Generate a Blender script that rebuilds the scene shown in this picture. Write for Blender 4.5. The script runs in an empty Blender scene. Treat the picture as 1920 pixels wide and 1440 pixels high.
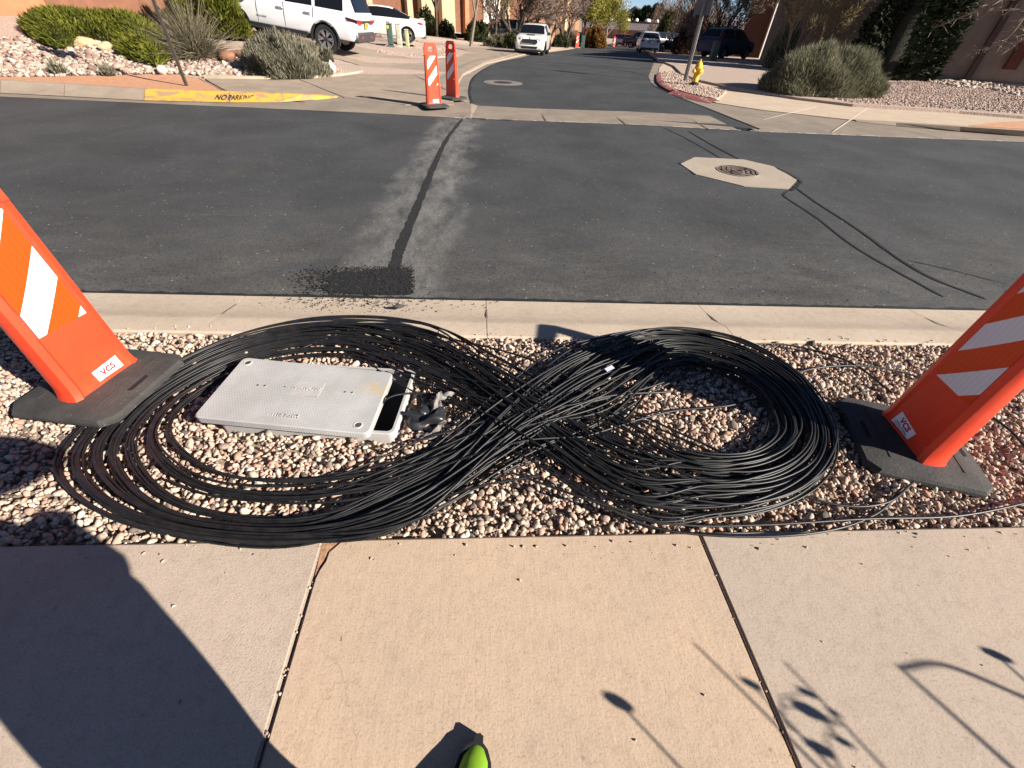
import bpy, bmesh, math, random
import numpy as np
from mathutils import Vector, Matrix

random.seed(7)
RNG = np.random.default_rng(11)
S = bpy.context.scene
COL = S.collection
rad = math.radians

# ------------------------------------------------------------------ camera
F, PITCH, ROLL, YAW, EYE = 780.0, rad(41.5), rad(3.2), rad(5.5), 1.55
fw = Vector((math.sin(YAW)*math.cos(PITCH), math.cos(YAW)*math.cos(PITCH), -math.sin(PITCH)))
rt = Vector((math.cos(YAW), -math.sin(YAW), 0))
up = rt.cross(fw)
CR = rt*math.cos(ROLL) + up*math.sin(ROLL)
CU = -rt*math.sin(ROLL) + up*math.cos(ROLL)
CC = Vector((0, 0, EYE))
cam = bpy.data.cameras.new('camera')
cam.sensor_width = 36.0
cam.lens = F/1920*36.0
cam.clip_start = 0.02
cam.clip_end = 9000
cam_o = bpy.data.objects.new('camera', cam)
mw = Matrix((CR, CU, -fw)).transposed().to_4x4()
mw.translation = CC
cam_o.matrix_world = mw
COL.objects.link(cam_o)
S.camera = cam_o

# ------------------------------------------------------------------ light
SUN_AZ = Vector((0.876, -0.482, 0)).normalized()
SUN_EL = rad(27.5)
world = bpy.data.worlds.new('World')
S.world = world
world.use_nodes = True
wn = world.node_tree
wn.nodes.clear()
sky = wn.nodes.new('ShaderNodeTexSky')
sky.sky_type = 'NISHITA'
sky.sun_disc = False
sky.sun_elevation = SUN_EL
sky.sun_rotation = math.atan2(SUN_AZ.x, SUN_AZ.y)
sky.altitude = 1700
sky.air_density = 0.6
sky.dust_density = 0.15
sky.ozone_density = 3.0
bg = wn.nodes.new('ShaderNodeBackground')
bg.inputs['Strength'].default_value = 0.05
wo = wn.nodes.new('ShaderNodeOutputWorld')
wn.links.new(sky.outputs[0], bg.inputs[0])
wn.links.new(bg.outputs[0], wo.inputs[0])
sun = bpy.data.lights.new('sun', 'SUN')
sun.energy = 5.0
sun.angle = rad(0.5)
sun.color = (1.0, 0.93, 0.83)
sun_o = bpy.data.objects.new('sun', sun)
sd = Vector((SUN_AZ.x*math.cos(SUN_EL), SUN_AZ.y*math.cos(SUN_EL), math.sin(SUN_EL)))
sun_o.rotation_euler = sd.to_track_quat('Z', 'Y').to_euler()
sun_o.location = sd*50
COL.objects.link(sun_o)
S.view_settings.view_transform = 'Standard'
S.view_settings.look = 'None'
S.view_settings.exposure = 1.25
S.view_settings.gamma = 1.0
S.view_settings.use_curve_mapping = False

# ------------------------------------------------------------------ place helpers
def smooth(a, b, t):
    t = min(1.0, max(0.0, (t-a)/(b-a)))
    return t*t*(3-2*t)

def H(x, y):                       # height of the yards beyond the street
    z = 0.0
    if y > 30: z -= 0.026*(min(y, 90)-30)
    if x < -3.6: z += min((-x-3.6)*0.115, 1.1)*smooth(12.2, 18.5, y)
    return z

def ray(px, py):
    return fw*F + CR*(px-960) - CU*(py-720)

def G(px, py, z=0.0):              # where the sight line meets level z
    d = ray(px, py)
    return CC + d*((z-EYE)/d.z)

def GH(px, py, off=0.0):           # where the sight line meets the terrain
    d = ray(px, py).normalized()
    a, t = 1.0, 1.0
    while t < 260:
        p = CC+d*t
        if p.z < H(p.x, p.y)+off: break
        a = t; t *= 1.02
    b = t
    for _ in range(30):
        m = (a+b)/2
        p = CC+d*m
        if p.z < H(p.x, p.y)+off: b = m
        else: a = m
    return CC+d*b

def AT(px, py, Y):                 # point on the sight line at depth Y
    d = ray(px, py)
    return CC + d*(Y/d.y)

def xy(p): return (p[0], p[1])

# ------------------------------------------------------------------ materials
def nt(name):
    m = bpy.data.materials.new(name)
    m.use_nodes = True
    t = m.node_tree
    t.nodes.clear()
    o = t.nodes.new('ShaderNodeOutputMaterial')
    b = t.nodes.new('ShaderNodeBsdfPrincipled')
    t.links.new(b.outputs[0], o.inputs[0])
    return m, t, b

def N(t, kind, **kw):
    n = t.nodes.new(kind)
    for k, v in kw.items():
        if k in n.inputs: n.inputs[k].default_value = v
        else: setattr(n, k, v)
    return n

def coords(t, scale=(1, 1, 1), rot=(0, 0, 0)):
    tc = N(t, 'ShaderNodeTexCoord')
    mp = N(t, 'ShaderNodeMapping')
    mp.inputs['Scale'].default_value = scale
    mp.inputs['Rotation'].default_value = rot
    t.links.new(tc.outputs['Object'], mp.inputs['Vector'])
    return mp.outputs[0]

def noise(t, vec, scale, detail=3, rough=0.55, dist=0.0):
    n = N(t, 'ShaderNodeTexNoise')
    n.inputs['Scale'].default_value = scale
    n.inputs['Detail'].default_value = detail
    n.inputs['Roughness'].default_value = rough
    n.inputs['Distortion'].default_value = dist
    t.links.new(vec, n.inputs['Vector'])
    return n.outputs['Fac']

def ramp(t, fac, stops, interp='LINEAR'):
    r = N(t, 'ShaderNodeValToRGB')
    r.color_ramp.interpolation = interp
    el = r.color_ramp.elements
    while len(el) > 1: el.remove(el[-1])
    for i, (p, c) in enumerate(stops):
        e = el[0] if i == 0 else el.new(p)
        e.position = p
        e.color = (*c, 1) if len(c) == 3 else c
    t.links.new(fac, r.inputs[0])
    return r.outputs[0]

def mix(t, fac, a, b, blend='MIX'):
    n = N(t, 'ShaderNodeMix', data_type='RGBA', blend_type=blend)
    for i, v in ((0, fac), (6, a), (7, b)):
        if hasattr(v, 'is_linked') or hasattr(v, 'links'): t.links.new(v, n.inputs[i])
        else: n.inputs[i].default_value = v if i == 0 else ((*v, 1) if len(v) == 3 else v)
    return n.outputs[2]

def bumpn(t, b, h, strength=0.3, dist=0.01, prev=None):
    n = N(t, 'ShaderNodeBump')
    n.inputs['Strength'].default_value = strength
    n.inputs['Distance'].default_value = dist
    t.links.new(h, n.inputs['Height'])
    if prev is not None: t.links.new(prev, n.inputs['Normal'])
    t.links.new(n.outputs[0], b.inputs['Normal'])
    return n.outputs[0]

def sc(c, k): return tuple(min(1.0, v*k) for v in c)
_mats = {}
def M(name, col=(.5, .5, .5), rough=0.75, var=0.12, scale=6.0, bump=0.0, bscale=80.0, bdist=0.004,
      col2=None, metal=0.0, spec=0.4, coat=0.0):
    if name in _mats: return _mats[name]
    m, t, b = nt(name)
    b.inputs['Roughness'].default_value = rough
    b.inputs['Metallic'].default_value = metal
    b.inputs['Specular IOR Level'].default_value = spec
    b.inputs['Coat Weight'].default_value = coat
    v = coords(t)
    if var > 0 or col2:
        n = noise(t, v, scale, 5)
        c = ramp(t, n, [(0.3, sc(col, 1-var)), (0.7, col2 or sc(col, 1+var))])
        t.links.new(c, b.inputs['Base Color'])
    else:
        b.inputs['Base Color'].default_value = (*col, 1)
    if bump > 0:
        bumpn(t, b, noise(t, v, bscale, 4), bump, bdist)
    _mats[name] = m
    return m

def concrete(name, col, stain, grain=0.25, brushed=None, crack=0.0):
    if name in _mats: return _mats[name]
    m, t, b = nt(name)
    b.inputs['Roughness'].default_value = 0.9
    b.inputs['Specular IOR Level'].default_value = 0.2
    v = coords(t)
    big = noise(t, v, 1.7, 5, 0.6, 0.6)
    mid = noise(t, v, 19, 8, 0.72)
    fine = noise(t, v, 135, 5, 0.75)
    c = ramp(t, big, [(0.30, stain), (0.66, col)])
    c = mix(t, 0.8, c, ramp(t, mid, [(0.3, (.80, .79, .78)), (0.5, (.97, .97, .97)), (0.7, (1, 1, 1))]), 'MULTIPLY')
    c = mix(t, 1.0, c, ramp(t, fine, [(0.3, (.58, .56, .54)), (0.48, (.96, .96, .96)), (0.7, (1, 1, 1))]), 'MULTIPLY')
    # small chips and specks
    vo = N(t, 'ShaderNodeTexVoronoi')
    vo.inputs['Scale'].default_value = 7.0
    t.links.new(v, vo.inputs['Vector'])
    spk = ramp(t, vo.outputs['Distance'], [(0.025, (.45, .40, .36)), (0.06, (1, 1, 1))])
    c = mix(t, 0.55, c, spk, 'MULTIPLY')
    vg_ = N(t, 'ShaderNodeTexVoronoi'); vg_.inputs['Scale'].default_value = 6.5
    t.links.new(coords(t, (1.8, .8, 1), (0, 0, .4)), vg_.inputs['Vector'])
    sg = N(t, 'ShaderNodeSeparateColor'); t.links.new(vg_.outputs['Color'], sg.inputs[0])
    dn = N(t, 'ShaderNodeMath', operation='MULTIPLY_ADD'); t.links.new(noise(t, v, 60, 4, .7), dn.inputs[0]); dn.inputs[1].default_value = .12; t.links.new(vg_.outputs['Distance'], dn.inputs[2])
    gg = ramp(t, dn.outputs[0], [(.085, (.5, .45, .41)), (.115, (1, 1, 1))])
    c = mix(t, ramp(t, sg.outputs[0], [(.60, (0, 0, 0)), (.62, (.9,)*3)]), c, mix(t, 1.0, c, gg, 'MULTIPLY'))
    if crack > 0:
        vd = N(t, 'ShaderNodeVectorMath', operation='ADD')
        nn = N(t, 'ShaderNodeTexNoise'); nn.inputs['Scale'].default_value = 3.5; nn.inputs['Detail'].default_value = 6
        t.links.new(v, nn.inputs['Vector'])
        sv = N(t, 'ShaderNodeVectorMath', operation='SCALE'); sv.inputs['Scale'].default_value = 0.35
        t.links.new(nn.outputs['Color'], sv.inputs[0])
        t.links.new(v, vd.inputs[0]); t.links.new(sv.outputs[0], vd.inputs[1])
        ve = N(t, 'ShaderNodeTexVoronoi', feature='DISTANCE_TO_EDGE'); ve.inputs['Scale'].default_value = 2.6
        t.links.new(vd.outputs[0], ve.inputs['Vector'])
        cr = ramp(t, ve.outputs['Distance'], [(0.0, (.62, .58, .55)), (0.006, (1, 1, 1))])
        msk = ramp(t, noise(t, v, 1.1, 2), [(0.5, (0, 0, 0)), (0.65, (crack,)*3)])
        c = mix(t, msk, c, mix(t, 1.0, c, cr, 'MULTIPLY'))
    t.links.new(c, b.inputs['Base Color'])
    pr = bumpn(t, b, fine, grain, 0.004)
    if brushed:
        v2 = coords(t, brushed)
        pr = bumpn(t, b, noise(t, v2, 60, 4, 0.6), 0.2, 0.004, pr)
    bumpn(t, b, noise(t, v, 28, 5, 0.7), 0.25, 0.006, pr)
    _mats[name] = m
    return m

def attr_mat(name, stops, rough=0.8, spec=0.3, bump=0.0, bscale=90, inst=True, attr='tint', trans=0.0, interp='LINEAR'):
    if name in _mats: return _mats[name]
    m, t, b = nt(name)
    b.inputs['Roughness'].default_value = rough
    b.inputs['Specular IOR Level'].default_value = spec
    a = N(t, 'ShaderNodeAttribute', attribute_name=attr)
    a.attribute_type = 'INSTANCER' if inst else 'GEOMETRY'
    c = ramp(t, a.outputs['Fac'], stops, interp)
    v = coords(t)
    n = noise(t, v, bscale, 3)
    c = mix(t, 0.6, c, ramp(t, n, [(0.3, (.68, .66, .64)), (0.65, (1, 1, 1))]), 'MULTIPLY')
    t.links.new(c, b.inputs['Base Color'])
    if bump: bumpn(t, b, n, bump, 0.003)
    if trans:
        tr = N(t, 'ShaderNodeBsdfTranslucent'); t.links.new(c, tr.inputs[0])
        ms = N(t, 'ShaderNodeMixShader'); ms.inputs[0].default_value = trans
        t.links.new(b.outputs[0], ms.inputs[1]); t.links.new(tr.outputs[0], ms.inputs[2])
        t.links.new(ms.outputs[0], t.nodes['Material Output'].inputs[0])
    _mats[name] = m
    return m

# ------------------------------------------------------------------ geometry helpers
class Geo:
    def __init__(s):
        s.v = []; s.f = []; s.mi = []
    def add(s, vs, fs, mi=0):
        o = len(s.v)
        s.v += [tuple(p) for p in vs]
        s.f += [tuple(i+o for i in f) for f in fs]
        s.mi += [mi]*len(fs)
        return s
    def box(s, c, d, mi=0, rz=0.0, taper=1.0, bev=0.0):
        x, y, z = d[0]/2, d[1]/2, d[2]/2
        if bev <= 0:
            vs = [(-x, -y, -z), (x, -y, -z), (x, y, -z), (-x, y, -z)]
            vs += [(a*taper, b*taper, z) for a, b, _ in vs]
            fs = [(3, 2, 1, 0), (4, 5, 6, 7), (0, 1, 5, 4), (1, 2, 6, 5), (2, 3, 7, 6), (3, 0, 4, 7)]
        else:
            ring = []
            e = min(bev, x*.9, y*.9, z*.9)
            for (zz, ins) in ((-z, e), (-z+e, 0), (z-e, 0), (z, e)):
                k = taper if zz > 0 else 1.0
                for (sx, sy) in ((-1, -1), (1, -1), (1, 1), (-1, 1)):
                    a = [(sx*(x-ins), sy*(y-e)), (sx*(x-e), sy*(y-ins))]
                    if sx*sy < 0: a.reverse()
                    if (sx, sy) in ((-1, -1), (1, 1)): pass
                    ring += [(p*k, q*k, zz) for p, q in a]
            vs = ring
            fs = [tuple(range(7, -1, -1)), tuple(range(24, 32))]
            for r in range(3):
                for i in range(8):
                    j = (i+1) % 8
                    fs.append((r*8+i, r*8+j, (r+1)*8+j, (r+1)*8+i))
        ca, sa = math.cos(rz), math.sin(rz)
        vs = [(c[0]+a*ca-b*sa, c[1]+a*sa+b*ca, c[2]+d_) for a, b, d_ in vs]
        return s.add(vs, fs, mi)
    def prism(s, poly, z0, z1, mi=0, inset=0.0):
        n = len(poly)
        cx = sum(p[0] for p in poly)/n; cy = sum(p[1] for p in poly)/n
        vs = [(p[0], p[1], z0) for p in poly]
        for p in poly:
            dx, dy = p[0]-cx, p[1]-cy
            l = math.hypot(dx, dy) or 1
            vs.append((p[0]-dx/l*inset, p[1]-dy/l*inset, z1))
        fs = [tuple(range(n-1, -1, -1)), tuple(range(n, 2*n))]
        fs += [(i, (i+1) % n, n+(i+1) % n, n+i) for i in range(n)]
        return s.add(vs, fs, mi)
    def tube(s, pts, r, n=6, mi=0, cap=True):
        pts = [Vector(p) for p in pts]
        k = len(pts)
        rs = r if isinstance(r, (list, tuple)) else [r]*k
        vs = []; prev = None
        for i, p in enumerate(pts):
            d = (pts[min(i+1, k-1)]-pts[max(i-1, 0)])
            if d.length < 1e-9: d = Vector((0, 0, 1))
            d.normalize()
            if prev is None:
                a = Vector((0, 0, 1)) if abs(d.z) < 0.9 else Vector((1, 0, 0))
                u = d.cross(a).normalized()
            else:
                u = (prev - d*prev.dot(d))
                u = u.normalized() if u.length > 1e-6 else d.orthogonal().normalized()
            prev = u
            w = d.cross(u)
            for j in range(n):
                a = 2*math.pi*j/n
                vs.append(p + (u*math.cos(a)+w*math.sin(a))*rs[i])
        fs = []
        for i in range(k-1):
            for j in range(n):
                q = (j+1) % n
                fs.append((i*n+j, i*n+q, (i+1)*n+q, (i+1)*n+j))
        if cap:
            fs.append(tuple(range(n-1, -1, -1)))
            fs.append(tuple(range((k-1)*n, k*n)))
        return s.add(vs, fs, mi)
    def lathe(s, prof, n=20, c=(0, 0, 0), axis='Z', mi=0, cap=True):
        vs = []
        for (r, h) in prof:
            for j in range(n):
                a = 2*math.pi*j/n
                q = (r*math.cos(a), r*math.sin(a), h)
                if axis == 'Y': q = (q[0], q[2], -q[1])
                if axis == 'X': q = (q[2], q[0], q[1])
                vs.append((q[0]+c[0], q[1]+c[1], q[2]+c[2]))
        fs = []
        for i in range(len(prof)-1):
            for j in range(n):
                q = (j+1) % n
                fs.append((i*n+j, i*n+q, (i+1)*n+q, (i+1)*n+j))
        if cap:
            fs.append(tuple(range(n-1, -1, -1)))
            fs.append(tuple(range((len(prof)-1)*n, len(prof)*n)))
        return s.add(vs, fs, mi)
    def move(s, d):
        s.v = [(a+d[0], b+d[1], c+d[2]) for a, b, c in s.v]
        return s
    def xf(s, m):
        s.v = [tuple(m @ Vector(p)) for p in s.v]
        return s
    def build(s, name, mats, parent=None, smooth=None, loc=None, fix=True):
        me = bpy.data.meshes.new(name)
        me.from_pydata(s.v, [], s.f)
        if not isinstance(mats, (list, tuple)): mats = [mats]
        for m in mats: me.materials.append(m)
        if len(mats) > 1: me.polygons.foreach_set('material_index', s.mi)
        if fix:
            bm = bmesh.new(); bm.from_mesh(me)
            bmesh.ops.recalc_face_normals(bm, faces=bm.faces)
            bm.to_mesh(me); bm.free()
        if smooth is not None:
            me.polygons.foreach_set('use_smooth', [True]*len(me.polygons))
            me.set_sharp_from_angle(angle=rad(smooth))
        return link(name, me, parent, loc)

def link(name, me, parent=None, loc=None):
    o = bpy.data.objects.new(name, me)
    COL.objects.link(o)
    if parent is not None: o.parent = parent
    if loc is not None: o.location = loc
    return o

def tag(o, label=None, cat=None, group=None, kind=None):
    if label: o['label'] = label
    if cat: o['category'] = cat
    if group: o['group'] = group
    if kind: o['kind'] = kind
    return o

def thing(name, loc, label, cat, rz=0.0, group=None):
    o = bpy.data.objects.new(name, None)
    o.empty_display_size = 0.1
    COL.objects.link(o)
    o.location = loc
    o.rotation_euler = (0, 0, rz)
    return tag(o, label, cat, group)

def copy_tree(o, parent=None):
    c = o.copy(); COL.objects.link(c); c.parent = parent
    for ch in o.children: copy_tree(ch, c)
    return c

def text_geo(txt, size, depth=0.002, font_shear=0.0, bold=0.0, spacing=1.0):
    cu = bpy.data.curves.new('text', 'FONT')
    cu.body = txt; cu.size = size; cu.extrude = depth/2
    cu.align_x = 'CENTER'; cu.align_y = 'CENTER'
    cu.shear = font_shear; cu.offset = bold; cu.space_character = spacing
    cu.resolution_u = 3
    ob = bpy.data.objects.new('text', cu)
    COL.objects.link(ob)
    dg = bpy.context.evaluated_depsgraph_get()
    me = bpy.data.meshes.new_from_object(ob.evaluated_get(dg))
    g = Geo()
    g.add([v.co[:] for v in me.vertices], [tuple(p.vertices) for p in me.polygons])
    bpy.data.objects.remove(ob); bpy.data.curves.remove(cu); bpy.data.meshes.remove(me)
    return g

def frame(origin, xdir, normal):
    x = Vector(xdir).normalized(); z = Vector(normal).normalized()
    y = z.cross(x).normalized(); x = y.cross(z)
    m = Matrix((x, y, z)).transposed().to_4x4()
    m.translation = Vector(origin)
    return m

def drape(name, poly, off, mat, parent=None, step=1.0, hf=H, kind=None, flat=None, skirt=.12):
    """a sheet cut to an outline and laid over the terrain"""
    bm = bmesh.new()
    vs = [bm.verts.new((p[0], p[1], 0)) for p in poly]
    bm.faces.new(vs)
    bmesh.ops.triangulate(bm, faces=bm.faces[:])
    if flat is None:
        xs = [p[0] for p in poly]; ys = [p[1] for p in poly]
        for k in range(int(math.floor(min(xs)/step)), int(math.ceil(max(xs)/step))):
            if max(xs)-min(xs) > 90: break
            bmesh.ops.bisect_plane(bm, geom=bm.verts[:]+bm.edges[:]+bm.faces[:], plane_co=(k*step, 0, 0), plane_no=(1, 0, 0))
        for k in range(int(math.floor(min(ys)/step)), int(math.ceil(max(ys)/step))):
            if k*step > 95 or k*step < -5: continue
            bmesh.ops.bisect_plane(bm, geom=bm.verts[:]+bm.edges[:]+bm.faces[:], plane_co=(0, k*step, 0), plane_no=(0, 1, 0))
        for v in bm.verts: v.co.z = hf(v.co.x, v.co.y)+off
    else:
        for v in bm.verts: v.co.z = flat
    bm.normal_update()
    for f in bm.faces:
        if f.normal.z < 0: f.normal_flip()
    if skirt:
        be = [e for e in bm.edges if len(e.link_faces) == 1]
        low = {}
        for e in be:
            for v in e.verts:
                if v not in low: low[v] = bm.verts.new(v.co-Vector((0, 0, skirt)))
        for e in be:
            a, b = e.verts
            bm.faces.new((a, b, low[b], low[a]))
    me = bpy.data.meshes.new(name)
    bm.to_mesh(me); bm.free()
    me.materials.append(mat)
    o = link(name, me, parent)
    if kind: o['kind'] = kind
    return o

def inside(p, poly):
    c = False
    n = len(poly)
    for i in range(n):
        a, b = poly[i], poly[i-1]
        if (a[1] > p[1]) != (b[1] > p[1]) and p[0] < (b[0]-a[0])*(p[1]-a[1])/(b[1]-a[1])+a[0]: c = not c
    return c

def catmull(P, n=8, closed=False):
    P = [Vector(p) for p in P]
    k = len(P); out = []
    rng = range(k) if closed else range(k-1)
    for i in rng:
        p0 = P[(i-1) % k] if (closed or i > 0) else P[0]*2-P[1]
        p1 = P[i]; p2 = P[(i+1) % k]
        p3 = P[(i+2) % k] if (closed or i+2 < k) else P[-1]*2-P[-2]
        for j in range(n):
            t = j/n
            out.append(0.5*((2*p1)+(p2-p0)*t+(2*p0-5*p1+4*p2-p3)*t*t+(3*p1-p0-3*p2+p3)*t**3))
    out.append(P[0].copy() if closed else P[-1].copy())
    return out

# stones by geometry nodes: a cloud of points that carries rotation, size and tint
def stone_mesh(name, seed, squash, mat, sub=2, rough=0.18):
    bm = bmesh.new()
    bmesh.ops.create_icosphere(bm, subdivisions=sub, radius=0.5)
    r = random.Random(seed)
    ax = [Vector((r.uniform(-1, 1), r.uniform(-1, 1), r.uniform(-1, 1))).normalized() for _ in range(7)]
    cut = [r.uniform(0.24, 0.44) for _ in ax]
    for v in bm.verts:
        p = v.co.copy()
        for a, c in zip(ax, cut):
            d = p.dot(a)
            if d > c: p -= a*(d-c)*0.85
        p *= 1+r.uniform(-rough, rough)*0.35
        v.co = Vector((p.x*squash[0], p.y*squash[1], p.z*squash[2]))
    me = bpy.data.meshes.new(name)
    bm.to_mesh(me); bm.free()
    me.polygons.foreach_set('use_smooth', [True]*len(me.polygons))
    me.materials.append(mat)
    return me

def scatter(name, pts, rot, scl, tint, meshes, parent=None):
    """one object whose points each carry one stone"""
    me = bpy.data.meshes.new(name)
    me.from_pydata([tuple(p) for p in pts], [], [])
    n = len(pts)
    a = me.attributes.new('rotv', 'FLOAT_VECTOR', 'POINT'); a.data.foreach_set('vector', np.asarray(rot, np.float32).ravel())
    a = me.attributes.new('sclv', 'FLOAT', 'POINT'); a.data.foreach_set('value', np.asarray(scl, np.float32))
    a = me.attributes.new('tint', 'FLOAT', 'POINT'); a.data.foreach_set('value', np.asarray(tint, np.float32))
    a = me.attributes.new('pick', 'INT', 'POINT'); a.data.foreach_set('value', (np.arange(n) % len(meshes)).astype(np.int32))
    for m in meshes[0].materials: me.materials.append(m)
    o = link(name, me, parent)
    ng = bpy.data.node_groups.new(name, 'GeometryNodeTree')
    ng.interface.new_socket('Geometry', in_out='INPUT', socket_type='NodeSocketGeometry')
    ng.interface.new_socket('Geometry', in_out='OUTPUT', socket_type='NodeSocketGeometry')
    gi = ng.nodes.new('NodeGroupInput'); go = ng.nodes.new('NodeGroupOutput')
    jn = ng.nodes.new('GeometryNodeJoinGeometry')
    L = ng.links.new
    def named(nm, ty):
        q = ng.nodes.new('GeometryNodeInputNamedAttribute'); q.data_type = ty
        q.inputs[0].default_value = nm
        return q.outputs[0]
    ra, sa, pa = named('rotv', 'FLOAT_VECTOR'), named('sclv', 'FLOAT'), named('pick', 'INT')
    for i, sm in enumerate(meshes):
        cmp_ = ng.nodes.new('FunctionNodeCompare'); cmp_.data_type = 'INT'; cmp_.operation = 'EQUAL'
        L(pa, cmp_.inputs[2]); cmp_.inputs[3].default_value = i
        oi = ng.nodes.new('GeometryNodeInstanceOnPoints')
        # the stone itself is rebuilt inside the tree from its mesh
        ico = ng.nodes.new('GeometryNodeMeshIcoSphere'); ico.inputs['Subdivisions'].default_value = 2
        ico.inputs['Radius'].default_value = 0.5
        nz = ng.nodes.new('ShaderNodeTexNoise'); nz.noise_dimensions = '4D'
        nz.inputs['Scale'].default_value = 1.9; nz.inputs['Detail'].default_value = 1.5; nz.inputs['W'].default_value = i*3.7
        sp = ng.nodes.new('GeometryNodeSetPosition')
        vm = ng.nodes.new('ShaderNodeVectorMath'); vm.operation = 'MULTIPLY'
        ps = ng.nodes.new('GeometryNodeInputPosition')
        mr = ng.nodes.new('ShaderNodeMapRange'); mr.inputs['From Min'].default_value = 0.25; mr.inputs['From Max'].default_value = 0.75
        mr.inputs['To Min'].default_value = 0.55; mr.inputs['To Max'].default_value = 1.32
        L(nz.outputs[0], mr.inputs[0])
        v2 = ng.nodes.new('ShaderNodeVectorMath'); v2.operation = 'SCALE'
        vm.inputs[1].default_value = [(1.25, .85, .6), (1.05, .8, .7), (1.35, .75, .55), (1.0, .95, .62), (1.15, .9, .8)][i % 5]
        L(ps.outputs[0], vm.inputs[0]); L(vm.outputs[0], v2.inputs[0]); L(mr.outputs[0], v2.inputs['Scale'])
        L(ico.outputs[0], sp.inputs[0]); L(v2.outputs[0], sp.inputs['Position'])
        ss = ng.nodes.new('GeometryNodeSetShadeSmooth'); L(sp.outputs[0], ss.inputs[0])
        smt = ng.nodes.new('GeometryNodeSetMaterial'); smt.inputs['Material'].default_value = sm.materials[0]
        L(ss.outputs[0], smt.inputs[0])
        L(gi.outputs[0], oi.inputs['Points']); L(cmp_.outputs[0], oi.inputs['Selection'])
        L(smt.outputs[0], oi.inputs['Instance']); L(ra, oi.inputs['Rotation']); L(sa, oi.inputs['Scale'])
        L(oi.outputs[0], jn.inputs[0])
    L(jn.outputs[0], go.inputs[0])
    md = o.modifiers.new('stones', 'NODES'); md.node_group = ng
    o['kind'] = 'stuff'
    return o

# ================================================================== NEAR GROUND
MIDC = concrete('concrete_tan', (.51, .375, .265), (.44, .335, .25), 0.22, (1.0, 0.12, 1), 0.9)
LEFC = concrete('concrete_pink', (.47, .375, .30), (.425, .34, .275), 0.5, None, 0.0)
RIGC = concrete('concrete_grey', (.435, .345, .27), (.39, .32, .26), 0.2, (0.12, 0.25, 1), 0.3)
GUTC = concrete('concrete_kerb', (.52, .425, .33), (.45, .36, .275), 0.3, None, 0.4)
FARC = concrete('concrete_far', (.37, .295, .225), (.28, .22, .17), 0.3)
APRC = concrete('concrete_apron', (.285, .235, .185), (.205, .168, .135), 0.3)

def SY(x): return 0.835 - 0.016*x            # street edge of the sidewalk
def KY(x): return 2.205 - 0.028*x            # back of the kerb
def RY(x): return 2.79 - 0.026*x             # edge of the asphalt

# vault opening (used to leave a hole in the ground)
BOX_A = rad(-6)
BOX_C = Vector((-0.826, 1.653, 0))
def bx(u, v):
    return (BOX_C.x+u*math.cos(BOX_A)-v*math.sin(BOX_A), BOX_C.y+u*math.sin(BOX_A)+v*math.cos(BOX_A))
BW, BD = 0.43, 0.245                        # half length, half width of the vault
hole = [bx(-BW, -BD), bx(BW, -BD), bx(BW, BD), bx(-BW, BD)]

def sheet_with_hole(name, outer, hole, z, mat, kind='structure'):
    g = Geo()
    vs = [(p[0], p[1], z) for p in outer]+[(p[0], p[1], z) for p in hole]
    g.add(vs, [(i, (i+1) % 4, 4+(i+1) % 4, 4+i) for i in range(4)])
    o = g.build(name, mat)
    tag(o, kind=kind)
    return o

DIRT = M('dirt', (.30, .22, .15), 0.95, 0.25, 4, 0.4, 60)
# the wide ground: one sheet to the horizon, in strips that follow the fall of the street
g = Geo()
ys = [10.4, 30, 90, 220, 7000]
for a, b in zip(ys[:-1], ys[1:]):
    za, zb = H(0, a)-0.30, H(0, b)-0.30
    X = 7000
    g.add([(-X, a, za), (X, a, za), (X, b, zb), (-X, b, zb)], [(0, 1, 2, 3)])
far_ground = tag(g.build('ground', DIRT), kind='structure')
g = Geo(); g.add([(-300, -300, -.16), (300, -300, -.16), (300, -1.4, -.16), (-300, -1.4, -.16)], [(0, 1, 2, 3)])
tag(g.build('near_yard_ground', M('yard_gravel', (.36, .27, .21), .95, .3, 30, .5, 60)), kind='structure')

# sidewalk slabs
sidewalk = thing('sidewalk', (0, 0, 0), None, None); tag(sidewalk, kind='structure')
joints = [-5.1, -3.6, -2.11, -0.615, 0.88, 2.37, 3.87, 5.4]
for i in range(len(joints)-1):
    a, b = joints[i]+0.0045, joints[i+1]-0.0045
    y0 = -1.35
    yb = lambda x: SY(x)
    poly = [(a, y0), (b, y0), (b, yb(b)), (a, yb(a))]
    if i == 3: # broken corner at the joint
        poly = [(a, y0), (b, y0), (b, yb(b)), (a+.075, yb(a)-.002), (a+.055, yb(a)-.012), (a+.035, yb(a)-.035), (a+.022, yb(a)-.05), (a+.02, yb(a)-.085), (a+.006, yb(a)-.12), (a, yb(a)-.15)]
    bm = bmesh.new()
    f = bm.faces.new([bm.verts.new((p[0], p[1], -0.10)) for p in poly])
    ex = bmesh.ops.extrude_face_region(bm, geom=[f])
    tv = [v for v in ex['geom'] if isinstance(v, bmesh.types.BMVert)]
    for v in tv: v.co.z = 0.0
    bm.normal_update()
    te = [e for e in bm.edges if all(v in tv for v in e.verts)]
    bmesh.ops.bevel(bm, geom=te, offset=0.007, segments=2, affect='EDGES')
    bmesh.ops.recalc_face_normals(bm, faces=bm.faces)
    me = bpy.data.meshes.new('slab'); bm.to_mesh(me); bm.free()
    me.materials.append([RIGC, LEFC, LEFC, MIDC, RIGC, MIDC, RIGC][i])
    link('slab', me, sidewalk)
g = Geo(); g.add([(-6, -1.4, -.014), (6, -1.4, -.014), (6, SY(6)-.004, -.014), (-6, SY(-6)-.004, -.014)], [(0, 1, 2, 3)])
g.build('joint_fill', M('joint_dirt', (.16, .11, .08), .95, .4, 20, .5, 90), sidewalk)

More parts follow.
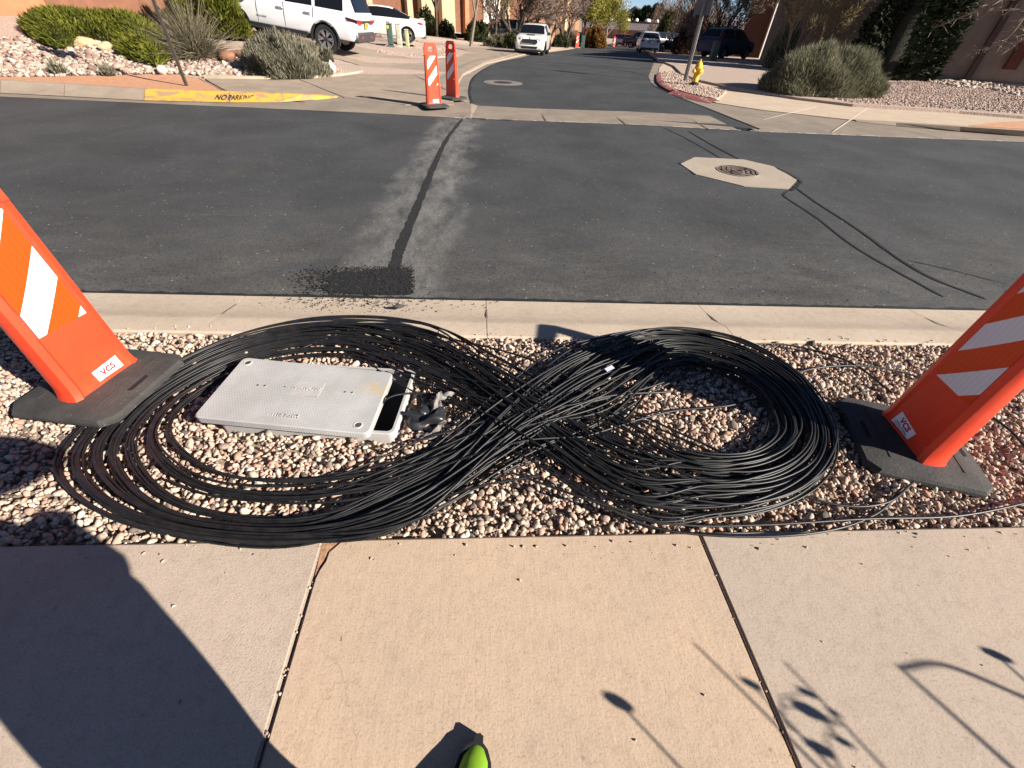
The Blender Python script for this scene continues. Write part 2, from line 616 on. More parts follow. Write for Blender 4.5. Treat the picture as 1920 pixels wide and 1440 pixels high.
# gravel bed
XL, XR = -4.2, 4.6
bed = sheet_with_hole('gravel_bed', [(XL, SY(XL)+.002), (XR, SY(XR)+.002), (XR, KY(XR)), (XL, KY(XL))], hole, -0.045,
                      M('gravel_dirt', (.27, .20, .15), .95, .4, 40, .5, 90))
for nm, xa, xb in (('gravel_bed', -30, XL), ('gravel_bed', XR, 30)):
    g = Geo(); g.add([(xa, -1.4, -.03), (xb, -1.4, -.03), (xb, KY(xb), -.03), (xa, KY(xa), -.03)], [(0, 1, 2, 3)])
    tag(g.build(nm, M('yard_gravel'), None), kind='structure')
PEB = attr_mat('pebble', [(0.0, (.09, .075, .065)), (.10, (.19, .15, .125)), (.22, (.34, .255, .20)), (.36, (.46, .345, .265)), (.50, (.54, .42, .335)),
                          (.62, (.42, .24, .17)), (.70, (.50, .40, .32)), (.82, (.58, .49, .40)), (.93, (.68, .61, .53)), (1.0, (.58, .50, .37))],
               rough=0.85, spec=0.2, bump=0.25, bscale=6)
stones = [stone_mesh('pebble', 100+i, s, PEB) for i, s in enumerate([(1.2, .85, .6), (1.0, .8, .7), (1.35, .75, .55), (1.0, .95, .6), (1.15, .9, .75)])]
lidpoly = [bx(-BW-.02, -BD-.02), bx(BW+.02, -BD-.02), bx(BW+.02, BD+.02), bx(-BW-.02, BD+.02)]
n = 46000
px_ = RNG.uniform(-3.5, 4.2, n)
v_ = RNG.uniform(0, 1, n)
py_ = np.array([SY(x) for x in px_])+0.006 + v_*(np.array([KY(x)-SY(x) for x in px_])-0.012)
big = RNG.uniform(0, 1, n)
sz = np.clip(np.exp(RNG.normal(math.log(.0200), .32, n)), .009, .05)
P3 = []; RT = []; SL = []; TN = []
tint = np.clip(np.where(RNG.uniform(0, 1, n) < .16, RNG.uniform(0, .2, n), RNG.normal(.56, .20, n)), 0, 1)
for i in range(n):
    if inside((px_[i], py_[i]), lidpoly): continue
    if big[i] < .35 and sz[i] > .028: sz[i] *= .6
    z = -0.042 + sz[i]*.26 + (0.016 if v_[i] < .0 else RNG.uniform(0, .026))
    P3.append((px_[i], py_[i], z)); SL.append(sz[i]); TN.append(tint[i])
    RT.append((RNG.normal(0, .5), RNG.normal(0, .5), RNG.uniform(0, 6.28)))
# extra stones spilled on the sidewalk edge and kerb
order = sorted(range(len(P3)), key=lambda i: -SL[i]/math.hypot(P3[i][0], P3[i][1]+.2) if -2.1 < P3[i][0] < 2.4 and P3[i][2] > -.032 else 0)
pick = set(order[:300])
for k in order[:300]:
    o = link('pebble', stones[k % 5], bed, P3[k])
    o.rotation_euler = RT[k]; o.scale = (SL[k]*1.05,)*3
    o['tint'] = float(TN[k])
rest = [i for i in range(len(P3)) if i not in pick]
scatter('pebble_layer', [P3[i] for i in rest], [RT[i] for i in rest], [SL[i] for i in rest], [TN[i] for i in rest], stones, bed)

gp = []
rg_ = random.Random(91)
for _ in range(90):
    x = rg_.uniform(-2.2, 2.6); gp.append((x, SY(x)-abs(rg_.gauss(0, .05))-.012, .002))
for _ in range(22): gp.append((rg_.uniform(-2, 2.4), rg_.uniform(0, .8), .0015))
for jx in (-.615, .88):
    for _ in range(16): gp.append((jx+rg_.gauss(0, .004), rg_.uniform(-.2, .8), -.006))
for _ in range(120):
    x = rg_.uniform(-2.6, 3.4); gp.append((x, KY(x)+abs(rg_.gauss(0, .03))+.006, .002))
scatter('grit', gp, [(rg_.uniform(0, 6), rg_.uniform(0, 6), rg_.uniform(0, 6)) for _ in gp], [rg_.choice([.003, .004, .006, .009, .013]) for _ in gp], [rg_.uniform(.1, .8) for _ in gp], stones, sidewalk)
cn = [(-.612, SY(-.6)-.15), (-.606, SY(-.6)-.10), (-.585, SY(-.6)-.045), (-.555, SY(-.6)-.012), (-.53, SY(-.6)+.004), (-.62, SY(-.6)+.004)]
g = Geo(); g.prism(cn, -.02, -.006); g.build('corner_dirt', M('red_dirt', (.36, .20, .12), .95, .3, 40, .8, 90), sidewalk)
# kerb and gutter, poured in lengths
kerb = thing('kerb_and_gutter', (0, 0, 0), None, None); tag(kerb, kind='structure')
kj = [-14, -10.5, -7, -5.2, -3.45, -1.74, 0.035, 1.69, 3.42, 5.2, 7, 10.5, 14]
for a, b in zip(kj[:-1], kj[1:]):
    a += .0022; b -= .0022
    prof = [(0, -.2), (0, -.012), (.012, -.001), (.15, 0), (.185, -.006), (.24, -.026), (.33, -.05), (.50, -.074), (.585, -.08), (.585, -.2)]
    g = Geo(); vs = []
    for x in (a, a+.004, b-.004, b):
        w = RY(x)-KY(x)
        for (q, z) in prof:
            vs.append((x - (q-.15)*0.06*0, KY(x)+q*w/.585, z))
    k = len(prof)
    fs = [(r*k+i, r*k+(i+1) % k, (r+1)*k+(i+1) % k, (r+1)*k+i) for r in range(3) for i in range(k)]
    fs += [tuple(range(k)), tuple(range(4*k-1, 3*k-1, -1))]
    g.add(vs, fs)
    g.build('kerb_length', GUTC, kerb, smooth=35)
    xx = b+.003; g = Geo(); g.add([(xx-.006, KY(xx)+.002, -.012), (xx+.006, KY(xx)+.002, -.012), (xx+.006, KY(xx)+.19, -.018), (xx-.006, KY(xx)+.19, -.018), (xx+.006, RY(xx)-.004, -.092), (xx-.006, RY(xx)-.004, -.092)], [(0, 1, 2, 3), (3, 2, 4, 5)]); g.build('kerb_joint', M('joint_dirt'), kerb)

# ------------------------------------------------------------------ asphalt
def asphalt(name, base, dusty):
    m, t, b = nt(name); base = sc(base, 1.22)
    b.inputs['Roughness'].default_value = 0.88
    b.inputs['Specular IOR Level'].default_value = 0.25
    v = coords(t)
    big = noise(t, v, .8, 5, .6, .5)
    fine = noise(t, v, 210, 3, .75)
    c = ramp(t, big, [(0.33, sc(base, .78)), (0.64, sc(base, 1.2))])
    vs = coords(t, (.7, 1.5, 1))
    st = noise(t, vs, 2.6, 7, .68, .5)
    if dusty > 0:
        sep = N(t, 'ShaderNodeSeparateXYZ'); t.links.new(v, sep.inputs[0])
        # dust gathers along the gutter of the near side
        mr = N(t, 'ShaderNodeMapRange'); mr.inputs['From Min'].default_value = 5.2; mr.inputs['From Max'].default_value = 2.7
        t.links.new(sep.outputs['Y'], mr.inputs[0])
        pt = ramp(t, st, [(0.38, (0.1, 0.1, 0.1)), (0.8, (1, 1, 1))])
        pt = mix(t, 1.0, pt, ramp(t, noise(t, v, 38, 4, .7), [(.35, (.25,)*3), (.65, (1, 1, 1))]), 'MULTIPLY')
        mk = mix(t, 1.0, mr.outputs[0], pt, 'MULTIPLY')
        mk = mix(t, 1.0, mk, (dusty,)*3, 'MULTIPLY')
        c = mix(t, mk, c, (.21, .185, .155))
        # pale dust along the saw-cut trench
        a0, b0 = TR0, TR1
        dx, dy = b0[0]-a0[0], b0[1]-a0[1]; l = math.hypot(dx, dy)
        dt = N(t, 'ShaderNodeVectorMath', operation='DOT_PRODUCT')
        sv = N(t, 'ShaderNodeVectorMath', operation='SUBTRACT'); sv.inputs[1].default_value = (a0[0], a0[1], 0)
        t.links.new(v, sv.inputs[0]); t.links.new(sv.outputs[0], dt.inputs[0]); dt.inputs[1].default_value = (dy/l, -dx/l, 0)
        ab = N(t, 'ShaderNodeMath', operation='ABSOLUTE'); t.links.new(dt.outputs['Value'], ab.inputs[0])
        wob = N(t, 'ShaderNodeMath', operation='MULTIPLY_ADD'); t.links.new(noise(t, v, 1.6, 5, .6), wob.inputs[0])
        wob.inputs[1].default_value = -.62; t.links.new(ab.outputs[0], wob.inputs[2])
        edge = ramp(t, wob.outputs[0], [(0.0, (1, 1, 1)), (.22, (0, 0, 0))])
        edge = mix(t, 1.0, edge, ramp(t, noise(t, coords(t, (1.6, .6, 1)), 2.4, 7, .72), [(.36, (.0,)*3), (.68, (.85,)*3)]), 'MULTIPLY')
        c = mix(t, edge, c, (.28, .27, .25))
        # tan stains in the lane
        st2 = ramp(t, noise(t, v, .55, 6, .6, .4), [(.58, (0, 0, 0)), (.78, (.25,)*3)])
        c = mix(t, st2, c, (.165, .135, .105))
    # scuffs: short pale scratches
    sf = ramp(t, noise(t, coords(t, (2.2, 6, 1)), 2.2, 7, .75, .3), [(.63, (0, 0, 0)), (.74, (.5,)*3)])
    c = mix(t, sf, c, (.22, .20, .185))
    c = mix(t, 1.0, c, ramp(t, fine, [(.32, (.40, .40, .40)), (.5, (.92, .92, .92)), (.68, (1.0, 1.0, 1.0))]), 'MULTIPLY')
    c = mix(t, 1.0, c, ramp(t, noise(t, v, 62, 6, .85), [(.40, (.48, .48, .48)), (.5, (.9, .9, .9)), (.58, (1, 1, 1))]), 'MULTIPLY')
    vo = N(t, 'ShaderNodeTexVoronoi'); vo.inputs['Scale'].default_value = 14; t.links.new(v, vo.inputs['Vector'])
    spk = ramp(t, vo.outputs['Distance'], [(.07, (.8,)*3), (.13, (0, 0, 0))])
    spr = N(t, 'ShaderNodeSeparateColor'); t.links.new(vo.outputs['Color'], spr.inputs[0])
    spk = mix(t, 1.0, spk, ramp(t, spr.outputs[0], [(.72, (0, 0, 0)), (.74, (1, 1, 1))]), 'MULTIPLY')
    c = mix(t, spk, c, (.32, .30, .275))
    # long pale scratches
    scr = ramp(t, noise(t, coords(t, (.5, 16, 1), (0, 0, .25)), 1.3, 5, .8, .1), [(.665, (0, 0, 0)), (.70, (.35,)*3)])
    c = mix(t, scr, c, (.24, .225, .20))
    t.links.new(c, b.inputs['Base Color'])
    bumpn(t, b, noise(t, v, 95, 4, .75), .8, .007, bumpn(t, b, noise(t, v, 9, 4), .25, .02))
    return m

RZ = -0.085
TR0 = xy(G(741, 500, RZ)); TR1 = xy(G(864, 222, RZ))
ASPH = asphalt('asphalt', (.0575, .0590, .0605), 1.0)
ASPH2 = asphalt('asphalt_side', (.053, .0545, .056), 0.0)
TAR = M('tar', (.014, .014, .014), .7, .3, 30, .5, 120, .004)
far_edge_px = [(0, 181), (270, 193), (440, 200.5), (700, 212), (870, 222), (1180, 233), (1430, 247), (1700, 258), (1920, 266)]
FE = [xy(G(a, b, RZ)) for a, b in far_edge_px]
FE = [(FE[0][0]-40, FE[0][1]+1.3)]+FE+[(FE[-1][0]+40, FE[-1][1]-1.0)]
def fey(x):
    for a, b in zip(FE[:-1], FE[1:]):
        if a[0] <= x <= b[0]: return a[1]+(b[1]-a[1])*(x-a[0])/(b[0]-a[0])
    return FE[-1][1]
near_edge = [(x, RY(x)-.001+.004*math.sin(x*37)) for x in np.linspace(50, -49, 300)]
road = drape('road', FE+near_edge, 0, ASPH, flat=RZ, kind='structure')

def strip(pts, w, z, name, mat, parent, wob=0.25, n=6, seed=1):
    r = random.Random(seed)
    P = catmull([(p[0], p[1], 0) for p in pts], n)
    vs = []
    for i, p in enumerate(P):
        d = (P[min(i+1, len(P)-1)]-P[max(i-1, 0)]).normalized()
        nrm = Vector((-d.y, d.x, 0))
        ww = w[0]+(w[1]-w[0])*i/(len(P)-1) if isinstance(w, tuple) else w
        if i in (0, len(P)-1): ww *= .5
        zz = z(p.x, p.y) if callable(z) else z
        a = p+nrm*ww/2*(1+r.uniform(-wob, wob)); b = p-nrm*ww/2*(1+r.uniform(-wob, wob))
        vs += [(a.x, a.y, zz), (b.x, b.y, zz)]
    g = Geo(); g.add(vs, [(2*i, 2*i+1, 2*i+3, 2*i+2) for i in range(len(P)-1)])
    return g.build(name, mat, parent)

def pxs(l, z=RZ): return [xy(G(a, b, z)) for a, b in l]
DZ = RZ+.004
strip(pxs([(739, 510), (743, 490), (756, 452), (789, 372), (815, 309), (838, 261), (867, 223)]), (.108, .065), DZ, 'trench_patch', M('fresh_asphalt', (.014, .0135, .013), .85, .4, 14, 1.0, 70, .012), road, .22, 12)
for k, (l, w) in enumerate([
    ([(1478, 358), (1470, 364), (1475, 372), (1530, 408), (1590, 455), (1650, 492), (1770, 558)], .026),
    ([(1494, 354), (1530, 380), (1600, 425), (1720, 508), (1850, 562)], .034),
    ([(1700, 488), (1780, 506), (1890, 534)], .014),
    ([(1245, 240), (1290, 262), (1352, 297)], .022), ([(1290, 246), (1340, 275), (1392, 302)], .03),
    ([(1275, 306), (1290, 315), (1305, 328)], .06), ([(1455, 315), (1480, 328), (1502, 342)], .06), ([(1502, 342), (1492, 352), (1484, 358)], .05),
    ([(870, 222), (900, 223), (960, 226)], .05)]):
    strip(pxs(l), w, DZ+.001+.0005*k, 'crack_seal', TAR, road, .35, 8, k)
# joint of tar along the near gutter and a ragged lip of old asphalt
strip([(x, RY(x)+.012) for x in np.linspace(-6, 6.5, 40)], .05, DZ+.0006, 'gutter_joint', TAR, road, .55, 6, 5)

# fresh patch at the gutter: a low mound of loose asphalt crumbs
patch_px = [(548, 512), (640, 500), (720, 505), (775, 514), (776, 548), (700, 551), (620, 548), (540, 538)]
patch = drape('asphalt_patch', [xy(G(a, b, RZ)) for a, b in [(628, 514), (650, 509), (668, 513), (690, 506), (708, 510), (722, 506), (740, 509), (756, 507), (772, 513), (769, 524), (773, 535), (770, 553), (740, 554), (715, 553), (690, 553), (660, 552), (640, 550), (618, 549), (600, 540), (622, 532), (606, 525)]], 0, TAR, road, flat=DZ+.006, skirt=.0095)
cp, cr_, cs, ct = [], [], [], []
CRUMB = attr_mat('asphalt_crumb', [(0, (.008, .008, .008)), (.8, (.022, .021, .02)), (1, (.07, .065, .06))], rough=.8, bscale=3)
for _ in range(3600):
    u = random.random()**.55
    a = 545+(775-545)*u+random.gauss(0, 9); bpx = random.uniform(504, 552)+random.gauss(0, 3)
    if u < .35: bpx = 508+ (548-508)*random.random()+random.gauss(0, 5)
    if a > 778: continue
    p = G(a, bpx, RZ)
    if p.y < RY(p.x)+.005: continue
    cp.append((p.x, p.y, RZ+random.uniform(.003, .012))); cs.append(random.uniform(.003, .014)); ct.append(random.random()**1.5)
for _ in range(420):
    a = random.gauss(690, 95); bpx = 555+abs(random.gauss(0, 18))
    p = G(a, bpx, -.06); w = (p.y-KY(p.x))/.585
    if not (.1 < w < 1): continue
    cp.append((p.x, p.y, -.074+.05*(1-w))); cs.append(random.uniform(.004, .012)); ct.append(random.random()*.9)
for _ in range(300):
    p = G(random.uniform(160, 1900), random.gauss(530, 40), RZ)
    if p.y < RY(p.x)+.01: continue
    cp.append((p.x, p.y, RZ+.003)); cs.append(random.uniform(.004, .011)); ct.append(random.random())
crst = stone_mesh('crumb', 9, (1, .9, .8), CRUMB)
scatter('asphalt_crumbs', cp, [(random.uniform(0, 6), random.uniform(0, 6), random.uniform(0, 6)) for _ in cp], cs, ct, [crst, crst, crst], road)
# the chunk of broken asphalt lying in the gutter
c = G(748, 577, -.04)
ch = stone_mesh('asphalt_chunk', 31, (1.5, .62, .5), M('chunk', (.05, .05, .048), .85, .5, 30, .8, 60), 2, .5)
o = link('asphalt_chunk', ch, None, (c.x, c.y, -.030)); o.scale = (.062,)*3; o.rotation_euler = (.2, .1, .45)
tag(o, 'small dark lump of broken asphalt lying in the gutter', 'asphalt lump')
# manhole with its concrete collar
mh_px = [(1276, 308), (1302, 295.5), (1395, 300), (1450, 313), (1494, 338), (1478, 355), (1395, 350), (1305, 328)]
mh = thing('manhole', G(1383, 322, RZ), 'round iron manhole cover set in a pale concrete collar in the street', 'manhole')
pl = [xy(G(a, b, RZ)-mh.location) for a, b in mh_px]
COLR = concrete('concrete_collar', (.40, .335, .265), (.34, .285, .225), .3)
g = Geo(); g.prism(pl, -.05, .008); g.build('collar', COLR, mh)
IRON = M('cast_iron', (.12, .085, .07), .6, .35, 20, .5, 80, .003, col2=(.20, .15, .12))
IROND = M('cast_iron_dark', (.03, .022, .02), .8, .3, 20)
g = Geo(); g.lathe([(.0, .009), (.315, .009), (.315, .016), (.29, .017)], 40, cap=False); g.build('cover_ring', M('ring_iron', (.26, .21, .17), .6, .3, 10), mh)
g = Geo(); g.lathe([(.0, .012), (.29, .0125)], 40, cap=False); g.build('cover', IROND, mh)
for r0, r1 in ((.255, .283), (.195, .235), (.125, .165), (.05, .10)):
    for q in range(4 if r0 < .25 else 8):
        nn = 4 if r0 < .25 else 8
        a0 = 2*math.pi*q/nn + .12 + r0*3; a1 = a0+2*math.pi/nn-.22
        g = Geo(); vs = []
        for j in range(9):
            a = a0+(a1-a0)*j/8
            vs += [(r0*math.cos(a), r0*math.sin(a), .013), (r1*math.cos(a), r1*math.sin(a), .013), (r0*math.cos(a), r0*math.sin(a), .021), (r1*math.cos(a), r1*math.sin(a), .021)]
        fs = []
        for j in range(8):
            k = j*4
            fs += [(k+2, k+3, k+7, k+6), (k, k+2, k+6, k+4), (k+1, k+5, k+7, k+3)]
        g.add(vs, fs); g.build('rib', IRON, mh)
# ================================================================== FOREGROUND THINGS
# ---- utility vault with its lid pushed aside
POLY = M('polymer_concrete', (.38, .365, .35), .75, .10, 9, .25, 140, .002)
def lid_mat():
    m, t, b = nt('vault_lid')
    b.inputs['Roughness'].default_value = .7
    v = coords(t)
    br = N(t, 'ShaderNodeTexBrick'); br.offset = .5
    br.inputs['Scale'].default_value = 26.0; br.inputs['Mortar Size'].default_value = .09
    br.inputs['Brick Width'].default_value = .34; br.inputs['Row Height'].default_value = .28
    br.inputs['Color1'].default_value = br.inputs['Color2'].default_value = (1, 1, 1, 1)
    br.inputs['Mortar'].default_value = (0, 0, 0, 1); br.inputs['Mortar Smooth'].default_value = .6
    t.links.new(v, br.inputs['Vector'])
    n = noise(t, v, 5, 6, .6)
    c = ramp(t, n, [(.3, (.32, .31, .30)), (.7, (.42, .41, .40))])
    c = mix(t, .14, c, br.outputs['Color'], 'MULTIPLY')
    # dried mud in one corner
    sp = N(t, 'ShaderNodeSeparateXYZ'); t.links.new(v, sp.inputs[0])
    def band(sock, a, b_):
        r = N(t, 'ShaderNodeMapRange', interpolation_type='SMOOTHSTEP'); r.inputs['From Min'].default_value = a; r.inputs['From Max'].default_value = b_
        t.links.new(sp.outputs[sock], r.inputs[0]); return r.outputs[0]
    mud = mix(t, 1, band('X', .22, .33), band('Y', .02, .06), 'MULTIPLY')
    mud = mix(t, 1, mud, band('Y', .15, .12), 'MULTIPLY')
    mud = mix(t, 1, mud, ramp(t, noise(t, v, 30, 5, .7), [(.42, (.05,)*3), (.58, (.95,)*3)]), 'MULTIPLY')
    c = mix(t, mud, c, (.40, .31, .19))
    t.links.new(c, b.inputs['Base Color'])
    bumpn(t, b, noise(t, v, 160, 3), .15, .002, bumpn(t, b, br.outputs['Color'], .25, .002))
    return m
LIDM = lid_mat()
vault = thing('utility_vault', (BOX_C.x, BOX_C.y, 0), 'pale grey buried utility box with its textured lid slid aside, inside the left cable loop', 'utility box', BOX_A)
def rrect(hx, hy, r, n=4):
    o = []
    for (sx, sy, a0) in ((1, 1, 0), (-1, 1, 90), (-1, -1, 180), (1, -1, 270)):
        for j in range(n+1):
            a = rad(a0+90*j/n)
            o.append((sx*(hx-r)+r*math.cos(a), sy*(hy-r)+r*math.sin(a)))
    return o
g = Geo()
out, mid, inn = rrect(BW, BD, .035), rrect(BW-.004, BD-.004, .032), rrect(BW-.018, BD-.018, .026)
led, wal = rrect(BW-.019, BD-.019, .025), rrect(BW-.034, BD-.034, .015)
rings = [(out, -.3), (out, .014), (mid, .018), (inn, .018), (led, -.035), (wal, -.036), (wal, -.62)]
k = len(out); vs = []
for r_, z in rings: vs += [(p[0], p[1], z) for p in r_]
fs = [(i*k+j, i*k+(j+1) % k, (i+1)*k+(j+1) % k, (i+1)*k+j) for i in range(len(rings)-1) for j in range(k)]
fs.append(tuple((len(rings)-1)*k+j for j in range(k)))
g.add(vs, fs); g.build('rim', POLY, vault, smooth=40)
lid = Geo()
LX = -.054
lo = rrect(.410, .229, .03); l2 = rrect(.405, .224, .027)
vs = [(p[0], p[1], z+(-.024)*(p[0]/BW)) for r_, z in ((lo, .024), (lo, .055), (l2, .059)) for p in r_]
fs = [(i*k+j, i*k+(j+1) % k, (i+1)*k+(j+1) % k, (i+1)*k+j) for i in range(2) for j in range(k)]
fs += [tuple(range(k-1, -1, -1)), tuple(range(2*k, 3*k))]
lid.add(vs, fs)
lid_o = lid.build('lid', [LIDM], vault, smooth=30, loc=(-.094, -.040, 0))
def lz(x): return .059 - .024*(x/BW)
HOLE = M('lid_hole', (.05, .045, .04), .9, .2)
for (x, y, s) in ((-.365, .185, 1), (.345, -.178, 1)):
    g = Geo(); g.lathe([(.0135, .0), (.0165, .003), (.021, .0035), (.024, .0)], 16, (x, y, lz(x)-.0005), cap=False); g.build('bolt_rim', POLY, lid_o)
    g = Geo(); g.lathe([(.0, .0012), (.0145, .0012)], 16, (x, y, lz(x)), cap=False); g.build('bolt_hole', HOLE, lid_o)
for x, y in ((-.235, .02), (.205, .035)):
    g = Geo(); g.prism([(x-.045, y-.006), (x+.045, y-.006), (x+.05, y), (x+.045, y+.006), (x-.045, y+.006), (x-.05, y)], lz(x)-.001, lz(x)+.0016); g.build('lift_slot', M('slot', (.36, .34, .32), .8, .1), lid_o)
    for s in (0, 1):
        g = Geo(); g.lathe([(0, .003), (.006, .003)], 10, (x+.005+.037*s, y, lz(x)), cap=False); g.build('lift_hole', HOLE, lid_o)
g = Geo(); g.box((-.005, .03, lz(-.005)+.001), (.20, .105, .003)); g.build('name_plate', M('plate_grey', (.385, .37, .355), .75, .06, 20), lid_o)
for x in (-.095, .085):
    g = Geo(); g.lathe([(0, .0035), (.004, .0035)], 10, (x, .03, lz(x)), cap=False); g.build('plate_pin', HOLE, lid_o)
for txt, s, x, y in (('BROADBAND', .03, -.005, .03), ('MADE IN USA', .026, -.02, -.165)):
    tg = text_geo(txt, s, .004, bold=.0006)
    tg.xf(Matrix.Translation((x, y, lz(x)+.003)) @ Matrix.Rotation(math.pi, 4, 'Z'))
    tg.build('lid_lettering', POLY, lid_o, fix=False)

# ---- crumpled black wrapping beside the vault
def rag(name, c, size, seed, mat, label, rz=0.0, tall=.05):
    r = random.Random(seed); nx, ny = 16, 8
    vs = []
    ph = [r.uniform(0, 6.28) for _ in range(8)]
    for j in range(ny+1):
        for i in range(nx+1):
            u, v = i/nx-.5, j/ny-.5
            z = tall*(.5+.5*math.sin(u*5+ph[0]+1.5*math.sin(v*4+ph[1])))*(.4+.6*math.sin(v*4+ph[2])**2)+.007*math.sin(u*13+ph[3])+.006*math.sin(v*11+u*8+ph[4])
            sq = 1-.45*math.sin(u*6+ph[5])**2
            vs.append((u*size[0]+.02*math.sin(v*8+ph[6]), v*size[1]*sq+.02*math.sin(u*7+ph[7]), max(z, .002)))
    g = Geo(); g.add(vs, [(j*(nx+1)+i, j*(nx+1)+i+1, (j+1)*(nx+1)+i+1, (j+1)*(nx+1)+i) for j in range(ny) for i in range(nx)])
    o = g.build(name, mat, None, smooth=60, loc=(c[0], c[1], -.012)); o.rotation_euler = (0, 0, rz)
    md = o.modifiers.new('thick', 'SOLIDIFY'); md.thickness = .002
    return tag(o, label, 'plastic wrapping')
BLK = M('black_plastic', (.022, .022, .024), .32, .3, 15, .3, 60, .003, spec=.6)
GRY = M('grey_plastic', (.17, .155, .145), .6, .3, 12, .3, 60, .003, spec=.5)
rag('plastic_wrapping', G(805, 782), (.20, .15), 4, BLK, 'torn black plastic wrapping crumpled on the gravel beside the open box', .7, .06)
rag('plastic_wrapping', G(826, 758), (.15, .05), 8, GRY, 'torn strip of shiny grey plastic poking up beside the open box', 1.0, .075)
rag('plastic_wrapping', G(815, 808), (.14, .05), 12, GRY, 'dull grey scrap of plastic at the foot of the black wrapping', .75, .035)

# ---- the figure-eight of cable
CAB = M('cable_jacket', (.0105, .0105, .011), .46, .5, 25, .2, 200, .001, spec=.38)
cable = thing('fibre_cable', (0, 0, 0), 'black cable coiled in a large figure eight on the gravel strip', 'cable')
Lout = [(805, 630), (620, 603), (440, 628), (250, 722), (112, 846), (165, 950), (330, 1008), (560, 1026), (770, 975)]
Linn = [(795, 728), (650, 668), (490, 680), (372, 735), (322, 800), (365, 858), (455, 893), (620, 893), (790, 845)]
Rout = [(1075, 668), (1220, 626), (1370, 642), (1490, 705), (1556, 800), (1552, 880), (1475, 942), (1340, 968), (1170, 952)]
Rinn = [(1140, 790), (1260, 695), (1345, 706), (1412, 742), (1448, 792), (1440, 830), (1375, 856), (1265, 845), (1120, 775)]
def lerp2(a, b, t): return (a[0]+(b[0]-a[0])*t, a[1]+(b[1]-a[1])*t)
rc = random.Random(21)
NL = 62
tl = []
for i in range(NL):
    u = i/NL
    if u < .06: tl.append(rc.uniform(-.02, .06))
    elif u < .34: tl.append(.17+rc.gauss(0, .036))
    elif u < .50: tl.append(.34+rc.gauss(0, .028))
    elif u < .68: tl.append(.49+rc.gauss(0, .026))
    elif u < .80: tl.append(.645+rc.gauss(0, .022))
    elif u < .93: tl.append(.81+rc.gauss(0, .026))
    else: tl.append(rc.choice([.96, 1.0])+rc.gauss(0, .01))
trr = [rc.betavariate(1.0, 1.35)*1.06-.02 for _ in range(NL)]
rc.shuffle(trr)
for i in range(NL):
    a, b = tl[i], trr[i]
    dr = rc.gauss(0, .05); ex = rc.gauss(0, .16); ey = rc.gauss(0, .16)
    zl = rc.uniform(0, .055) if a < .45 else rc.uniform(0, .022)
    zr = rc.uniform(0, .06)
    pts = []
    for k in range(9):
        p = lerp2(Lout[k], Linn[k], min(1.15 if k in (0, 8) else 1.03, max(-.12, a*(1-(.42 if k in (6, 7) else .18 if k in (5, 8) else 0)*(1-smooth(.55, .9, a)))+dr*.3*math.sin(k*.8+i)+rc.gauss(0, .004)+(ex if k in (0, 8) else 0))))
        q = G(p[0], p[1], .012)
        pts.append((q.x, q.y, (-.004+rc.uniform(0, .02)) if 1 < k < 5 else .004+zl*.9+rc.uniform(0, .004)))
    zc = rc.uniform(.01, .085)
    jx = len(pts)
    for k in range(9):
        p = lerp2(Rout[k], Rinn[k], min(1.15 if k in (0, 8) else 1.05, max(-.12 if k in (0, 8) else -.05, b+(ey if k in (0, 8) else 0)+dr*math.cos(k*.7+i)+rc.gauss(0, .03))))
        q = G(p[0], p[1], .012)
        pts.append((q.x, q.y, .004+zr+rc.uniform(0, .006)))
    p1, p2 = Vector(pts[jx-1]), Vector(pts[jx]); m1 = (p1+p2)/2+Vector((rc.gauss(0, .012), rc.gauss(0, .012), 0)); m1.z = zc
    p3, p4 = Vector(pts[-1]), Vector(pts[0]); m2 = (p3+p4)/2+Vector((rc.gauss(0, .012), rc.gauss(0, .012), 0)); m2.z = min(.095, max(.006, .1-zc+rc.gauss(0, .012)))
    pts = pts[:jx]+[tuple(m1)]+pts[jx:]+[tuple(m2)]
    g = Geo(); g.tube(catmull(pts, 9, True), .0051, 6, cap=False)
    g.build('cable_loop', CAB, cable, smooth=80)
stray = [
    [(1085, 745), (1200, 790), (1330, 850), (1480, 920), (1580, 950), (1660, 945), (1712, 905)],
    [(905, 830), (1000, 880), (1100, 945), (1230, 990), (1390, 1008), (1540, 1000), (1640, 965), (1690, 918)],
    [(960, 900), (1100, 950), (1260, 985), (1420, 985), (1620, 975), (1800, 968), (1960, 935)],
    [(1095, 770), (1240, 720), (1390, 655), (1480, 648), (1590, 680), (1670, 740)],
    [(1440, 720), (1530, 692), (1640, 692), (1760, 722), (1880, 800), (1940, 870)],
    [(1010, 850), (1150, 780), (1270, 715), (1400, 690), (1460, 730), (1505, 790), (1560, 770), (1620, 800)],
    [(1100, 830), (1250, 775), (1360, 765), (1420, 750), (1440, 790), (1410, 850), (1350, 885)],
    [(690, 770), (722, 752), (770, 741), (830, 741), (900, 758), (990, 790)],
    [(560, 655), (700, 612), (850, 640), (1000, 690), (1180, 770), (1370, 860), (1480, 910)],
    [(600, 985), (760, 955), (900, 925), (1010, 905)],
    [(310, 900), (420, 935), (620, 945), (800, 900), (960, 830), (1120, 760), (1260, 735)],
]
for k, l in enumerate(stray):
    g = Geo()
    P = []
    for j, (a, b) in enumerate(l):
        q = G(a, b, .01); z = .012+(.05 if 880 < a < 1150 else .006*(j % 3))
        if 1640 < a < 1930 and b > 960: z = .016
        if k == 7 and j < 2: z = (-.10, .024)[j]; q = G(a, b, .02)
        P.append((q.x, q.y, z))
    g.tube(catmull(P, 10), .0058, 6)
    g.build('cable_strand', CAB, cable, smooth=80)
q = G(1142, 694, .07)
g = Geo(); g.box((0, 0, 0), (.052, .026, .0015))
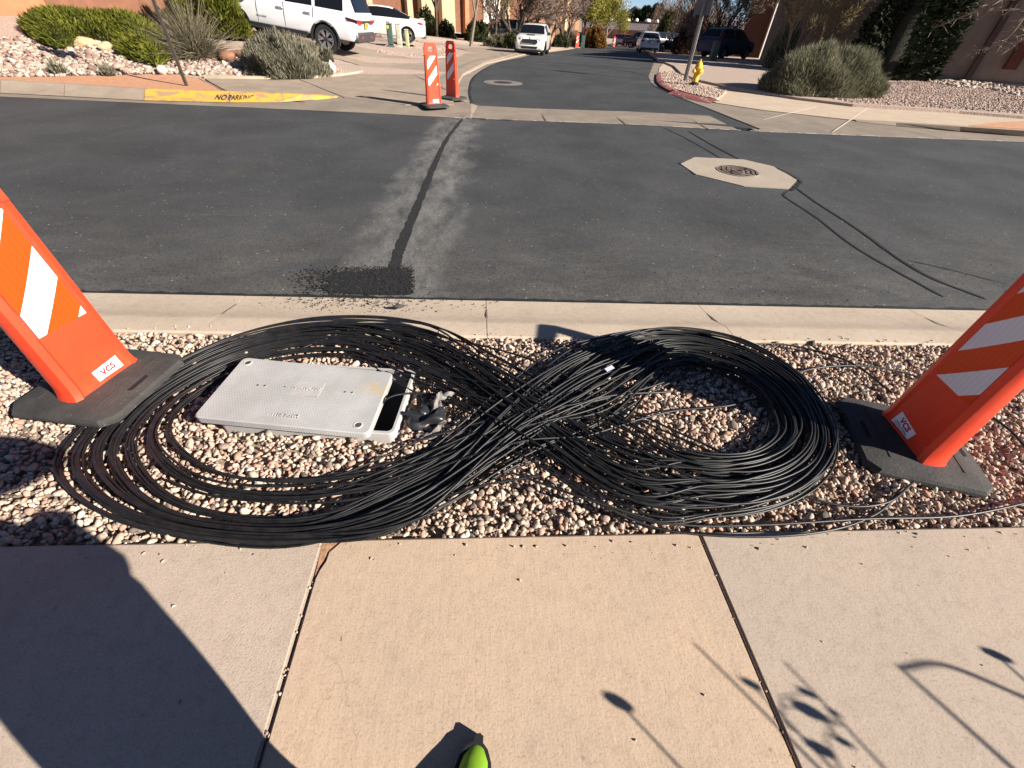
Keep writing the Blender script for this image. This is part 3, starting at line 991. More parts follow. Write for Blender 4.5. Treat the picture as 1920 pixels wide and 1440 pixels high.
tg = g.build('cable_tag', M('tag_white', (.55, .55, .66), .5, .05), cable, loc=(q.x, q.y, .083)); tg.rotation_euler = (.1, -.15, .45)

# ---- traffic channelizers
def plastic():
    m, t, b = nt('orange_plastic')
    b.inputs['Roughness'].default_value = .45
    v = coords(t)
    c = ramp(t, noise(t, v, 6, 6, .65), [(.3, (.70, .045, .014)), (.7, (.82, .062, .018))])
    c = mix(t, ramp(t, noise(t, coords(t, (1, 1, .18)), 26, 6, .75), [(.60, (0, 0, 0)), (.72, (.35,)*3)]), c, (.62, .22, .14))
    sp = ramp(t, noise(t, v, 70, 3, .8), [(.24, (.30, .20, .17)), (.31, (1, 1, 1))])
    c = mix(t, .7, c, sp, 'MULTIPLY')
    t.links.new(c, b.inputs['Base Color'])
    bumpn(t, b, noise(t, v, 60, 4), .1, .002)
    return m
ORG = plastic()
def sheeting(name, col):
    m, t, b = nt(name)
    b.inputs['Roughness'].default_value = .35
    v = coords(t)
    w = N(t, 'ShaderNodeTexWave', wave_type='BANDS', bands_direction='Y'); w.inputs['Scale'].default_value = 14; w.inputs['Distortion'].default_value = .3
    t.links.new(v, w.inputs['Vector'])
    c = mix(t, .16, col, ramp(t, w.outputs['Fac'], [(.3, (.6, .6, .6)), (.6, (1, 1, 1))]), 'MULTIPLY')
    c = mix(t, 1, c, ramp(t, noise(t, v, 45, 5, .7), [(.28, (.8, .78, .76)), (.42, (1, 1, 1))]), 'MULTIPLY')
    sc_ = ramp(t, noise(t, coords(t, (1, 14, 2.5)), 5, 4, .8), [(.25, (.45, .42, .4)), (.285, (1, 1, 1))])
    c = mix(t, .8, c, sc_, 'MULTIPLY')
    t.links.new(c, b.inputs['Base Color'])
    bumpn(t, b, w.outputs['Fac'], .08, .002)
    return m
SHW = sheeting('white_sheeting', (.78, .75, .75))
SHO = sheeting('orange_sheeting', (.72, .062, .004))
RUB = None
def rubber():
    m, t, b = nt('rubber_base')
    b.inputs['Roughness'].default_value = .85
    v = coords(t)
    c = ramp(t, noise(t, v, 7, 6, .7), [(.3, (.020, .019, .018)), (.7, (.055, .050, .046))])
    w = ramp(t, noise(t, coords(t, (3, 1.2, 1)), 34, 6, .8), [(.62, (0, 0, 0)), (.70, (.55,)*3)])
    w = mix(t, 1, w, ramp(t, noise(t, v, 5, 3), [(.45, (0, 0, 0)), (.62, (1, 1, 1))]), 'MULTIPLY')
    c = mix(t, w, c, (.40, .38, .36))
    t.links.new(c, b.inputs['Base Color'])
    bumpn(t, b, noise(t, v, 70, 5, .7), .7, .005)
    return m
RUB = rubber()
STW = M('sticker_white', (.80, .78, .77), .4, .02, 20)
RED = M('print_red', (.42, .02, .03), .5, 0)
BLKP = M('print_black', (.02, .02, .022), .5, 0)
PH = 1.075
def hw(z): return .172 - .034*z/PH            # half width of the panel at height z
def channelizer(name, loc, rz, base_rot, face, label, group, sticker=True, detail=True, phase=.455):
    """panel stands across local y, its printed faces look along local x"""
    c = thing(name, loc, label, 'traffic channelizer', rz, group)
    # rubber base
    g = Geo()
    s, e = .27, .05
    rings = []
    for (k, z) in ((1.0, .0), (1.0, .018), (.965, .034), (.80, .047), (.55, .05)):
        q = s*k; ee = e*k
        rings.append([(q-ee, -q, z), (q, -q+ee, z), (q, q-ee, z), (q-ee, q, z), (-q+ee, q, z), (-q, q-ee, z), (-q, -q+ee, z), (-q+ee, -q, z)])
    vs = [p for r_ in rings for p in r_]
    fs = [(i*8+j, i*8+(j+1) % 8, (i+1)*8+(j+1) % 8, (i+1)*8+j) for i in range(4) for j in range(8)]
    fs += [tuple(range(7, -1, -1)), tuple(range(32, 40))]
    g.add(vs, fs)
    g.xf(Matrix.Rotation(base_rot, 4, 'Z'))
    base = g.build('rubber_base', RUB, c, smooth=25)
    if detail:
        for sgn in (-1, 1):
            g = Geo()
            pl_ = [(sgn*.205+.016*math.cos(a)*1.0, (.045 if math.sin(a) > 0 else -.045)+.016*math.sin(a)) for a in np.linspace(0, 2*math.pi, 14, endpoint=False)]
            g.prism(pl_, .03, .0478)
            g.xf(Matrix.Rotation(base_rot, 4, 'Z'))
            g.build('grip_slot', M('slot_black', (.006, .006, .006), .95, 0), base)
            g = Geo(); g.box((sgn*.155, 0, .049), (.008, .36, .006)); g.xf(Matrix.Rotation(base_rot, 4, 'Z')); g.build('base_rib', RUB, base)
    # hollow plastic panel: flat recessed face between two raised side flanges, handle hole near the top
    g = Geo()
    zs = [.045, .07, .11, .2, .35, .5, .65, .8, .885]
    D0 = .062
    def dep(z): return D0-.030*z/PH
    def sect(z, flare=0.0):
        w, d = hw(z)+flare, dep(z)+flare*.5
        fl = .036; rec = .010
        half = [(d, 0), (d-rec*0-.0, 0)]
        return [(d-rec, -w+fl+.012), (d, -w+fl), (d*.80, -w+.008), (d*.3, -w), (-d*.3, -w), (-d*.80, -w+.008), (-d, -w+fl), (-d+rec, -w+fl+.012),
                (-d+rec, w-fl-.012), (-d, w-fl), (-d*.80, w-.008), (-d*.3, w), (d*.3, w), (d*.80, w-.008), (d, w-fl), (d-rec, w-fl-.012)]
    vs = []
    for i, z in enumerate(zs): vs += [(p[0], p[1], z) for p in sect(z, .012 if i == 0 else (.004 if i == 1 else 0))]
    k = 16
    fs = [(i*k+j, i*k+(j+1) % k, (i+1)*k+(j+1) % k, (i+1)*k+j) for i in range(len(zs)-1) for j in range(k)]
    fs.append(tuple(range(k-1, -1, -1))); fs.append(tuple((len(zs)-1)*k+j for j in range(k)))
    g.add(vs, fs)
    panel = g.build('panel', ORG, c, smooth=28)
    # head with its hand hole
    w0, w1, d = hw(.885), hw(PH)-.01, dep(.9)
    outer = [(-w0, .8855), (w0, .8855), (w0-.006, .96), (w1, 1.03), (w1-.018, 1.062), (w1-.045, PH), (-w1+.045, PH), (-w1+.018, 1.062), (-w1, 1.03), (-w0+.006, .96)]
    hl = [(-.050, .935), (.050, .935), (.062, .95), (.062, .99), (.056, 1.006), (.044, 1.016), (-.044, 1.016), (-.056, 1.006), (-.062, .99), (-.062, .95)]
    n_ = 10; vs = []
    for x in (d*.5, -d*.5):
        vs += [(x, p[0], p[1]) for p in outer]+[(x, p[0], p[1]) for p in hl]
    fs = []
    for j in range(n_):
        q = (j+1) % n_
        fs += [(j, q, n_+q, n_+j), (2*n_+j, 3*n_+j, 3*n_+q, 2*n_+q), (j, 2*n_+j, 2*n_+q, q), (n_+j, n_+q, 3*n_+q, 3*n_+j)]
    g = Geo(); g.add(vs, fs); g.build('handle', ORG, panel)
    # diagonal stripes on both faces, each a thin sheet on the recessed face
    for sx in (1, -1):
        z0, z1 = .378, .868
        per = .16; sl = 1.08
        def wid(z): return hw(z)-.05
        xs_ = lambda z: sx*(dep(z)-.010+.0012)
        zc = phase-per*.92*4
        idx = 0
        while zc < z1+.3:
            a0, a1 = zc, zc+per*.92
            # band between lines z = a + sl*y*dirn
            dirn = sx
            poly = []
            Y = np.linspace(-1, 1, 9)
            lo_, hi_ = [], []
            for yy in Y:
                w = wid((z0+z1)/2)
                lo_.append((yy*w, a0+dirn*sl*(yy*w)))
                hi_.append((yy*w, a1+dirn*sl*(yy*w)))
            poly = lo_+hi_[::-1]
            # clip to the sheet (z0..z1)
            def clip(pl, zz, keep):
                out = []
                for i in range(len(pl)):
                    p, q = pl[i], pl[(i+1) % len(pl)]
                    ip, iq = keep(p[1]), keep(q[1])
                    if ip: out.append(p)
                    if ip != iq:
                        t_ = (zz-p[1])/(q[1]-p[1]); out.append((p[0]+(q[0]-p[0])*t_, zz))
                return out
            poly = clip(poly, z0, lambda z: z >= z0)
            if poly: poly = clip(poly, z1, lambda z: z <= z1)
            if len(poly) > 2:
                w_m = wid((z0+z1)/2)
                vs = [(xs_(z), y*wid(z)/w_m, z) for y, z in poly]
                g = Geo(); g.add(vs, [tuple(range(len(vs)))])
                st = g.build('stripe', SHO if idx % 2 else SHW, panel)
                tag(st, 'white reflective stripe' if idx % 2 == 0 else 'orange reflective stripe')
            zc += per*.92; idx += 1
    if sticker:
        sx = face
        zc = .085
        nx = Vector((sx, 0, .03)).normalized()
        fr = frame((sx*(dep(zc)-.010+.002), sx*.0+.03, zc), (0, sx, 0), nx)
        g = Geo(); g.box((0, 0, 0), (.135, .090, .001)); fr = fr @ Matrix.Rotation(rad(4 if sticker == 1 else -9), 4, 'Z'); g.xf(fr); stk = g.build('sticker', STW, panel)
        g = text_geo('VCS', .042, .001, bold=.0016); g.xf(fr @ Matrix.Translation((0, .012 if sticker == 1 else .020, .0012))); g.build('sticker_name', RED, stk, fix=False)
        g = text_geo('TRAFFIC CONTROL', .0105, .001); g.xf(fr @ Matrix.Translation((0, -.014 if sticker == 1 else -.004, .0012))); g.build('sticker_text', BLKP, stk, fix=False)
        if sticker == 2:
            g = Geo(); g.box((0, -.014, .0012), (.11, .002, .0006)); g.xf(fr); g.build('sticker_line', BLKP, stk)
            g = text_geo('505-508-4275', .016, .001, bold=.0003); g.xf(fr @ Matrix.Translation((0, -.029, .0012))); g.build('sticker_number', BLKP, stk, fix=False)
    return c
channelizer('traffic_channelizer', (-1.955, 1.735, .022), rad(-14), rad(4), 1, 'sunlit orange channelizer with white stripes on rubber base at the left of the cable', 'channelizers around the work', 1)
channelizer('traffic_channelizer', (2.165, 1.270, -.012), rad(-9), rad(-10), -1, 'shaded orange channelizer with white stripes on rubber base at the right of the cable', 'channelizers around the work', 2, True, .33)
d1 = channelizer('traffic_channelizer', tuple(G(814, 199, -.006)), rad(-62), rad(0), 1, 'sunlit orange and white channelizer on the far corner, nearer of two', 'channelizers around the work', 1, False)
d1.location.z = -.006
d2 = channelizer('traffic_channelizer', tuple(G(849, 185, -.006)), rad(-128), rad(0), 1, 'shaded orange and white channelizer on the far corner, farther of two', 'channelizers around the work', 0, False)
d2.location.z = -.006

# ---- the photographer (stands behind the lens; casts the shadow at lower left)
def skin(name, V, E_, mat, parent, root=0, sub=2):
    me = bpy.data.meshes.new(name)
    me.from_pydata([v[:3] for v in V], E_, [])
    o = bpy.data.objects.new(name, me); COL.objects.link(o)
    md = o.modifiers.new('skin', 'SKIN')
    for i, v in enumerate(V):
        sv = me.skin_vertices[0].data[i]
        sv.radius = (v[3], v[4] if len(v) > 4 else v[3])
        sv.use_root = (i == root)
    md2 = o.modifiers.new('sub', 'SUBSURF'); md2.levels = md2.render_levels = sub
    dg = bpy.context.evaluated_depsgraph_get()
    m2 = bpy.data.meshes.new_from_object(o.evaluated_get(dg))
    bpy.data.objects.remove(o)
    m2.polygons.foreach_set('use_smooth', [True]*len(m2.polygons))
    m2.materials.clear(); m2.materials.append(mat)
    return link(name, m2, parent)
person = thing('person', (-.12, -.10, 0), 'person in dark clothes and lime green shoes taking the picture on the sidewalk', 'person')
SKINM = M('skin_tone', (.50, .30, .22), .55, .06, 12)
CLOTH = M('dark_trousers', (.035, .038, .05), .9, .2, 20, .3, 120)
SHIRT = M('work_shirt', (.07, .075, .09), .9, .2, 20, .3, 120)
V = [(.17, -.065, .95, .28, .145),                                      # 0 pelvis
     (.15, -.11, 1.12, .24, .14), (.12, -.17, 1.30, .24, .13), (.08, -.18, 1.42, .16, .10), (.05, -.17, 1.50, .055), (.03, -.12, 1.60, .085, .10), (.03, -.12, 1.70, .085, .10), (.03, -.13, 1.76, .055, .07),
     (.17, -.02, .80, .13), (.045, .01, .50, .098), (.0, .0, .30, .066), (.02, .005, .09, .05),     # right leg
     (-.08, -.03, .82, .16), (-.14, -.06, .50, .125), (-.15, -.08, .30, .09), (-.15, -.06, .09, .055),   # left leg
     (.28, -.16, 1.42, .085), (.54, .13, 1.36, .072), (.40, .09, 1.48, .055), (.29, .02, 1.50, .034), # right arm
     (-.16, -.17, 1.40, .08), (-.46, -.04, 1.15, .062), (-.12, -.01, 1.34, .045), (.03, -.005, 1.42, .030)] # left arm
Ed = [(0, 1), (1, 2), (2, 3), (3, 4), (4, 5), (5, 6), (6, 7), (0, 8), (8, 9), (9, 10), (10, 11), (0, 12), (12, 13), (13, 14), (14, 15), (3, 16), (16, 17), (17, 18), (18, 19), (3, 20), (20, 21), (21, 22), (22, 23)]
body = skin('body', V, Ed, SKINM, person)
body.data.materials.append(SHIRT); body.data.materials.append(CLOTH)
for p in body.data.polygons:
    c_ = p.center
    arm = (.27 < c_.x < .35 or -.07 < c_.x < .08) and c_.y > -.06 and c_.z > 1.36
    p.material_index = 0 if c_.z > 1.48 or arm else (1 if c_.z > .93 else 2)
def hand(name, wrist, fwd, upv, side, parent):
    """palm with four fingers and a thumb, curled round the phone"""
    f_, u_ = Vector(fwd).normalized(), Vector(upv).normalized()
    r_ = f_.cross(u_).normalized()*side
    W = Vector(wrist)
    def P(a, b, c_, rr): q = W+f_*a+r_*b+u_*c_; return (q.x, q.y, q.z, rr)
    V = [P(0, 0, 0, .024), P(.04, 0, 0, .030), P(.075, 0, 0, .030)]; E_ = [(0, 1), (1, 2)]
    for i, (b, L) in enumerate(((-.028, .066), (-.009, .075), (.010, .070), (.028, .055))):
        k = len(V)
        V += [P(.085, b, .0, .0095), P(.085+L*.45, b*1.05, .010, .009), P(.085+L*.72, b*1.05, .032, .008), P(.085+L*.74, b, .052, .007)]
        E_ += [(2, k), (k, k+1), (k+1, k+2), (k+2, k+3)]
    k = len(V)
    V += [P(.03, -.034, .006, .011), P(.055, -.056, .022, .010), P(.078, -.055, .045, .0085)]
    E_ += [(1, k), (k, k+1), (k+1, k+2)]
    return skin(name, V, E_, SKINM, parent, 0, 1)
hand('hand', (.29, .02, 1.50), (-.9, .0, .3), (0, -1, 0), 1, person)
hand('hand', (.03, -.005, 1.42), (.2, .1, .9), (.9, .1, -.3), -1, person)
# face, ears, hair
g = Geo(); g.tube([(0, .11, 1.655), (0, .135, 1.635), (0, .14, 1.615), (0, .115, 1.60)], [.008, .012, .017, .010], 8); g.move((.03, -.125, 0)).build('nose', SKINM, body, smooth=60)
for s in (-1, 1):
    g = Geo(); g.lathe([(.0, .013), (.008, .011), (.013, .0), (.008, -.011), (0, -.013)], 10, (s*.033, .103, 1.665), cap=False); g.move((.03, -.125, 0)).build('eye', M('eye_white', (.7, .68, .66), .3, 0), body, smooth=60)
    g = Geo(); g.tube([(s*.088, -.005, 1.69), (s*.100, -.012, 1.675), (s*.100, -.01, 1.645), (s*.086, .005, 1.625)], [.008, .013, .012, .006], 8); g.move((.03, -.125, 0)).build('ear', SKINM, body, smooth=60)
g = Geo(); g.tube([(-.027, .103, 1.575), (-.01, .112, 1.577), (.01, .112, 1.577), (.027, .103, 1.575)], [.004, .008, .008, .004], 8); g.move((.03, -.125, 0)).build('mouth', M('lips', (.38, .17, .14), .5, .05), body, smooth=60)
g = Geo(); g.lathe([(.094, 1.69), (.100, 1.72), (.092, 1.765), (.062, 1.795), (.0, 1.806)], 20, (0, .0, 0), cap=False); g.move((.03, -.125, 0)).build('hair', M('dark_hair', (.03, .022, .016), .7, .3, 60, .6, 200), body, smooth=60)
LIME = M('lime_shoe', (.16, .30, .01), .65, .12, 30, .3, 300, .001)
SOLE = M('black_sole', (.008, .008, .009), .7, .1)
for (sx, yo, rz_) in ((.050, .092, -.24), (-.15, -.06, .25)):
    g = Geo()
    secs = [(-.095, .030, .10), (-.08, .040, .115), (-.03, .043, .12), (.03, .044, .105), (.09, .048, .085), (.145, .048, .066), (.185, .040, .052), (.210, .026, .040), (.222, .010, .030)]
    vs = []
    for y, w, h in secs:
        for a in np.linspace(0, math.pi, 9): vs.append((w*math.cos(a)*.93, y, .022+(h-.022)*math.sin(a)**.8))
    k = 9
    fs = [(i*k+j, i*k+j+1, (i+1)*k+j+1, (i+1)*k+j) for i in range(len(secs)-1) for j in range(k-1)]
    fs += [tuple(range(k)), tuple((len(secs)-1)*k+j for j in range(k))]
    fs += [(i*k, i*k+k-1, (i+1)*k+k-1, (i+1)*k) for i in range(len(secs)-1)]
    m_ = Matrix.Translation((sx, yo, 0)) @ Matrix.Rotation(rz_, 4, 'Z')
    g.add(vs, fs); g.xf(m_)
    sh = g.build('shoe', LIME, person, smooth=60)
    out = [(-w*1.05-.003, y) for y, w, h in secs]; out = [(-.02, -.108)]+out+[(-.012, .238), (.0, .241), (.010, .236)]+[(w*1.05+.002, y) for y, w, h in reversed(secs)]+[(.02, -.108)]
    g = Geo(); g.prism(out, .001, .036); g.xf(m_); g.build('sole', SOLE, sh)
    tc_ = [(-.050*1.05, .12), (-.046*1.06, .165), (-.034, .215), (-.012, .24), (.012, .24), (.034, .213), (.046*1.06, .165), (.05*1.05, .12)]
g = Geo(); g.box((0, 0, 0), (.12, .16, .26), bev=.04); g.box((.0, .0, .11), (.13, .17, .06), bev=.02)  # unseen bulk added at the hip to fill out the cast shadow
tp = g.build('shadow_pouch', CLOTH, None, smooth=40, loc=(.195, -.115, 1.0))
tag(tp, 'unseen pouch added at the right hip to shape the shadow of the person in lime green shoes', 'shadow caster')
# the phone itself, just behind the lens
g = Geo(); g.box((0, 0, 0), (.15, .008, .075), bev=.003)
ph = g.build('phone', M('phone_black', (.02, .02, .022), .25, 0), None, smooth=30)
pm = Matrix((CR, fw, CU)).transposed().to_4x4(); pm.translation = CC-fw*.02+CR*.05
ph.matrix_world = pm
tag(ph, 'black phone held up in both hands by the person in lime green shoes', 'phone')

# ---- flower stalks of a yard plant behind the sidewalk; their shadows fall on the slabs
STEM = M('stem', (.20, .17, .08), .8, .2)
POD = M('seed_pod', (.16, .10, .05), .8, .3, 40, .5, 80)
plant = thing('yard_plant', (2.35, -1.75, -.16), 'tall yard plant with thin stalks and seed heads beside the sidewalk', 'plant')
K = 1/math.tan(SUN_EL)
def lift(px, py, h):
    q = G(px, py, 0)
    return Vector((q.x+SUN_AZ.x*K*h, q.y+SUN_AZ.y*K*h, h))
pb = plant.location
def stalk(tip, bend, r=.006, pods=()):
    t_ = tip-pb
    mid_ = t_*.55+Vector(bend)
    g = Geo(); P = catmull([(0, 0, 0), mid_, t_], 10); g.tube(P, [r*1.4-(r*.9)*i/(len(P)-1) for i in range(len(P))], 6)
    st = g.build('stalk', STEM, plant, smooth=60)
    for (q, s) in pods:
        v = q-pb
        j = min(P, key=lambda p: (p-v).length)
        g = Geo()
        d_ = (v-j)
        if d_.length > .02: g.tube([j, j+d_*.5+Vector((0, 0, .02)), v], [.003, .0025, .002], 5)
        pod = [(0, -.5), (.30, -.42), (.46, -.15), (.48, .1), (.3, .4), (0, .5)]
        g.lathe([(a*s, b*s*1.5) for a, b in pod], 10, v, cap=False)
        g.build('seed_head', POD, plant, smooth=60)
a = lift(1158, 1315, .66); stalk(a, (.06, -.04, .16), .006, [(a, .034)])
a = lift(1300, 1205, .80); stalk(a, (.05, .02, .14), .006, [])
a = lift(1408, 1282, .78); stalk(a, (.03, .0, .14), .0055, [(a, .024), (lift(1512, 1298, .78), .021), (lift(1516, 1332, .74), .036), (lift(1562, 1335, .86), .016), (lift(1536, 1403, .66), .030)])
a = lift(1470, 1240, .84); stalk(a, (.0, .03, .14), .005, [(lift(1580, 1390, .72), .02)])
a = lift(1688, 1252, .90); stalk(a, (.10, .02, .1), .009, [])
a = lift(1868, 1228, .62); stalk(a, (.1, .1, .12), .006, [(a, .032)])
b0 = lift(1688, 1252, .90); b1 = lift(1775, 1248, .95); b2 = lift(1960, 1325, .95)
g = Geo(); g.tube(catmull([b0-pb, b1-pb, b2-pb], 8), .007, 6); g.build('stalk', STEM, plant, smooth=60)
for j in range(26):
    a_ = random.uniform(0, 6.28); L_ = random.uniform(.25, .45)
    g = Geo(); q = Vector((math.cos(a_)*L_, math.sin(a_)*L_*.8, .12+random.uniform(0, .25))); w = Vector((-math.sin(a_), math.cos(a_), 0))*.012
    m1 = q*.5+Vector((0, 0, .16))
    g.add([(-w.x, -w.y, 0), (w.x, w.y, 0), m1+w, m1-w, q], [(0, 1, 2, 3), (3, 2, 4)]); g.build('leaf', M('leaf_green', (.06, .09, .03), .7, .3), plant)
# ================================================================== FAR SIDE OF THE STREET
PINK = M('pink_gravel', (.36, .25, .195), .95, .22, 22, .9, 26, .03, col2=(.50, .39, .32))
GRAN = M('orange_granite', (.46, .235, .135), .95, .15, 9, .5, 60, .01)
def jit(l): return l
# left corner ----------------------------------------------------------------
CT, CB = .05, -.075
lk_top = [G(a, b, CT) for a, b in [(0, 151), (120, 158), (270, 167.5), (430, 172.5), (560, 177)]]
lk_bot = [G(a, b, CB) for a, b in [(0, 174), (120, 180), (270, 188), (430, 192), (520, 191.5)]]
ramp_end = G(648, 183.5, -.03)
def ext(l, n=25):
    a, b = l[0], l[1]
    d = (a-b).normalized()
    return [a+d*n]+l
lk_top, lk_bot = ext(lk_top), ext(lk_bot)
lk_top.append(ramp_end+Vector((.05, .03, .005))); lk_bot.append(ramp_end-Vector((0, .03, .0)))
left_kerb = thing('corner_kerb', (0, 0, 0), None, None); tag(left_kerb, kind='structure')
def paint(name, col, under, thr, col2=None):
    m, t, b = nt(name)
    b.inputs['Roughness'].default_value = .75
    v = coords(t)
    n = noise(t, coords(t, (1, 1, 2.5)), 3.2, 7, .7, .6)
    c = mix(t, ramp(t, noise(t, v, 14, 5), [(.3, (.0,)*3), (.7, (.6,)*3)]), col, col2 or sc(col, .8))
    c = mix(t, ramp(t, n, [(thr, (1, 1, 1)), (thr+.05, (0, 0, 0))]), c, under)
    t.links.new(c, b.inputs['Base Color'])
    bumpn(t, b, noise(t, v, 60, 4), .3, .005)
    return m
YEL = paint('kerb_yellow', (.60, .35, .045), (.36, .22, .12), .45, (.62, .30, .05))
for i in range(len(lk_top)-1):
    t0, t1, b0, b1 = lk_top[i], lk_top[i+1], lk_bot[min(i, len(lk_bot)-1)], lk_bot[min(i+1, len(lk_bot)-1)]
    back = Vector((0, .16, 0))
    g = Geo()
    d = (t1-t0).normalized()*.006
    g.add([b0+d, b1-d, t1-d+Vector((0, 0, -.012)), t0+d+Vector((0, 0, -.012)), t1-d+Vector((0, .02, 0)), t0+d+Vector((0, .02, 0)), t1-d+back, t0+d+back], [(0, 1, 2, 3), (3, 2, 4, 5), (5, 4, 6, 7)])
    g.build('kerb_length', YEL if i >= 3 else FARC, left_kerb, smooth=25)
    # a back filling so that the joints read dark
    g = Geo(); o_ = Vector((0, .03, -.01)); g.add([b0+o_, b1+o_, t1+o_, t0+o_], [(0, 1, 2, 3)]); g.build('joint_back', M('joint_dirt'), left_kerb)
# stencilled words on the yellow kerb face
p0, p1 = G(436, 182.5, -.012), G(478, 185.5, -.012)
xd = (lk_bot[5]-lk_bot[4]).normalized(); upd = (lk_top[4]-lk_bot[4]).normalized()
for txt, pa, pb_ in (('NO', (396.5, 181), (418.5, 182.5)), ('PARKING', (422, 182.5), (472, 185.5))):
    a, b = G(*pa, -.012), G(*pb_, -.012)
    tg = text_geo(txt, 1.0, .001, bold=.02)
    xs_ = [v[0] for v in tg.v]; ys_ = [v[1] for v in tg.v]
    w_, h_ = max(xs_)-min(xs_), max(ys_)-min(ys_)
    cx_, cy_ = (max(xs_)+min(xs_))/2, (max(ys_)+min(ys_))/2
    L_ = (b-a).length
    x_ = (b-a).normalized(); nrm = x_.cross(upd).normalized()
    u_ = nrm.cross(x_)
    k_ = max(i for i in range(len(lk_top)-1) if lk_top[i].x <= (a.x+b.x)/2)
    tt = ((a.x+b.x)/2-lk_top[k_].x)/(lk_top[k_+1].x-lk_top[k_].x)
    T_, B_ = lk_top[k_].lerp(lk_top[k_+1], tt), lk_bot[k_].lerp(lk_bot[k_+1], tt)
    ctr = T_.lerp(B_, .55)
    x_ = (lk_top[k_+1]-lk_top[k_]).lerp(lk_bot[k_+1]-lk_bot[k_], .55).normalized()
    nrm = x_.cross(T_-B_).normalized(); upf = nrm.cross(x_)
    hgt = .23
    tg.v = [tuple(ctr+x_*((v[0]-cx_)*L_*.84/w_)+upf*((v[1]-cy_)*hgt/h_)+nrm*(.006+v[2])) for v in tg.v]
    tg.build('stencil_lettering', M('stencil_black', (.045, .035, .02), .8, .3, 60), left_kerb, fix=False)

# gutter pan of the left corner and valley gutter across the side street
pan_far = [G(a, b, CB if a < 500 else -.04 if a < 600 else -.006 if a < 892 else -.06) for a, b in [(0, 175), (120, 181), (270, 189), (430, 193), (560, 191), (648, 181), (760, 193), (884, 194), (896, 198), (1000, 203.5), (1180, 209), (1330, 217)]]
pan_near = [Vector((x, fey(x)-.02, RZ+.004)) for x in [p.x for p in pan_far]]
g = Geo(); vs = []
pf = ext(pan_far); pn = [Vector((pf[0].x, fey(pf[0].x)-.02, RZ+.004))]+pan_near
for a, b in zip(pn, pf): vs += [(a.x, a.y, RZ+.004), (b.x, b.y, max(b.z, RZ+.010))]
g.add(vs, [(2*i, 2*i+2, 2*i+3, 2*i+1) for i in range(len(pf)-1)])
tag(g.build('valley_gutter', APRC), kind='structure')
vg = bpy.data.objects['valley_gutter']
for k, (a, b) in enumerate([((868, 221), (884, 197)), ((1008, 203), (1024, 228)), ((1140, 209), (1175, 235)), ((1275, 214), (1330, 244)), ((640, 182), (705, 208))]):
    strip(pxs([a, ((a[0]+b[0])/2, (a[1]+b[1])/2), b]), .035, RZ+.0165, 'joint', M('joint_dirt'), vg, .3, 5, k)

g = Geo(); re_ = random.Random(12); x = FE[5][0]-.2
while x < FE[-2][0]+4:
    l_ = re_.uniform(.05, .45); w_ = re_.uniform(.012, .03); y0, y1 = fey(x)-.02, fey(x+l_)-.02
    g.add([(x, y0-w_, RZ+.0085), (x+l_, y1-w_*re_.uniform(.6, 1), RZ+.0085), (x+l_, y1+w_*.6, RZ+.0095), (x, y0+w_*.6, RZ+.0095)], [(0, 1, 2, 3)])
    x += l_+re_.uniform(.02, .35)
g.build('chipped_edge', M('chipped_pale', (.50, .46, .40), .9, .2, 20), vg)
# yards and concrete of the left side
ZP = -.035
left_yard_px = [(-700, 130), (-200, 140), (0, 150), (120, 157), (270, 166), (430, 171), (560, 176), (650, 181), (760, 195), (848, 192), (852, 165), (868, 140), (912, 118), (985, 101), (1052, 93), (1110, 86), (1140, 81), (1172, 77)]
LY = [xy(GH(a, b, -.02)) for a, b in left_yard_px]
LY += [(40, 130), (-60, 130), (-90, 40)]
left_yard = drape('left_yard', LY, -.03, PINK, kind='structure')
def patchpx(name, l, off, mat, parent=None, kind='structure'):
    return drape(name, [xy(GH(a, b, off)) for a, b in l], off, mat, parent, kind=kind if parent is None else None)
patchpx('driveway', [(384, 147), (470, 148), (560, 148), (640, 142.5), (708, 131), (640, 112), (560, 94), (470, 78), (430, 66), (300, 30), (480, 25), (560, 50), (700, 78), (720, 98), (800, 112), (862, 106), (880, 96), (760, 62), (740, 40), (830, 45), (905, 82), (955, 92), (982, 98), (912, 115), (868, 138), (852, 165), (850, 196), (760, 196), (650, 182.5), (560, 177), (430, 172)], -.008, FARC)
patchpx('granite_strip', [(-300, 128), (0, 144), (90, 144), (180, 141), (330, 140), (372, 146), (420, 171), (270, 165.5), (120, 157.5), (0, 151), (-300, 140)], -.004, GRAN)
patchpx('utility_gravel', [(705, 97), (730, 80), (790, 76), (840, 88), (858, 104), (800, 108), (740, 104)], .002, M('pale_gravel', (.47, .36, .28), .95, .25, 25, .9, 30, .03))
patchpx('roadside_gravel', [(800, 60), (870, 64), (905, 78), (925, 82), (968, 90), (1000, 98), (1040, 92), (1100, 82), (1140, 76), (1120, 66), (1000, 60), (900, 45), (830, 40)], .003, M('tan_gravel', (.50, .36, .27), .95, .22, 18, .8, 26, .03))
# pale edging round the planting bed
e = [GH(a, b) for a, b in [(384, 143), (440, 145.5), (520, 146.5), (580, 145), (640, 140), (680, 134.5), (706, 129.5)]]
g = Geo(); P = catmull(e, 6); vs = []
for i, p in enumerate(P):
    d = (P[min(i+1, len(P)-1)]-P[max(i-1, 0)]).normalized(); nr = Vector((-d.y, d.x, 0))*.07
    vs += [(p-nr)+Vector((0, 0, -.05)), (p-nr)+Vector((0, 0, .035)), (p+nr)+Vector((0, 0, .04)), (p+nr)+Vector((0, 0, -.05))]
g.add(vs, [(4*i+j, 4*i+j+1, 4*i+j+5, 4*i+j+4) for i in range(len(P)-1) for j in range(3)])
tag(g.build('bed_edging', concrete('edging', (.52, .43, .32), (.44, .36, .26), .3), smooth=40), 'pale curved concrete edging round the left planting bed', 'edging')
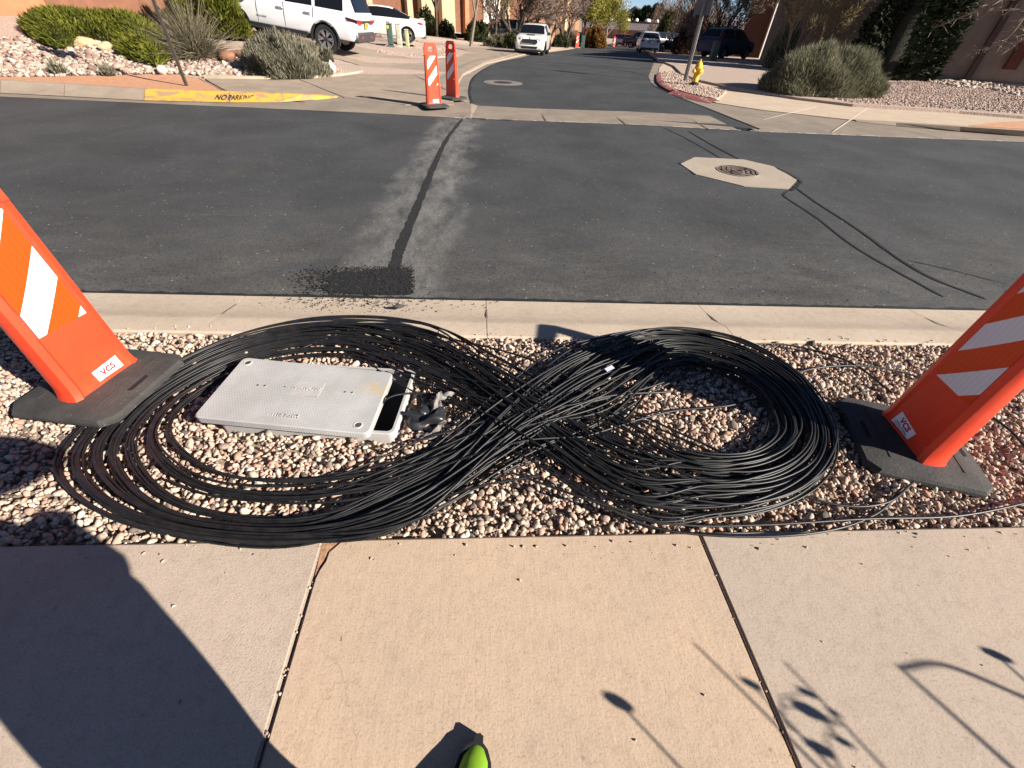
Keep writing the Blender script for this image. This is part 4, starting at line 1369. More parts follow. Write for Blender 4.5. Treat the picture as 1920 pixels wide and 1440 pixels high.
# concrete joints
for k, l in enumerate([[(560, 148), (590, 160), (648, 183)], [(708, 131), (745, 108), (758, 100)], [(775, 140), (830, 165), (884, 190)], [(905, 82), (940, 100), (960, 106)], [(372, 146), (395, 158), (420, 171)]]):
    strip([xy(GH(a, b)) for a, b in l], .03, lambda x, y: H(x, y)+.0+.0002*k, 'joint', M('joint_dirt'), bpy.data.objects['driveway'], .3, 5, k)

# the side street
ss_l = [(884, 199), (880, 168), (892, 142), (932, 119), (985, 107), (1040, 97.5), (1080, 91), (1110, 86.5), (1140, 81.5), (1176, 77.5)]
ss_r = [(1200, 78), (1212, 96), (1224, 112), (1222, 128), (1216, 142), (1224, 158), (1262, 178), (1330, 205), (1425, 243)]
SSZ = -.085
sl_ = [xy(GH(a, b, SSZ)) for a, b in ss_l]; sr_ = [xy(GH(a, b, SSZ)) for a, b in ss_r]
sl2 = [xy(p) for p in catmull([(a, b, 0) for a, b in sl_], 5)]
sr2 = [xy(p) for p in catmull([(a, b, 0) for a, b in sr_], 5)]
end_l, end_r = sl2[-1], sr2[0]
side_street = drape('side_street', sl2+[(end_l[0]+6, end_l[1]+25), (end_r[0]+9, end_r[1]+25)]+sr2, SSZ+.012, ASPH2, kind='structure', step=2)
drape('cross_street', [(-20, end_l[1]+20), (80, end_l[1]+12), (80, end_l[1]+24), (-20, end_l[1]+32)], SSZ+.017, ASPH2, kind='structure', step=4)
# rolled kerb along the left edge of the side street
sl3 = sl2
g = Geo(); vs = []
for i, p in enumerate(sl3):
    a, b = sl3[max(i-1, 0)], sl3[min(i+1, len(sl3)-1)]
    d = Vector((b[0]-a[0], b[1]-a[1], 0)).normalized(); nr = Vector((-d.y, d.x, 0))
    for q, z in ((-.03, -.068), (.30, -.058), (.55, -.03), (.80, .0), (.95, .002), (.97, -.06)):
        c_ = Vector((p[0], p[1], 0))+nr*q
        vs.append((c_.x, c_.y, H(c_.x if c_.x > -3.5 else -3.5, c_.y)+z))
g.add(vs, [(6*i+j, 6*i+j+1, 6*i+j+7, 6*i+j+6) for i in range(len(sl3)-1) for j in range(5)])
tag(g.build('side_street_kerb', APRC, smooth=40), kind='structure')
strip(sl2[:22], .08, lambda x, y: H(x, y)-.066, 'edge_seal', TAR, side_street, .4, 3, 3)
for k, l in enumerate([[(955, 115), (1100, 122), (1215, 134)], [(1080, 124), (1150, 130), (1222, 144)], [(1222, 160), (1262, 179), (1330, 206), (1425, 244)]]):
    strip([xy(GH(a, b, SSZ)) for a, b in l], .05 if k < 2 else .06, lambda x, y: H(x, y)-.066, 'crack_seal', TAR, side_street, .3, 6, k)
mc = GH(943, 156, SSZ)
g = Geo(); g.lathe([(0, .0), (.62, .0), (.64, -.01)], 28, cap=False); o = g.build('manhole', M('old_collar', (.17, .15, .13), .85, .2, 6), None, loc=(mc.x, mc.y, -.066))
tag(o, 'old round manhole with grey collar near the mouth of the side street', 'manhole')
g = Geo(); g.lathe([(0, .006), (.29, .006), (.3, .0)], 24, cap=False); g.build('cover', IROND, o)

# right corner ---------------------------------------------------------------
right_px = [(1425, 246), (1330, 207), (1262, 180), (1224, 160), (1216, 142), (1222, 128), (1224, 114), (1240, 112), (1262, 122), (1275, 136), (1300, 148), (1360, 160), (1420, 170), (1500, 182), (1600, 194), (1700, 200), (1800, 206), (1920, 216), (2300, 236)]
RP = [xy(G(a, b, -.06)) for a, b in right_px]
RP += [(x, fey(x)-.015) for x in np.linspace(RP[-1][0], RP[0][0], 14)]
drape('corner_ramp', RP, 0, APRC, flat=-.078, kind='structure')
sw_px = [(1232, 150), (1236, 128), (1244, 118), (1262, 124), (1276, 138), (1310, 150), (1364, 162), (1420, 171), (1500, 183), (1600, 195), (1700, 201.5), (1800, 208), (1920, 218), (2300, 238), (2300, 262), (1920, 243), (1820, 236), (1700, 232), (1610, 226), (1520, 216), (1430, 206), (1390, 200), (1340, 192)]
drape('corner_sidewalk', [xy(G(a, b, -.062)) for a, b in sw_px], 0, concrete('concrete_path', (.53, .42, .31), (.46, .36, .27), .3), flat=-.062, kind='structure')
cs_ = bpy.data.objects['corner_sidewalk']
WHJ = M('pale_joint', (.62, .54, .44), .9, .1)
for k, (a, b) in enumerate([((1432, 222), (1535, 197)), ((1562, 245), (1632, 198))]):
    strip([xy(G(*a, -.03)), xy(G((a[0]+b[0])/2, (a[1]+b[1])/2, -.03)), xy(G(*b, -.03))], .03, -.058, 'joint', WHJ, cs_, .2, 4, k)
# kerb that rises along the near street on the right
kt = [G(a, b, z) for a, b, z in [(1605, 226, -.062), (1680, 230, -.02), (1800, 237.5, .03), (1920, 245, .05), (2300, 268, .05)]]
kb = [G(a, b, -.07) for a, b in [(1605, 227.5), (1680, 236), (1800, 246), (1920, 255.5), (2300, 280)]]
g = Geo(); vs = []
for a, b in zip(kt, kb): vs += [b, a, a+Vector((.0, .03, .008)), a+Vector((0, .18, .0)), a+Vector((0, .2, -.1))]
g.add(vs, [(5*i+j, 5*i+j+1, 5*i+j+6, 5*i+j+5) for i in range(len(kt)-1) for j in range(4)])
tag(g.build('far_kerb', FARC, smooth=30), kind='structure')
patch_r = [(1815, 236.5), (1860, 231), (1920, 228), (2300, 246), (2300, 262), (1920, 242.5)]
drape('granite_strip', [xy(G(a, b, .02)) for a, b in patch_r], 0, GRAN, flat=.034, kind='structure', skirt=.02)
ry_px = [(1264, 121), (1278, 135), (1310, 147), (1364, 159), (1420, 169), (1500, 181), (1600, 193), (1700, 199.5), (1800, 206), (1920, 216), (2300, 236)]
RY_ = [xy(G(a, b+2.5, .0)) for a, b in ry_px] + [(60, 12), (90, 130), (30, 130), xy(GH(1200, 80)), xy(GH(1212, 95)), xy(GH(1236, 112))]
right_yard = drape('right_yard', RY_, .004, PINK, kind='structure', step=2)
# planter with the hydrant and its red kerb
pl_px = [(1238, 134), (1262, 134), (1290, 146), (1310, 158), (1362, 170), (1344, 186), (1300, 176), (1262, 166), (1240, 152)]
drape('hydrant_bed', [xy(G(a, b, -.01)) for a, b in pl_px], 0, M('pale_gravel'), flat=-.008, kind='structure')
REDK = paint('kerb_red', (.30, .085, .075), (.45, .36, .28), .40)
rk = [G(a, b, -.0) for a, b in [(1236, 136), (1238, 152), (1262, 168), (1302, 179), (1346, 188)]]
g = Geo(); P = catmull(rk, 6); vs = []
for i, p in enumerate(P):
    d = (P[min(i+1, len(P)-1)]-P[max(i-1, 0)]).normalized(); nr = Vector((d.y, -d.x, 0))
    if nr.y > 0: nr = -nr
    vs += [p+nr*.28+Vector((0, 0, -.072)), p+nr*.10+Vector((0, 0, .0)), p+Vector((0, 0, .006)), p-nr*.1+Vector((0, 0, -.03))]
g.add(vs, [(4*i+j, 4*i+j+1, 4*i+j+5, 4*i+j+4) for i in range(len(P)-1) for j in range(3)])
tag(g.build('red_kerb', REDK, smooth=40), kind='structure')
# pale driveways on the right, seen as thin bright lines
for l in ([(1262, 120), (1310, 119), (1380, 116), (1440, 106), (1482, 99), (1490, 101), (1440, 110), (1380, 120), (1300, 124)], [(1238, 104), (1290, 105), (1330, 102), (1332, 104.5), (1290, 109), (1236, 108)]):
    patchpx('driveway', l, .012, concrete('concrete_path', 0, 0))
# cobbles: white river stones in the left bed
COB = attr_mat('cobble', [(0, (.20, .115, .09)), (.2, (.30, .20, .155)), (.5, (.38, .29, .235)), (.8, (.46, .38, .31)), (1, (.58, .50, .42))], rough=.85, bump=.3, bscale=3)
cobm = [stone_mesh('cobble', 200+i, s_, COB, 2, .3) for i, s_ in enumerate([(1.3, .8, .6), (1.1, .9, .65), (1.2, .75, .75)])]
cob_poly = [xy(GH(a, b)) for a, b in [(-60, 80), (40, 66), (160, 80), (250, 70), (335, 95), (430, 100), (500, 140), (400, 141), (330, 137), (180, 139), (90, 142), (0, 143), (-60, 142)]]
cob_bed = bpy.data.objects['left_yard']
pts = []
minx, maxx = min(p[0] for p in cob_poly), max(p[0] for p in cob_poly); miny, maxy = min(p[1] for p in cob_poly), max(p[1] for p in cob_poly)
rc2 = random.Random(5)
while len(pts) < 5200:
    p = (rc2.uniform(minx, maxx), rc2.uniform(miny, maxy))
    if inside(p, cob_poly): pts.append((p[0], p[1], H(*p)+.0, rc2.lognormvariate(math.log(.085), .35)))
pts.sort(key=lambda p: -p[3]/math.hypot(p[0], p[1]))
for i, p in enumerate(pts[:300]):
    o = link('cobble', cobm[i % 3], cob_bed, (p[0], p[1], p[2]+p[3]*.12)); o.scale = (p[3],)*3
    o.rotation_euler = (rc2.gauss(0, .3), rc2.gauss(0, .3), rc2.uniform(0, 6)); o['tint'] = rc2.random()
r_ = pts[300:]
scatter('cobble_layer', [(p[0], p[1], p[2]) for p in r_], [(rc2.gauss(0, .3), rc2.gauss(0, .3), rc2.uniform(0, 6)) for _ in r_], [p[3] for p in r_], [rc2.random() for _ in r_], cobm, cob_bed)
# small gravel on the other beds
def gravel(name, poly, n_, size, parent, seed, meshes, z=0.0):
    r = random.Random(seed); out = []
    mx, Mx = min(p[0] for p in poly), max(p[0] for p in poly); my, My = min(p[1] for p in poly), max(p[1] for p in poly)
    while len(out) < n_:
        p = (r.uniform(mx, Mx), r.uniform(my, My))
        if inside(p, poly): out.append(p)
    return scatter(name, [(p[0], p[1], H(*p)+z) for p in out], [(r.gauss(0, .5), r.gauss(0, .5), r.uniform(0, 6)) for _ in out], [size*r.uniform(.6, 1.5) for _ in out], [r.uniform(.3, .95) for _ in out], meshes, parent)
FG = attr_mat('far_pebble', [(0, (.17, .105, .085)), (.3, (.30, .20, .155)), (.6, (.39, .28, .225)), (1, (.52, .42, .35))], rough=.9, bscale=3)
fgm = [stone_mesh('far_pebble', 300+i, (1.2, .9, .6), FG) for i in range(3)]
gravel('gravel_layer', [xy(GH(a, b)) for a, b in [(1640, 160), (1700, 150), (1920, 172), (2000, 190), (2000, 219), (1800, 205.5), (1600, 193), (1560, 186)]], 9000, .055, right_yard, 3, fgm, .008)
gravel('gravel_layer', [xy(GH(a, b)) for a, b in [(430, 95), (560, 108), (700, 130), (640, 139), (520, 144), (400, 141)]], 2500, .05, left_yard, 4, fgm, -.02)
gravel('gravel_layer', [xy(GH(a, b)) for a, b in [(705, 97), (730, 80), (790, 76), (840, 88), (858, 104), (800, 108), (740, 104)]], 2500, .07, bpy.data.objects['utility_gravel'], 5, fgm, .005)
gravel('gravel_layer', [xy(G(a, b)) for a, b in pl_px], 1200, .05, bpy.data.objects['hydrant_bed'], 6, fgm, -.004)
gravel('stone_edge', [xy(GH(a, b)) for a, b in [(1735, 154), (1800, 152), (1920, 168), (1980, 180), (1900, 180), (1850, 168), (1790, 163)]], 420, .17, right_yard, 8, cobm, .02)
# ================================================================== VEHICLES
def paintm(name, col, rough=.3, metal=0.0, coat=.8):
    if name in _mats: return _mats[name]
    m, t, b = nt(name)
    b.inputs['Base Color'].default_value = (*col, 1)
    b.inputs['Roughness'].default_value = rough
    b.inputs['Metallic'].default_value = metal
    b.inputs['Coat Weight'].default_value = coat
    b.inputs['Coat Roughness'].default_value = .08
    v = coords(t)
    c = ramp(t, noise(t, v, 2.5, 5), [(.35, sc(col, .93)), (.65, sc(col, 1.02))])
    t.links.new(c, b.inputs['Base Color'])
    _mats[name] = m
    return m
GLASS = M('dark_glass', (.008, .009, .012), .10, 0, spec=.28)
TYRE = M('tyre', (.018, .018, .018), .85, .2, 20, .3, 60)
RIM = M('alloy', (.55, .55, .56), .3, .1, 10, metal=.9)
RIMD = M('alloy_dark', (.06, .06, .065), .4, .1, 10, metal=.5)
BPLA = M('black_trim', (.02, .02, .021), .55, .15, 20)
LRED = M('lamp_red', (.35, .010, .02), .15, .1, 20, spec=.7)
LWHT = M('lamp_clear', (.62, .63, .65), .1, .1, 20, spec=.8)
CHRM = M('chrome', (.7, .7, .7), .15, 0, metal=1)
SEAM = M('door_gap', (.02, .02, .02), .9, 0)

def wheel(parent, x, y, r, w, side, dark=False, spokes=7):
    o = Geo()
    o.lathe([(r*.66, -w/2+.01), (r*.70, -w/2), (r*.93, -w/2+.004), (r, -w/2+.035), (r, w/2-.035), (r*.93, w/2-.004), (r*.70, w/2), (r*.66, w/2-.01)], 26, axis='Y', cap=False)
    ty = o.build('wheel', TYRE, parent, smooth=35, loc=(x, y, r))
    g = Geo(); s = side*w/2
    g.lathe([(r*.67, s*.9), (r*.62, s*.96), (r*.60, s*.7), (r*.58, s*.2), (0, s*.2)], 24, axis='Y', cap=False)
    g.build('rim', RIMD if dark else RIM, ty, smooth=35)
    g = Geo(); g.lathe([(r*.585, s*.22), (0, s*.22)], 24, axis='Y', cap=False); g.build('brake', BPLA, ty)
    for k in range(spokes):
        a = 2*math.pi*k/spokes
        g = Geo()
        ca, sa = math.cos(a), math.sin(a)
        for da in (-.16, .16):
            cb, sb = math.cos(a+da), math.sin(a+da)
            p0 = (ca*r*.12, s*.80, sa*r*.12); p1 = (cb*r*.61, s*.90, sb*r*.61)
            nx, nz = -sa*r*.045, ca*r*.045
            g.add([(p0[0]-nx, p0[1], p0[2]-nz), (p0[0]+nx, p0[1], p0[2]+nz), (p1[0]+nx*1.2, p1[1], p1[2]+nz*1.2), (p1[0]-nx*1.2, p1[1], p1[2]-nz*1.2),
                   (p0[0]-nx, s*.55, p0[2]-nz), (p0[0]+nx, s*.55, p0[2]+nz), (p1[0]+nx*1.2, s*.6, p1[2]+nz*1.2), (p1[0]-nx*1.2, s*.6, p1[2]-nz*1.2)],
                  [(0, 1, 2, 3), (0, 4, 5, 1), (1, 5, 6, 2), (2, 6, 7, 3), (3, 7, 4, 0)])
        g.build('spoke', RIMD if dark else RIM, ty)
    g = Geo(); g.lathe([(r*.15, s*.5), (r*.15, s*.86), (r*.11, s*.9), (0, s*.9)], 12, axis='Y', cap=False); g.build('hub_cap', RIMD, ty, smooth=35)
    return ty

def car(name, loc, heading, label, paint_, st, glass_side, glass_front, glass_rear, wb, tr, wr, W, pitch=0.0, clad=0.0, rimdark=False, spokes=7, tyre_w=.23):
    """st: stations rear to front (x, z bottom, half width sill, z belt, half width belt, z top, half width top)"""
    c = thing(name, loc, label, 'car', heading)
    c.rotation_euler = Matrix.Rotation(heading, 3, 'Z').to_4x4() .to_3x3().to_4x4().to_euler() if not pitch else (Matrix.Rotation(heading, 4, 'Z') @ Matrix.Rotation(pitch, 4, 'Y')).to_euler()
    rings = []
    for (x, zb, ws, zt, wbt, zr, wr_) in st:
        hb = zt-zb
        half = [(0, zb), (ws*.80, zb), (ws*.97, zb+.03), (ws, zb+.10), (max(ws, wbt)*1.012, zb+hb*.42), (max(ws, wbt)*1.012, zb+hb*.58), (wbt, zt-hb*.10), (wbt*.975, zt)]
        gh = zr-zt
        half += [(wr_+(wbt*.975-wr_)*.10, zt+gh*.86), (wr_*.93, zt+gh*.955), (wr_*.6, zt+gh*.99), (0, zr)]
        rings.append((x, half))
    hn = 12; vs = []; fs = []; mi = []
    rn = 2*hn-2
    for x, half in rings:
        L_ = [(x, y, z) for y, z in half]
        vs += L_+[(x, -y, z) for y, z in reversed(half[1:-1])]
    for i in range(len(rings)-1):
        for j in range(rn):
            q = (j+1) % rn
            fs.append((i*rn+j, (i+1)*rn+j, (i+1)*rn+q, i*rn+q))
            side = j == 7 or j == rn-8
            top = 8 <= j < rn-8
            m = 0
            if side and i in glass_side: m = 1
            if top and (i in glass_front): m = 2
            if top and (i in glass_rear): m = 3
            mi.append(m)
    fs += [tuple(range(rn)), tuple((len(rings)-1)*rn+j for j in reversed(range(rn)))]
    mi += [0, 0]
    me = bpy.data.meshes.new('tmp'); me.from_pydata(vs, [], fs)
    for m_ in (paint_, GLASS, GLASS, GLASS, BPLA): me.materials.append(m_)
    me.polygons.foreach_set('material_index', mi)
    bm = bmesh.new(); bm.from_mesh(me); bmesh.ops.recalc_face_normals(bm, faces=bm.faces); bm.to_mesh(me); bm.free()
    tmp = bpy.data.objects.new('tmp', me); COL.objects.link(tmp)
    cut = Geo()
    xr = -wb/2; xf = wb/2
    for x in (xr, xf):
        for s in (-1, 1):
            pr = [((wr+.055)*math.cos(a)+x, wr+(wr+.055)*math.sin(a)*1.0) for a in np.linspace(0, 2*math.pi, 28, endpoint=False)]
            y0, y1 = s*(tr/2-tyre_w*.85), s*(W/2+.2)
            n_ = len(pr)
            vv = [(p[0], y0, p[1]) for p in pr]+[(p[0], y1, p[1]) for p in pr]
            cut.add(vv, [tuple(range(n_)), tuple(range(2*n_-1, n_-1, -1))]+[(k, k+n_, (k+1) % n_+n_, (k+1) % n_) for k in range(n_)], 0)
    cme = bpy.data.meshes.new('cut'); cme.from_pydata(cut.v, [], cut.f)
    for m_ in (BPLA,): cme.materials.append(m_)
    bm = bmesh.new(); bm.from_mesh(cme); bmesh.ops.recalc_face_normals(bm, faces=bm.faces); bm.to_mesh(cme); bm.free()
    co = bpy.data.objects.new('cut', cme); COL.objects.link(co)
    md = tmp.modifiers.new('b', 'BOOLEAN'); md.object = co; md.operation = 'DIFFERENCE'; md.solver = 'EXACT'
    try: md.material_mode = 'TRANSFER'
    except Exception: pass
    dg = bpy.context.evaluated_depsgraph_get()
    bme = bpy.data.meshes.new_from_object(tmp.evaluated_get(dg))
    bpy.data.objects.remove(tmp); bpy.data.objects.remove(co)
    mnames = [m_.name if m_ else '' for m_ in bme.materials]
    bm = bmesh.new(); bm.from_mesh(bme)
    def part(nm, sel, mats, parent):
        b2 = bm.copy()
        bmesh.ops.delete(b2, geom=[f for f in b2.faces if not sel(f)], context='FACES')
        if not len(b2.faces): b2.free(); return None
        m2 = bpy.data.meshes.new(nm); b2.to_mesh(m2); b2.free()
        m2.materials.clear()
        for q in mats: m2.materials.append(q)
        m2.polygons.foreach_set('use_smooth', [True]*len(m2.polygons)); m2.set_sharp_from_angle(angle=rad(32))
        return link(nm, m2, parent)
    black = [k for k, nm in enumerate(mnames) if nm == 'black_trim']
    def kindof(f): return f.material_index
    body = part('body', lambda f: f.material_index in (0, 4) or f.material_index > 4, [paint_, GLASS, GLASS, GLASS, BPLA], c)
    part('windscreen', lambda f: f.material_index == 2, [GLASS]*4, c)
    part('rear_window', lambda f: f.material_index == 3, [GLASS]*4, c)
    part('side_window', lambda f: f.material_index == 1 and f.calc_center_median().y > 0, [GLASS]*4, c)
    part('side_window', lambda f: f.material_index == 1 and f.calc_center_median().y < 0, [GLASS]*4, c)
    bm.free()
    for x in (xr, xf):
        for s in (-1, 1):
            wheel(c, x, s*(tr/2-tyre_w*.30), wr, tyre_w, s, rimdark, spokes)
            if clad > 0:
                g = Geo(); vs = []
                A = np.linspace(-.25, math.pi+.25, 17)
                for a in A:
                    for r_, yy in ((wr+.045, W/2-.10), (wr+.05, W/2+.012), (wr+.05+clad, W/2+.012), (wr+.06+clad, W/2-.06)):
                        vs.append((x+r_*math.cos(a), s*yy, wr+r_*math.sin(a)))
                g.add(vs, [(4*i+j, 4*i+j+1, 4*i+j+5, 4*i+j+4) for i in range(16) for j in range(3)])
                g.build('arch_trim', BPLA, c, smooth=35)
    g = Geo(); g.box((0, 0, wr*.95), (wb*.98, W*.72, .16)); g.build('underbody', BPLA, c)
    return c, body

def lamp(c, name, pts, mat, th=.02, nrm=None):
    """a lamp or trim panel given by its outline in car space"""
    P = [Vector(p) for p in pts]
    n_ = (P[1]-P[0]).cross(P[2]-P[0]).normalized() if nrm is None else Vector(nrm).normalized()
    g = Geo(); k = len(P)
    g.add([p-n_*th for p in P]+[p+n_*.004 for p in P], [tuple(range(k, 2*k))]+[(i, (i+1) % k, k+(i+1) % k, k+i) for i in range(k)])
    return g.build(name, mat, c)

def seam(c, pts, w=.012, mat=None, name='door_gap'):
    g = Geo(); g.tube(pts, w/2, 4); return g.build(name, mat or SEAM, c)

def mirror(c, x, y, z, mat):
    s = 1 if y > 0 else -1
    g = Geo(); g.box((x, y+s*.09, z+.05), (.11, .17, .13), bev=.03); g.box((x+.01, y+s*.01, z-.01), (.05, .10, .03))
    return g.build('door_mirror', mat, c, smooth=40)

WHT = paintm('paint_white', (.74, .74, .75)); CRM = paintm('paint_cream', (.74, .71, .62)); BLU = paintm('paint_blue', (.030, .045, .085), .5, 0, .15)
DRK = paintm('paint_dark', (.02, .022, .026), .3, .3); REDP = paintm('paint_red', (.40, .02, .02)); GRN = paintm('paint_greygreen', (.18, .21, .20), .35, .3)

# ---- big white SUV on the left driveway
S1 = [(-2.68, .56, .88, 1.00, .90, 1.06, .88), (-2.72, .50, .95, 1.12, .96, 1.16, .92), (-2.64, .48, .99, 1.24, .99, 1.28, .88), (-2.42, .46, 1.0, 1.26, 1.0, 1.86, .80), (-2.26, .46, 1.0, 1.26, 1.0, 1.90, .82),
      (-1.30, .46, 1.0, 1.25, 1.0, 1.92, .83), (-1.20, .46, 1.0, 1.25, 1.0, 1.92, .83), (-.28, .46, 1.0, 1.23, 1.0, 1.92, .83), (-.18, .46, 1.0, 1.23, 1.0, 1.92, .83), (.62, .46, 1.0, 1.22, 1.0, 1.90, .82),
      (.80, .46, 1.0, 1.21, 1.0, 1.87, .80), (1.42, .46, 1.0, 1.20, .98, 1.24, .86), (1.50, .46, 1.0, 1.19, .97, 1.22, .85), (2.40, .46, .99, 1.14, .95, 1.18, .82), (2.66, .50, .94, 1.04, .90, 1.08, .76), (2.72, .56, .84, .90, .84, .94, .7)]
LRT = Vector((-5.5, 19.8, .21))
hd = rad(180-7)
suv_c = LRT+Vector((math.cos(hd)*1.56, math.sin(hd)*1.56, 0))+Vector((math.cos(hd+math.pi/2)*-.86, math.sin(hd+math.pi/2)*-.86, 0))
suv_c.z = .40
suv, _b = car('parked_suv', suv_c, hd, 'large white SUV on the sloping driveway beside the juniper, tail toward the street', WHT, S1, (4, 6, 8), (10,), (2,), 3.12, 1.86, .41, 2.0, pitch=-rad(6.2), clad=.055, spokes=6, tyre_w=.28)
lamp(suv, 'tail_lamp', [(-2.735, .98, 1.10), (-2.738, .52, 1.08), (-2.738, .47, .98), (-2.735, .72, .97), (-2.73, .955, 1.02)][::-1], LRED, .03, (-1, 0, 0))
lamp(suv, 'tail_lamp', [(-2.735, -.98, 1.10), (-2.738, -.52, 1.08), (-2.738, -.47, .98), (-2.735, -.72, .97), (-2.73, -.955, 1.02)], LRED, .03, (-1, 0, 0))
lamp(suv, 'tail_lamp', [(-2.72, .985, 1.10), (-2.72, .985, 1.00), (-2.40, 1.02, 1.04), (-2.36, 1.02, 1.13)], M('lamp_smoked', (.06, .008, .012), .12, .1), .03, (0, 1, 0))
lamp(suv, 'tailgate_trim', [(-2.74, .47, 1.07), (-2.74, -.47, 1.07), (-2.74, -.47, 1.02), (-2.74, .47, 1.02)], BPLA, .02, (-1, 0, 0))
pl_ = lamp(suv, 'licence_plate', [(-2.745, .16, 1.015), (-2.745, -.16, 1.015), (-2.745, -.16, .86), (-2.745, .16, .86)], M('plate_yellow', (.62, .40, .03), .5, .1), .012, (-1, 0, 0))
g = Geo(); g.box((-2.66, 0, .60), (.16, 1.96, .30), bev=.05); g.build('bumper', M('grey_trim', (.045, .045, .047), .6, .15), suv, smooth=40)
for s in (-1, 1): lamp(suv, 'reflector', [(-2.748, s*.62, .64), (-2.748, s*.40, .64), (-2.748, s*.40, .58), (-2.748, s*.62, .58)], LRED, .01, (-1, 0, 0))
tg = text_geo('WAGONEER', .06, .003, spacing=1.6); tg.xf(frame((-2.733, -.02, 1.165), (0, -1, 0), (-1, 0, .2))); tg.build('badge', CHRM, suv, fix=False)
g = Geo(); g.box((.05, .99, .47), (2.0, .08, .10)); g.box((.05, 1.03, .40), (1.9, .16, .05), bev=.015); g.build('side_step', BPLA, suv)
g = Geo(); g.box((.05, -.99, .47), (2.0, .08, .10)); g.build('side_step', BPLA, suv)
for x in (.72, -.22): 
    for s in (-1, 1): seam(suv, [(x, s*1.0, 1.22), (x+.01, s*1.022, .9), (x+.02, s*1.0, .56)])
seam(suv, [(-1.24, 1.0, 1.22), (-1.2, 1.02, .95)])
for x in (-.08, -1.02):
    g = Geo(); g.box((x, 1.02, 1.04), (.24, .03, .04), bev=.012); g.build('door_handle', CHRM, suv, smooth=40)
    lamp(suv, 'handle_recess', [(x-.1, 1.021, 1.0), (x+.12, 1.021, 1.0), (x+.12, 1.021, 1.06), (x-.1, 1.021, 1.06)], M('recess', (.25, .25, .25), .5, 0), .004, (0, 1, 0))
tg = text_geo('WAGONEER', .055, .003, spacing=1.2); tg.xf(frame((.60, 1.022, .72), (-1, 0, 0), (0, 1, 0))); tg.build('badge', SEAM, suv, fix=False)
mirror(suv, .95, .98, 1.2, WHT); mirror(suv, .95, -.98, 1.2, WHT)
lamp(suv, 'number_print', [(-2.7495, .06, .99), (-2.7495, -.06, .99), (-2.7495, -.05, .89), (-2.7495, .05, .89)], M('plate_red', (.25, .12, .02), .5, .2), .002, (-1, 0, 0))

# ---- white coupe behind it
S2 = [(-2.28, .36, .66, .80, .70, .84, .62), (-2.30, .34, .76, .93, .76, .97, .68), (-2.20, .30, .84, 1.00, .80, 1.03, .72), (-1.62, .26, .90, 1.00, .86, 1.06, .70), (-1.55, .25, .90, .99, .87, 1.07, .66), (-.72, .24, .91, .97, .89, 1.36, .55), (-.55, .24, .91, .97, .89, 1.39, .56),
      (-.50, .24, .91, .97, .89, 1.395, .57), (.0, .24, .91, .96, .90, 1.40, .58), (.08, .24, .91, .955, .90, 1.40, .58), (.50, .24, .91, .94, .90, 1.36, .56), (1.05, .24, .91, .92, .89, .97, .70), (1.25, .24, .91, .91, .88, .95, .7), (2.0, .26, .88, .80, .83, .84, .64), (2.26, .30, .74, .64, .72, .68, .5), (2.31, .34, .6, .56, .58, .58, .4)]
cr_ = Vector((-3.81, 29.04, .20)); hd = rad(180+3)
cp_ = cr_+Vector((math.cos(hd)*1.42, math.sin(hd)*1.42, 0))+Vector((math.cos(hd+math.pi/2)*-.80, math.sin(hd+math.pi/2)*-.80, 0)); cp_.z = .28
coupe, _b = car('parked_coupe', cp_, hd, 'white two-door coupe with rear spoiler parked beyond the white SUV', CRM, S2, (4, 5, 6, 7, 8, 9), (10,), (4,), 2.85, 1.62, .33, 1.82, pitch=-rad(3.5), spokes=5)
for s in (1, -1):
    lamp(coupe, 'tail_lamp', [(-2.295, s*.50, .90), (-2.29, s*.74, .91), (-2.17, s*.815, .88), (-2.24, s*.79, .74), (-2.30, s*.62, .78)], LRED, .03, (-1, 0, 0))
    lamp(coupe, 'tail_lamp', [(-2.26, s*.80, .89), (-2.02, s*.862, .93), (-1.96, s*.868, .88), (-2.24, s*.808, .75)], LRED, .03, (0, s, 0))
g = Geo(); g.box((-2.16, 0, 1.075), (.22, 1.34, .025), bev=.01); g.box((-2.14, .6, 1.05), (.1, .03, .05)); g.box((-2.14, -.6, 1.05), (.1, .03, .05)); g.build('spoiler', CRM, coupe, smooth=40)
g = Geo(); g.box((-2.22, 0, .33), (.16, 1.3, .10), bev=.03); g.build('rear_valance', BPLA, coupe, smooth=40)
for s in (-.5, .5):
    g = Geo(); g.tube([(-2.1, s, .28), (-2.36, s, .28)], .045, 10); g.build('exhaust_tip', CHRM, coupe)
seam(coupe, [(-.62, .905, .95), (-.66, .92, .6), (-.60, .91, .32)]); seam(coupe, [(.92, .905, .9), (.9, .92, .6), (.86, .91, .32)])
g = Geo(); g.box((-.46, .925, .78), (.2, .03, .035), bev=.01); g.build('door_handle', CHRM, coupe, smooth=40)
mirror(coupe, .75, .9, .94, CRM)

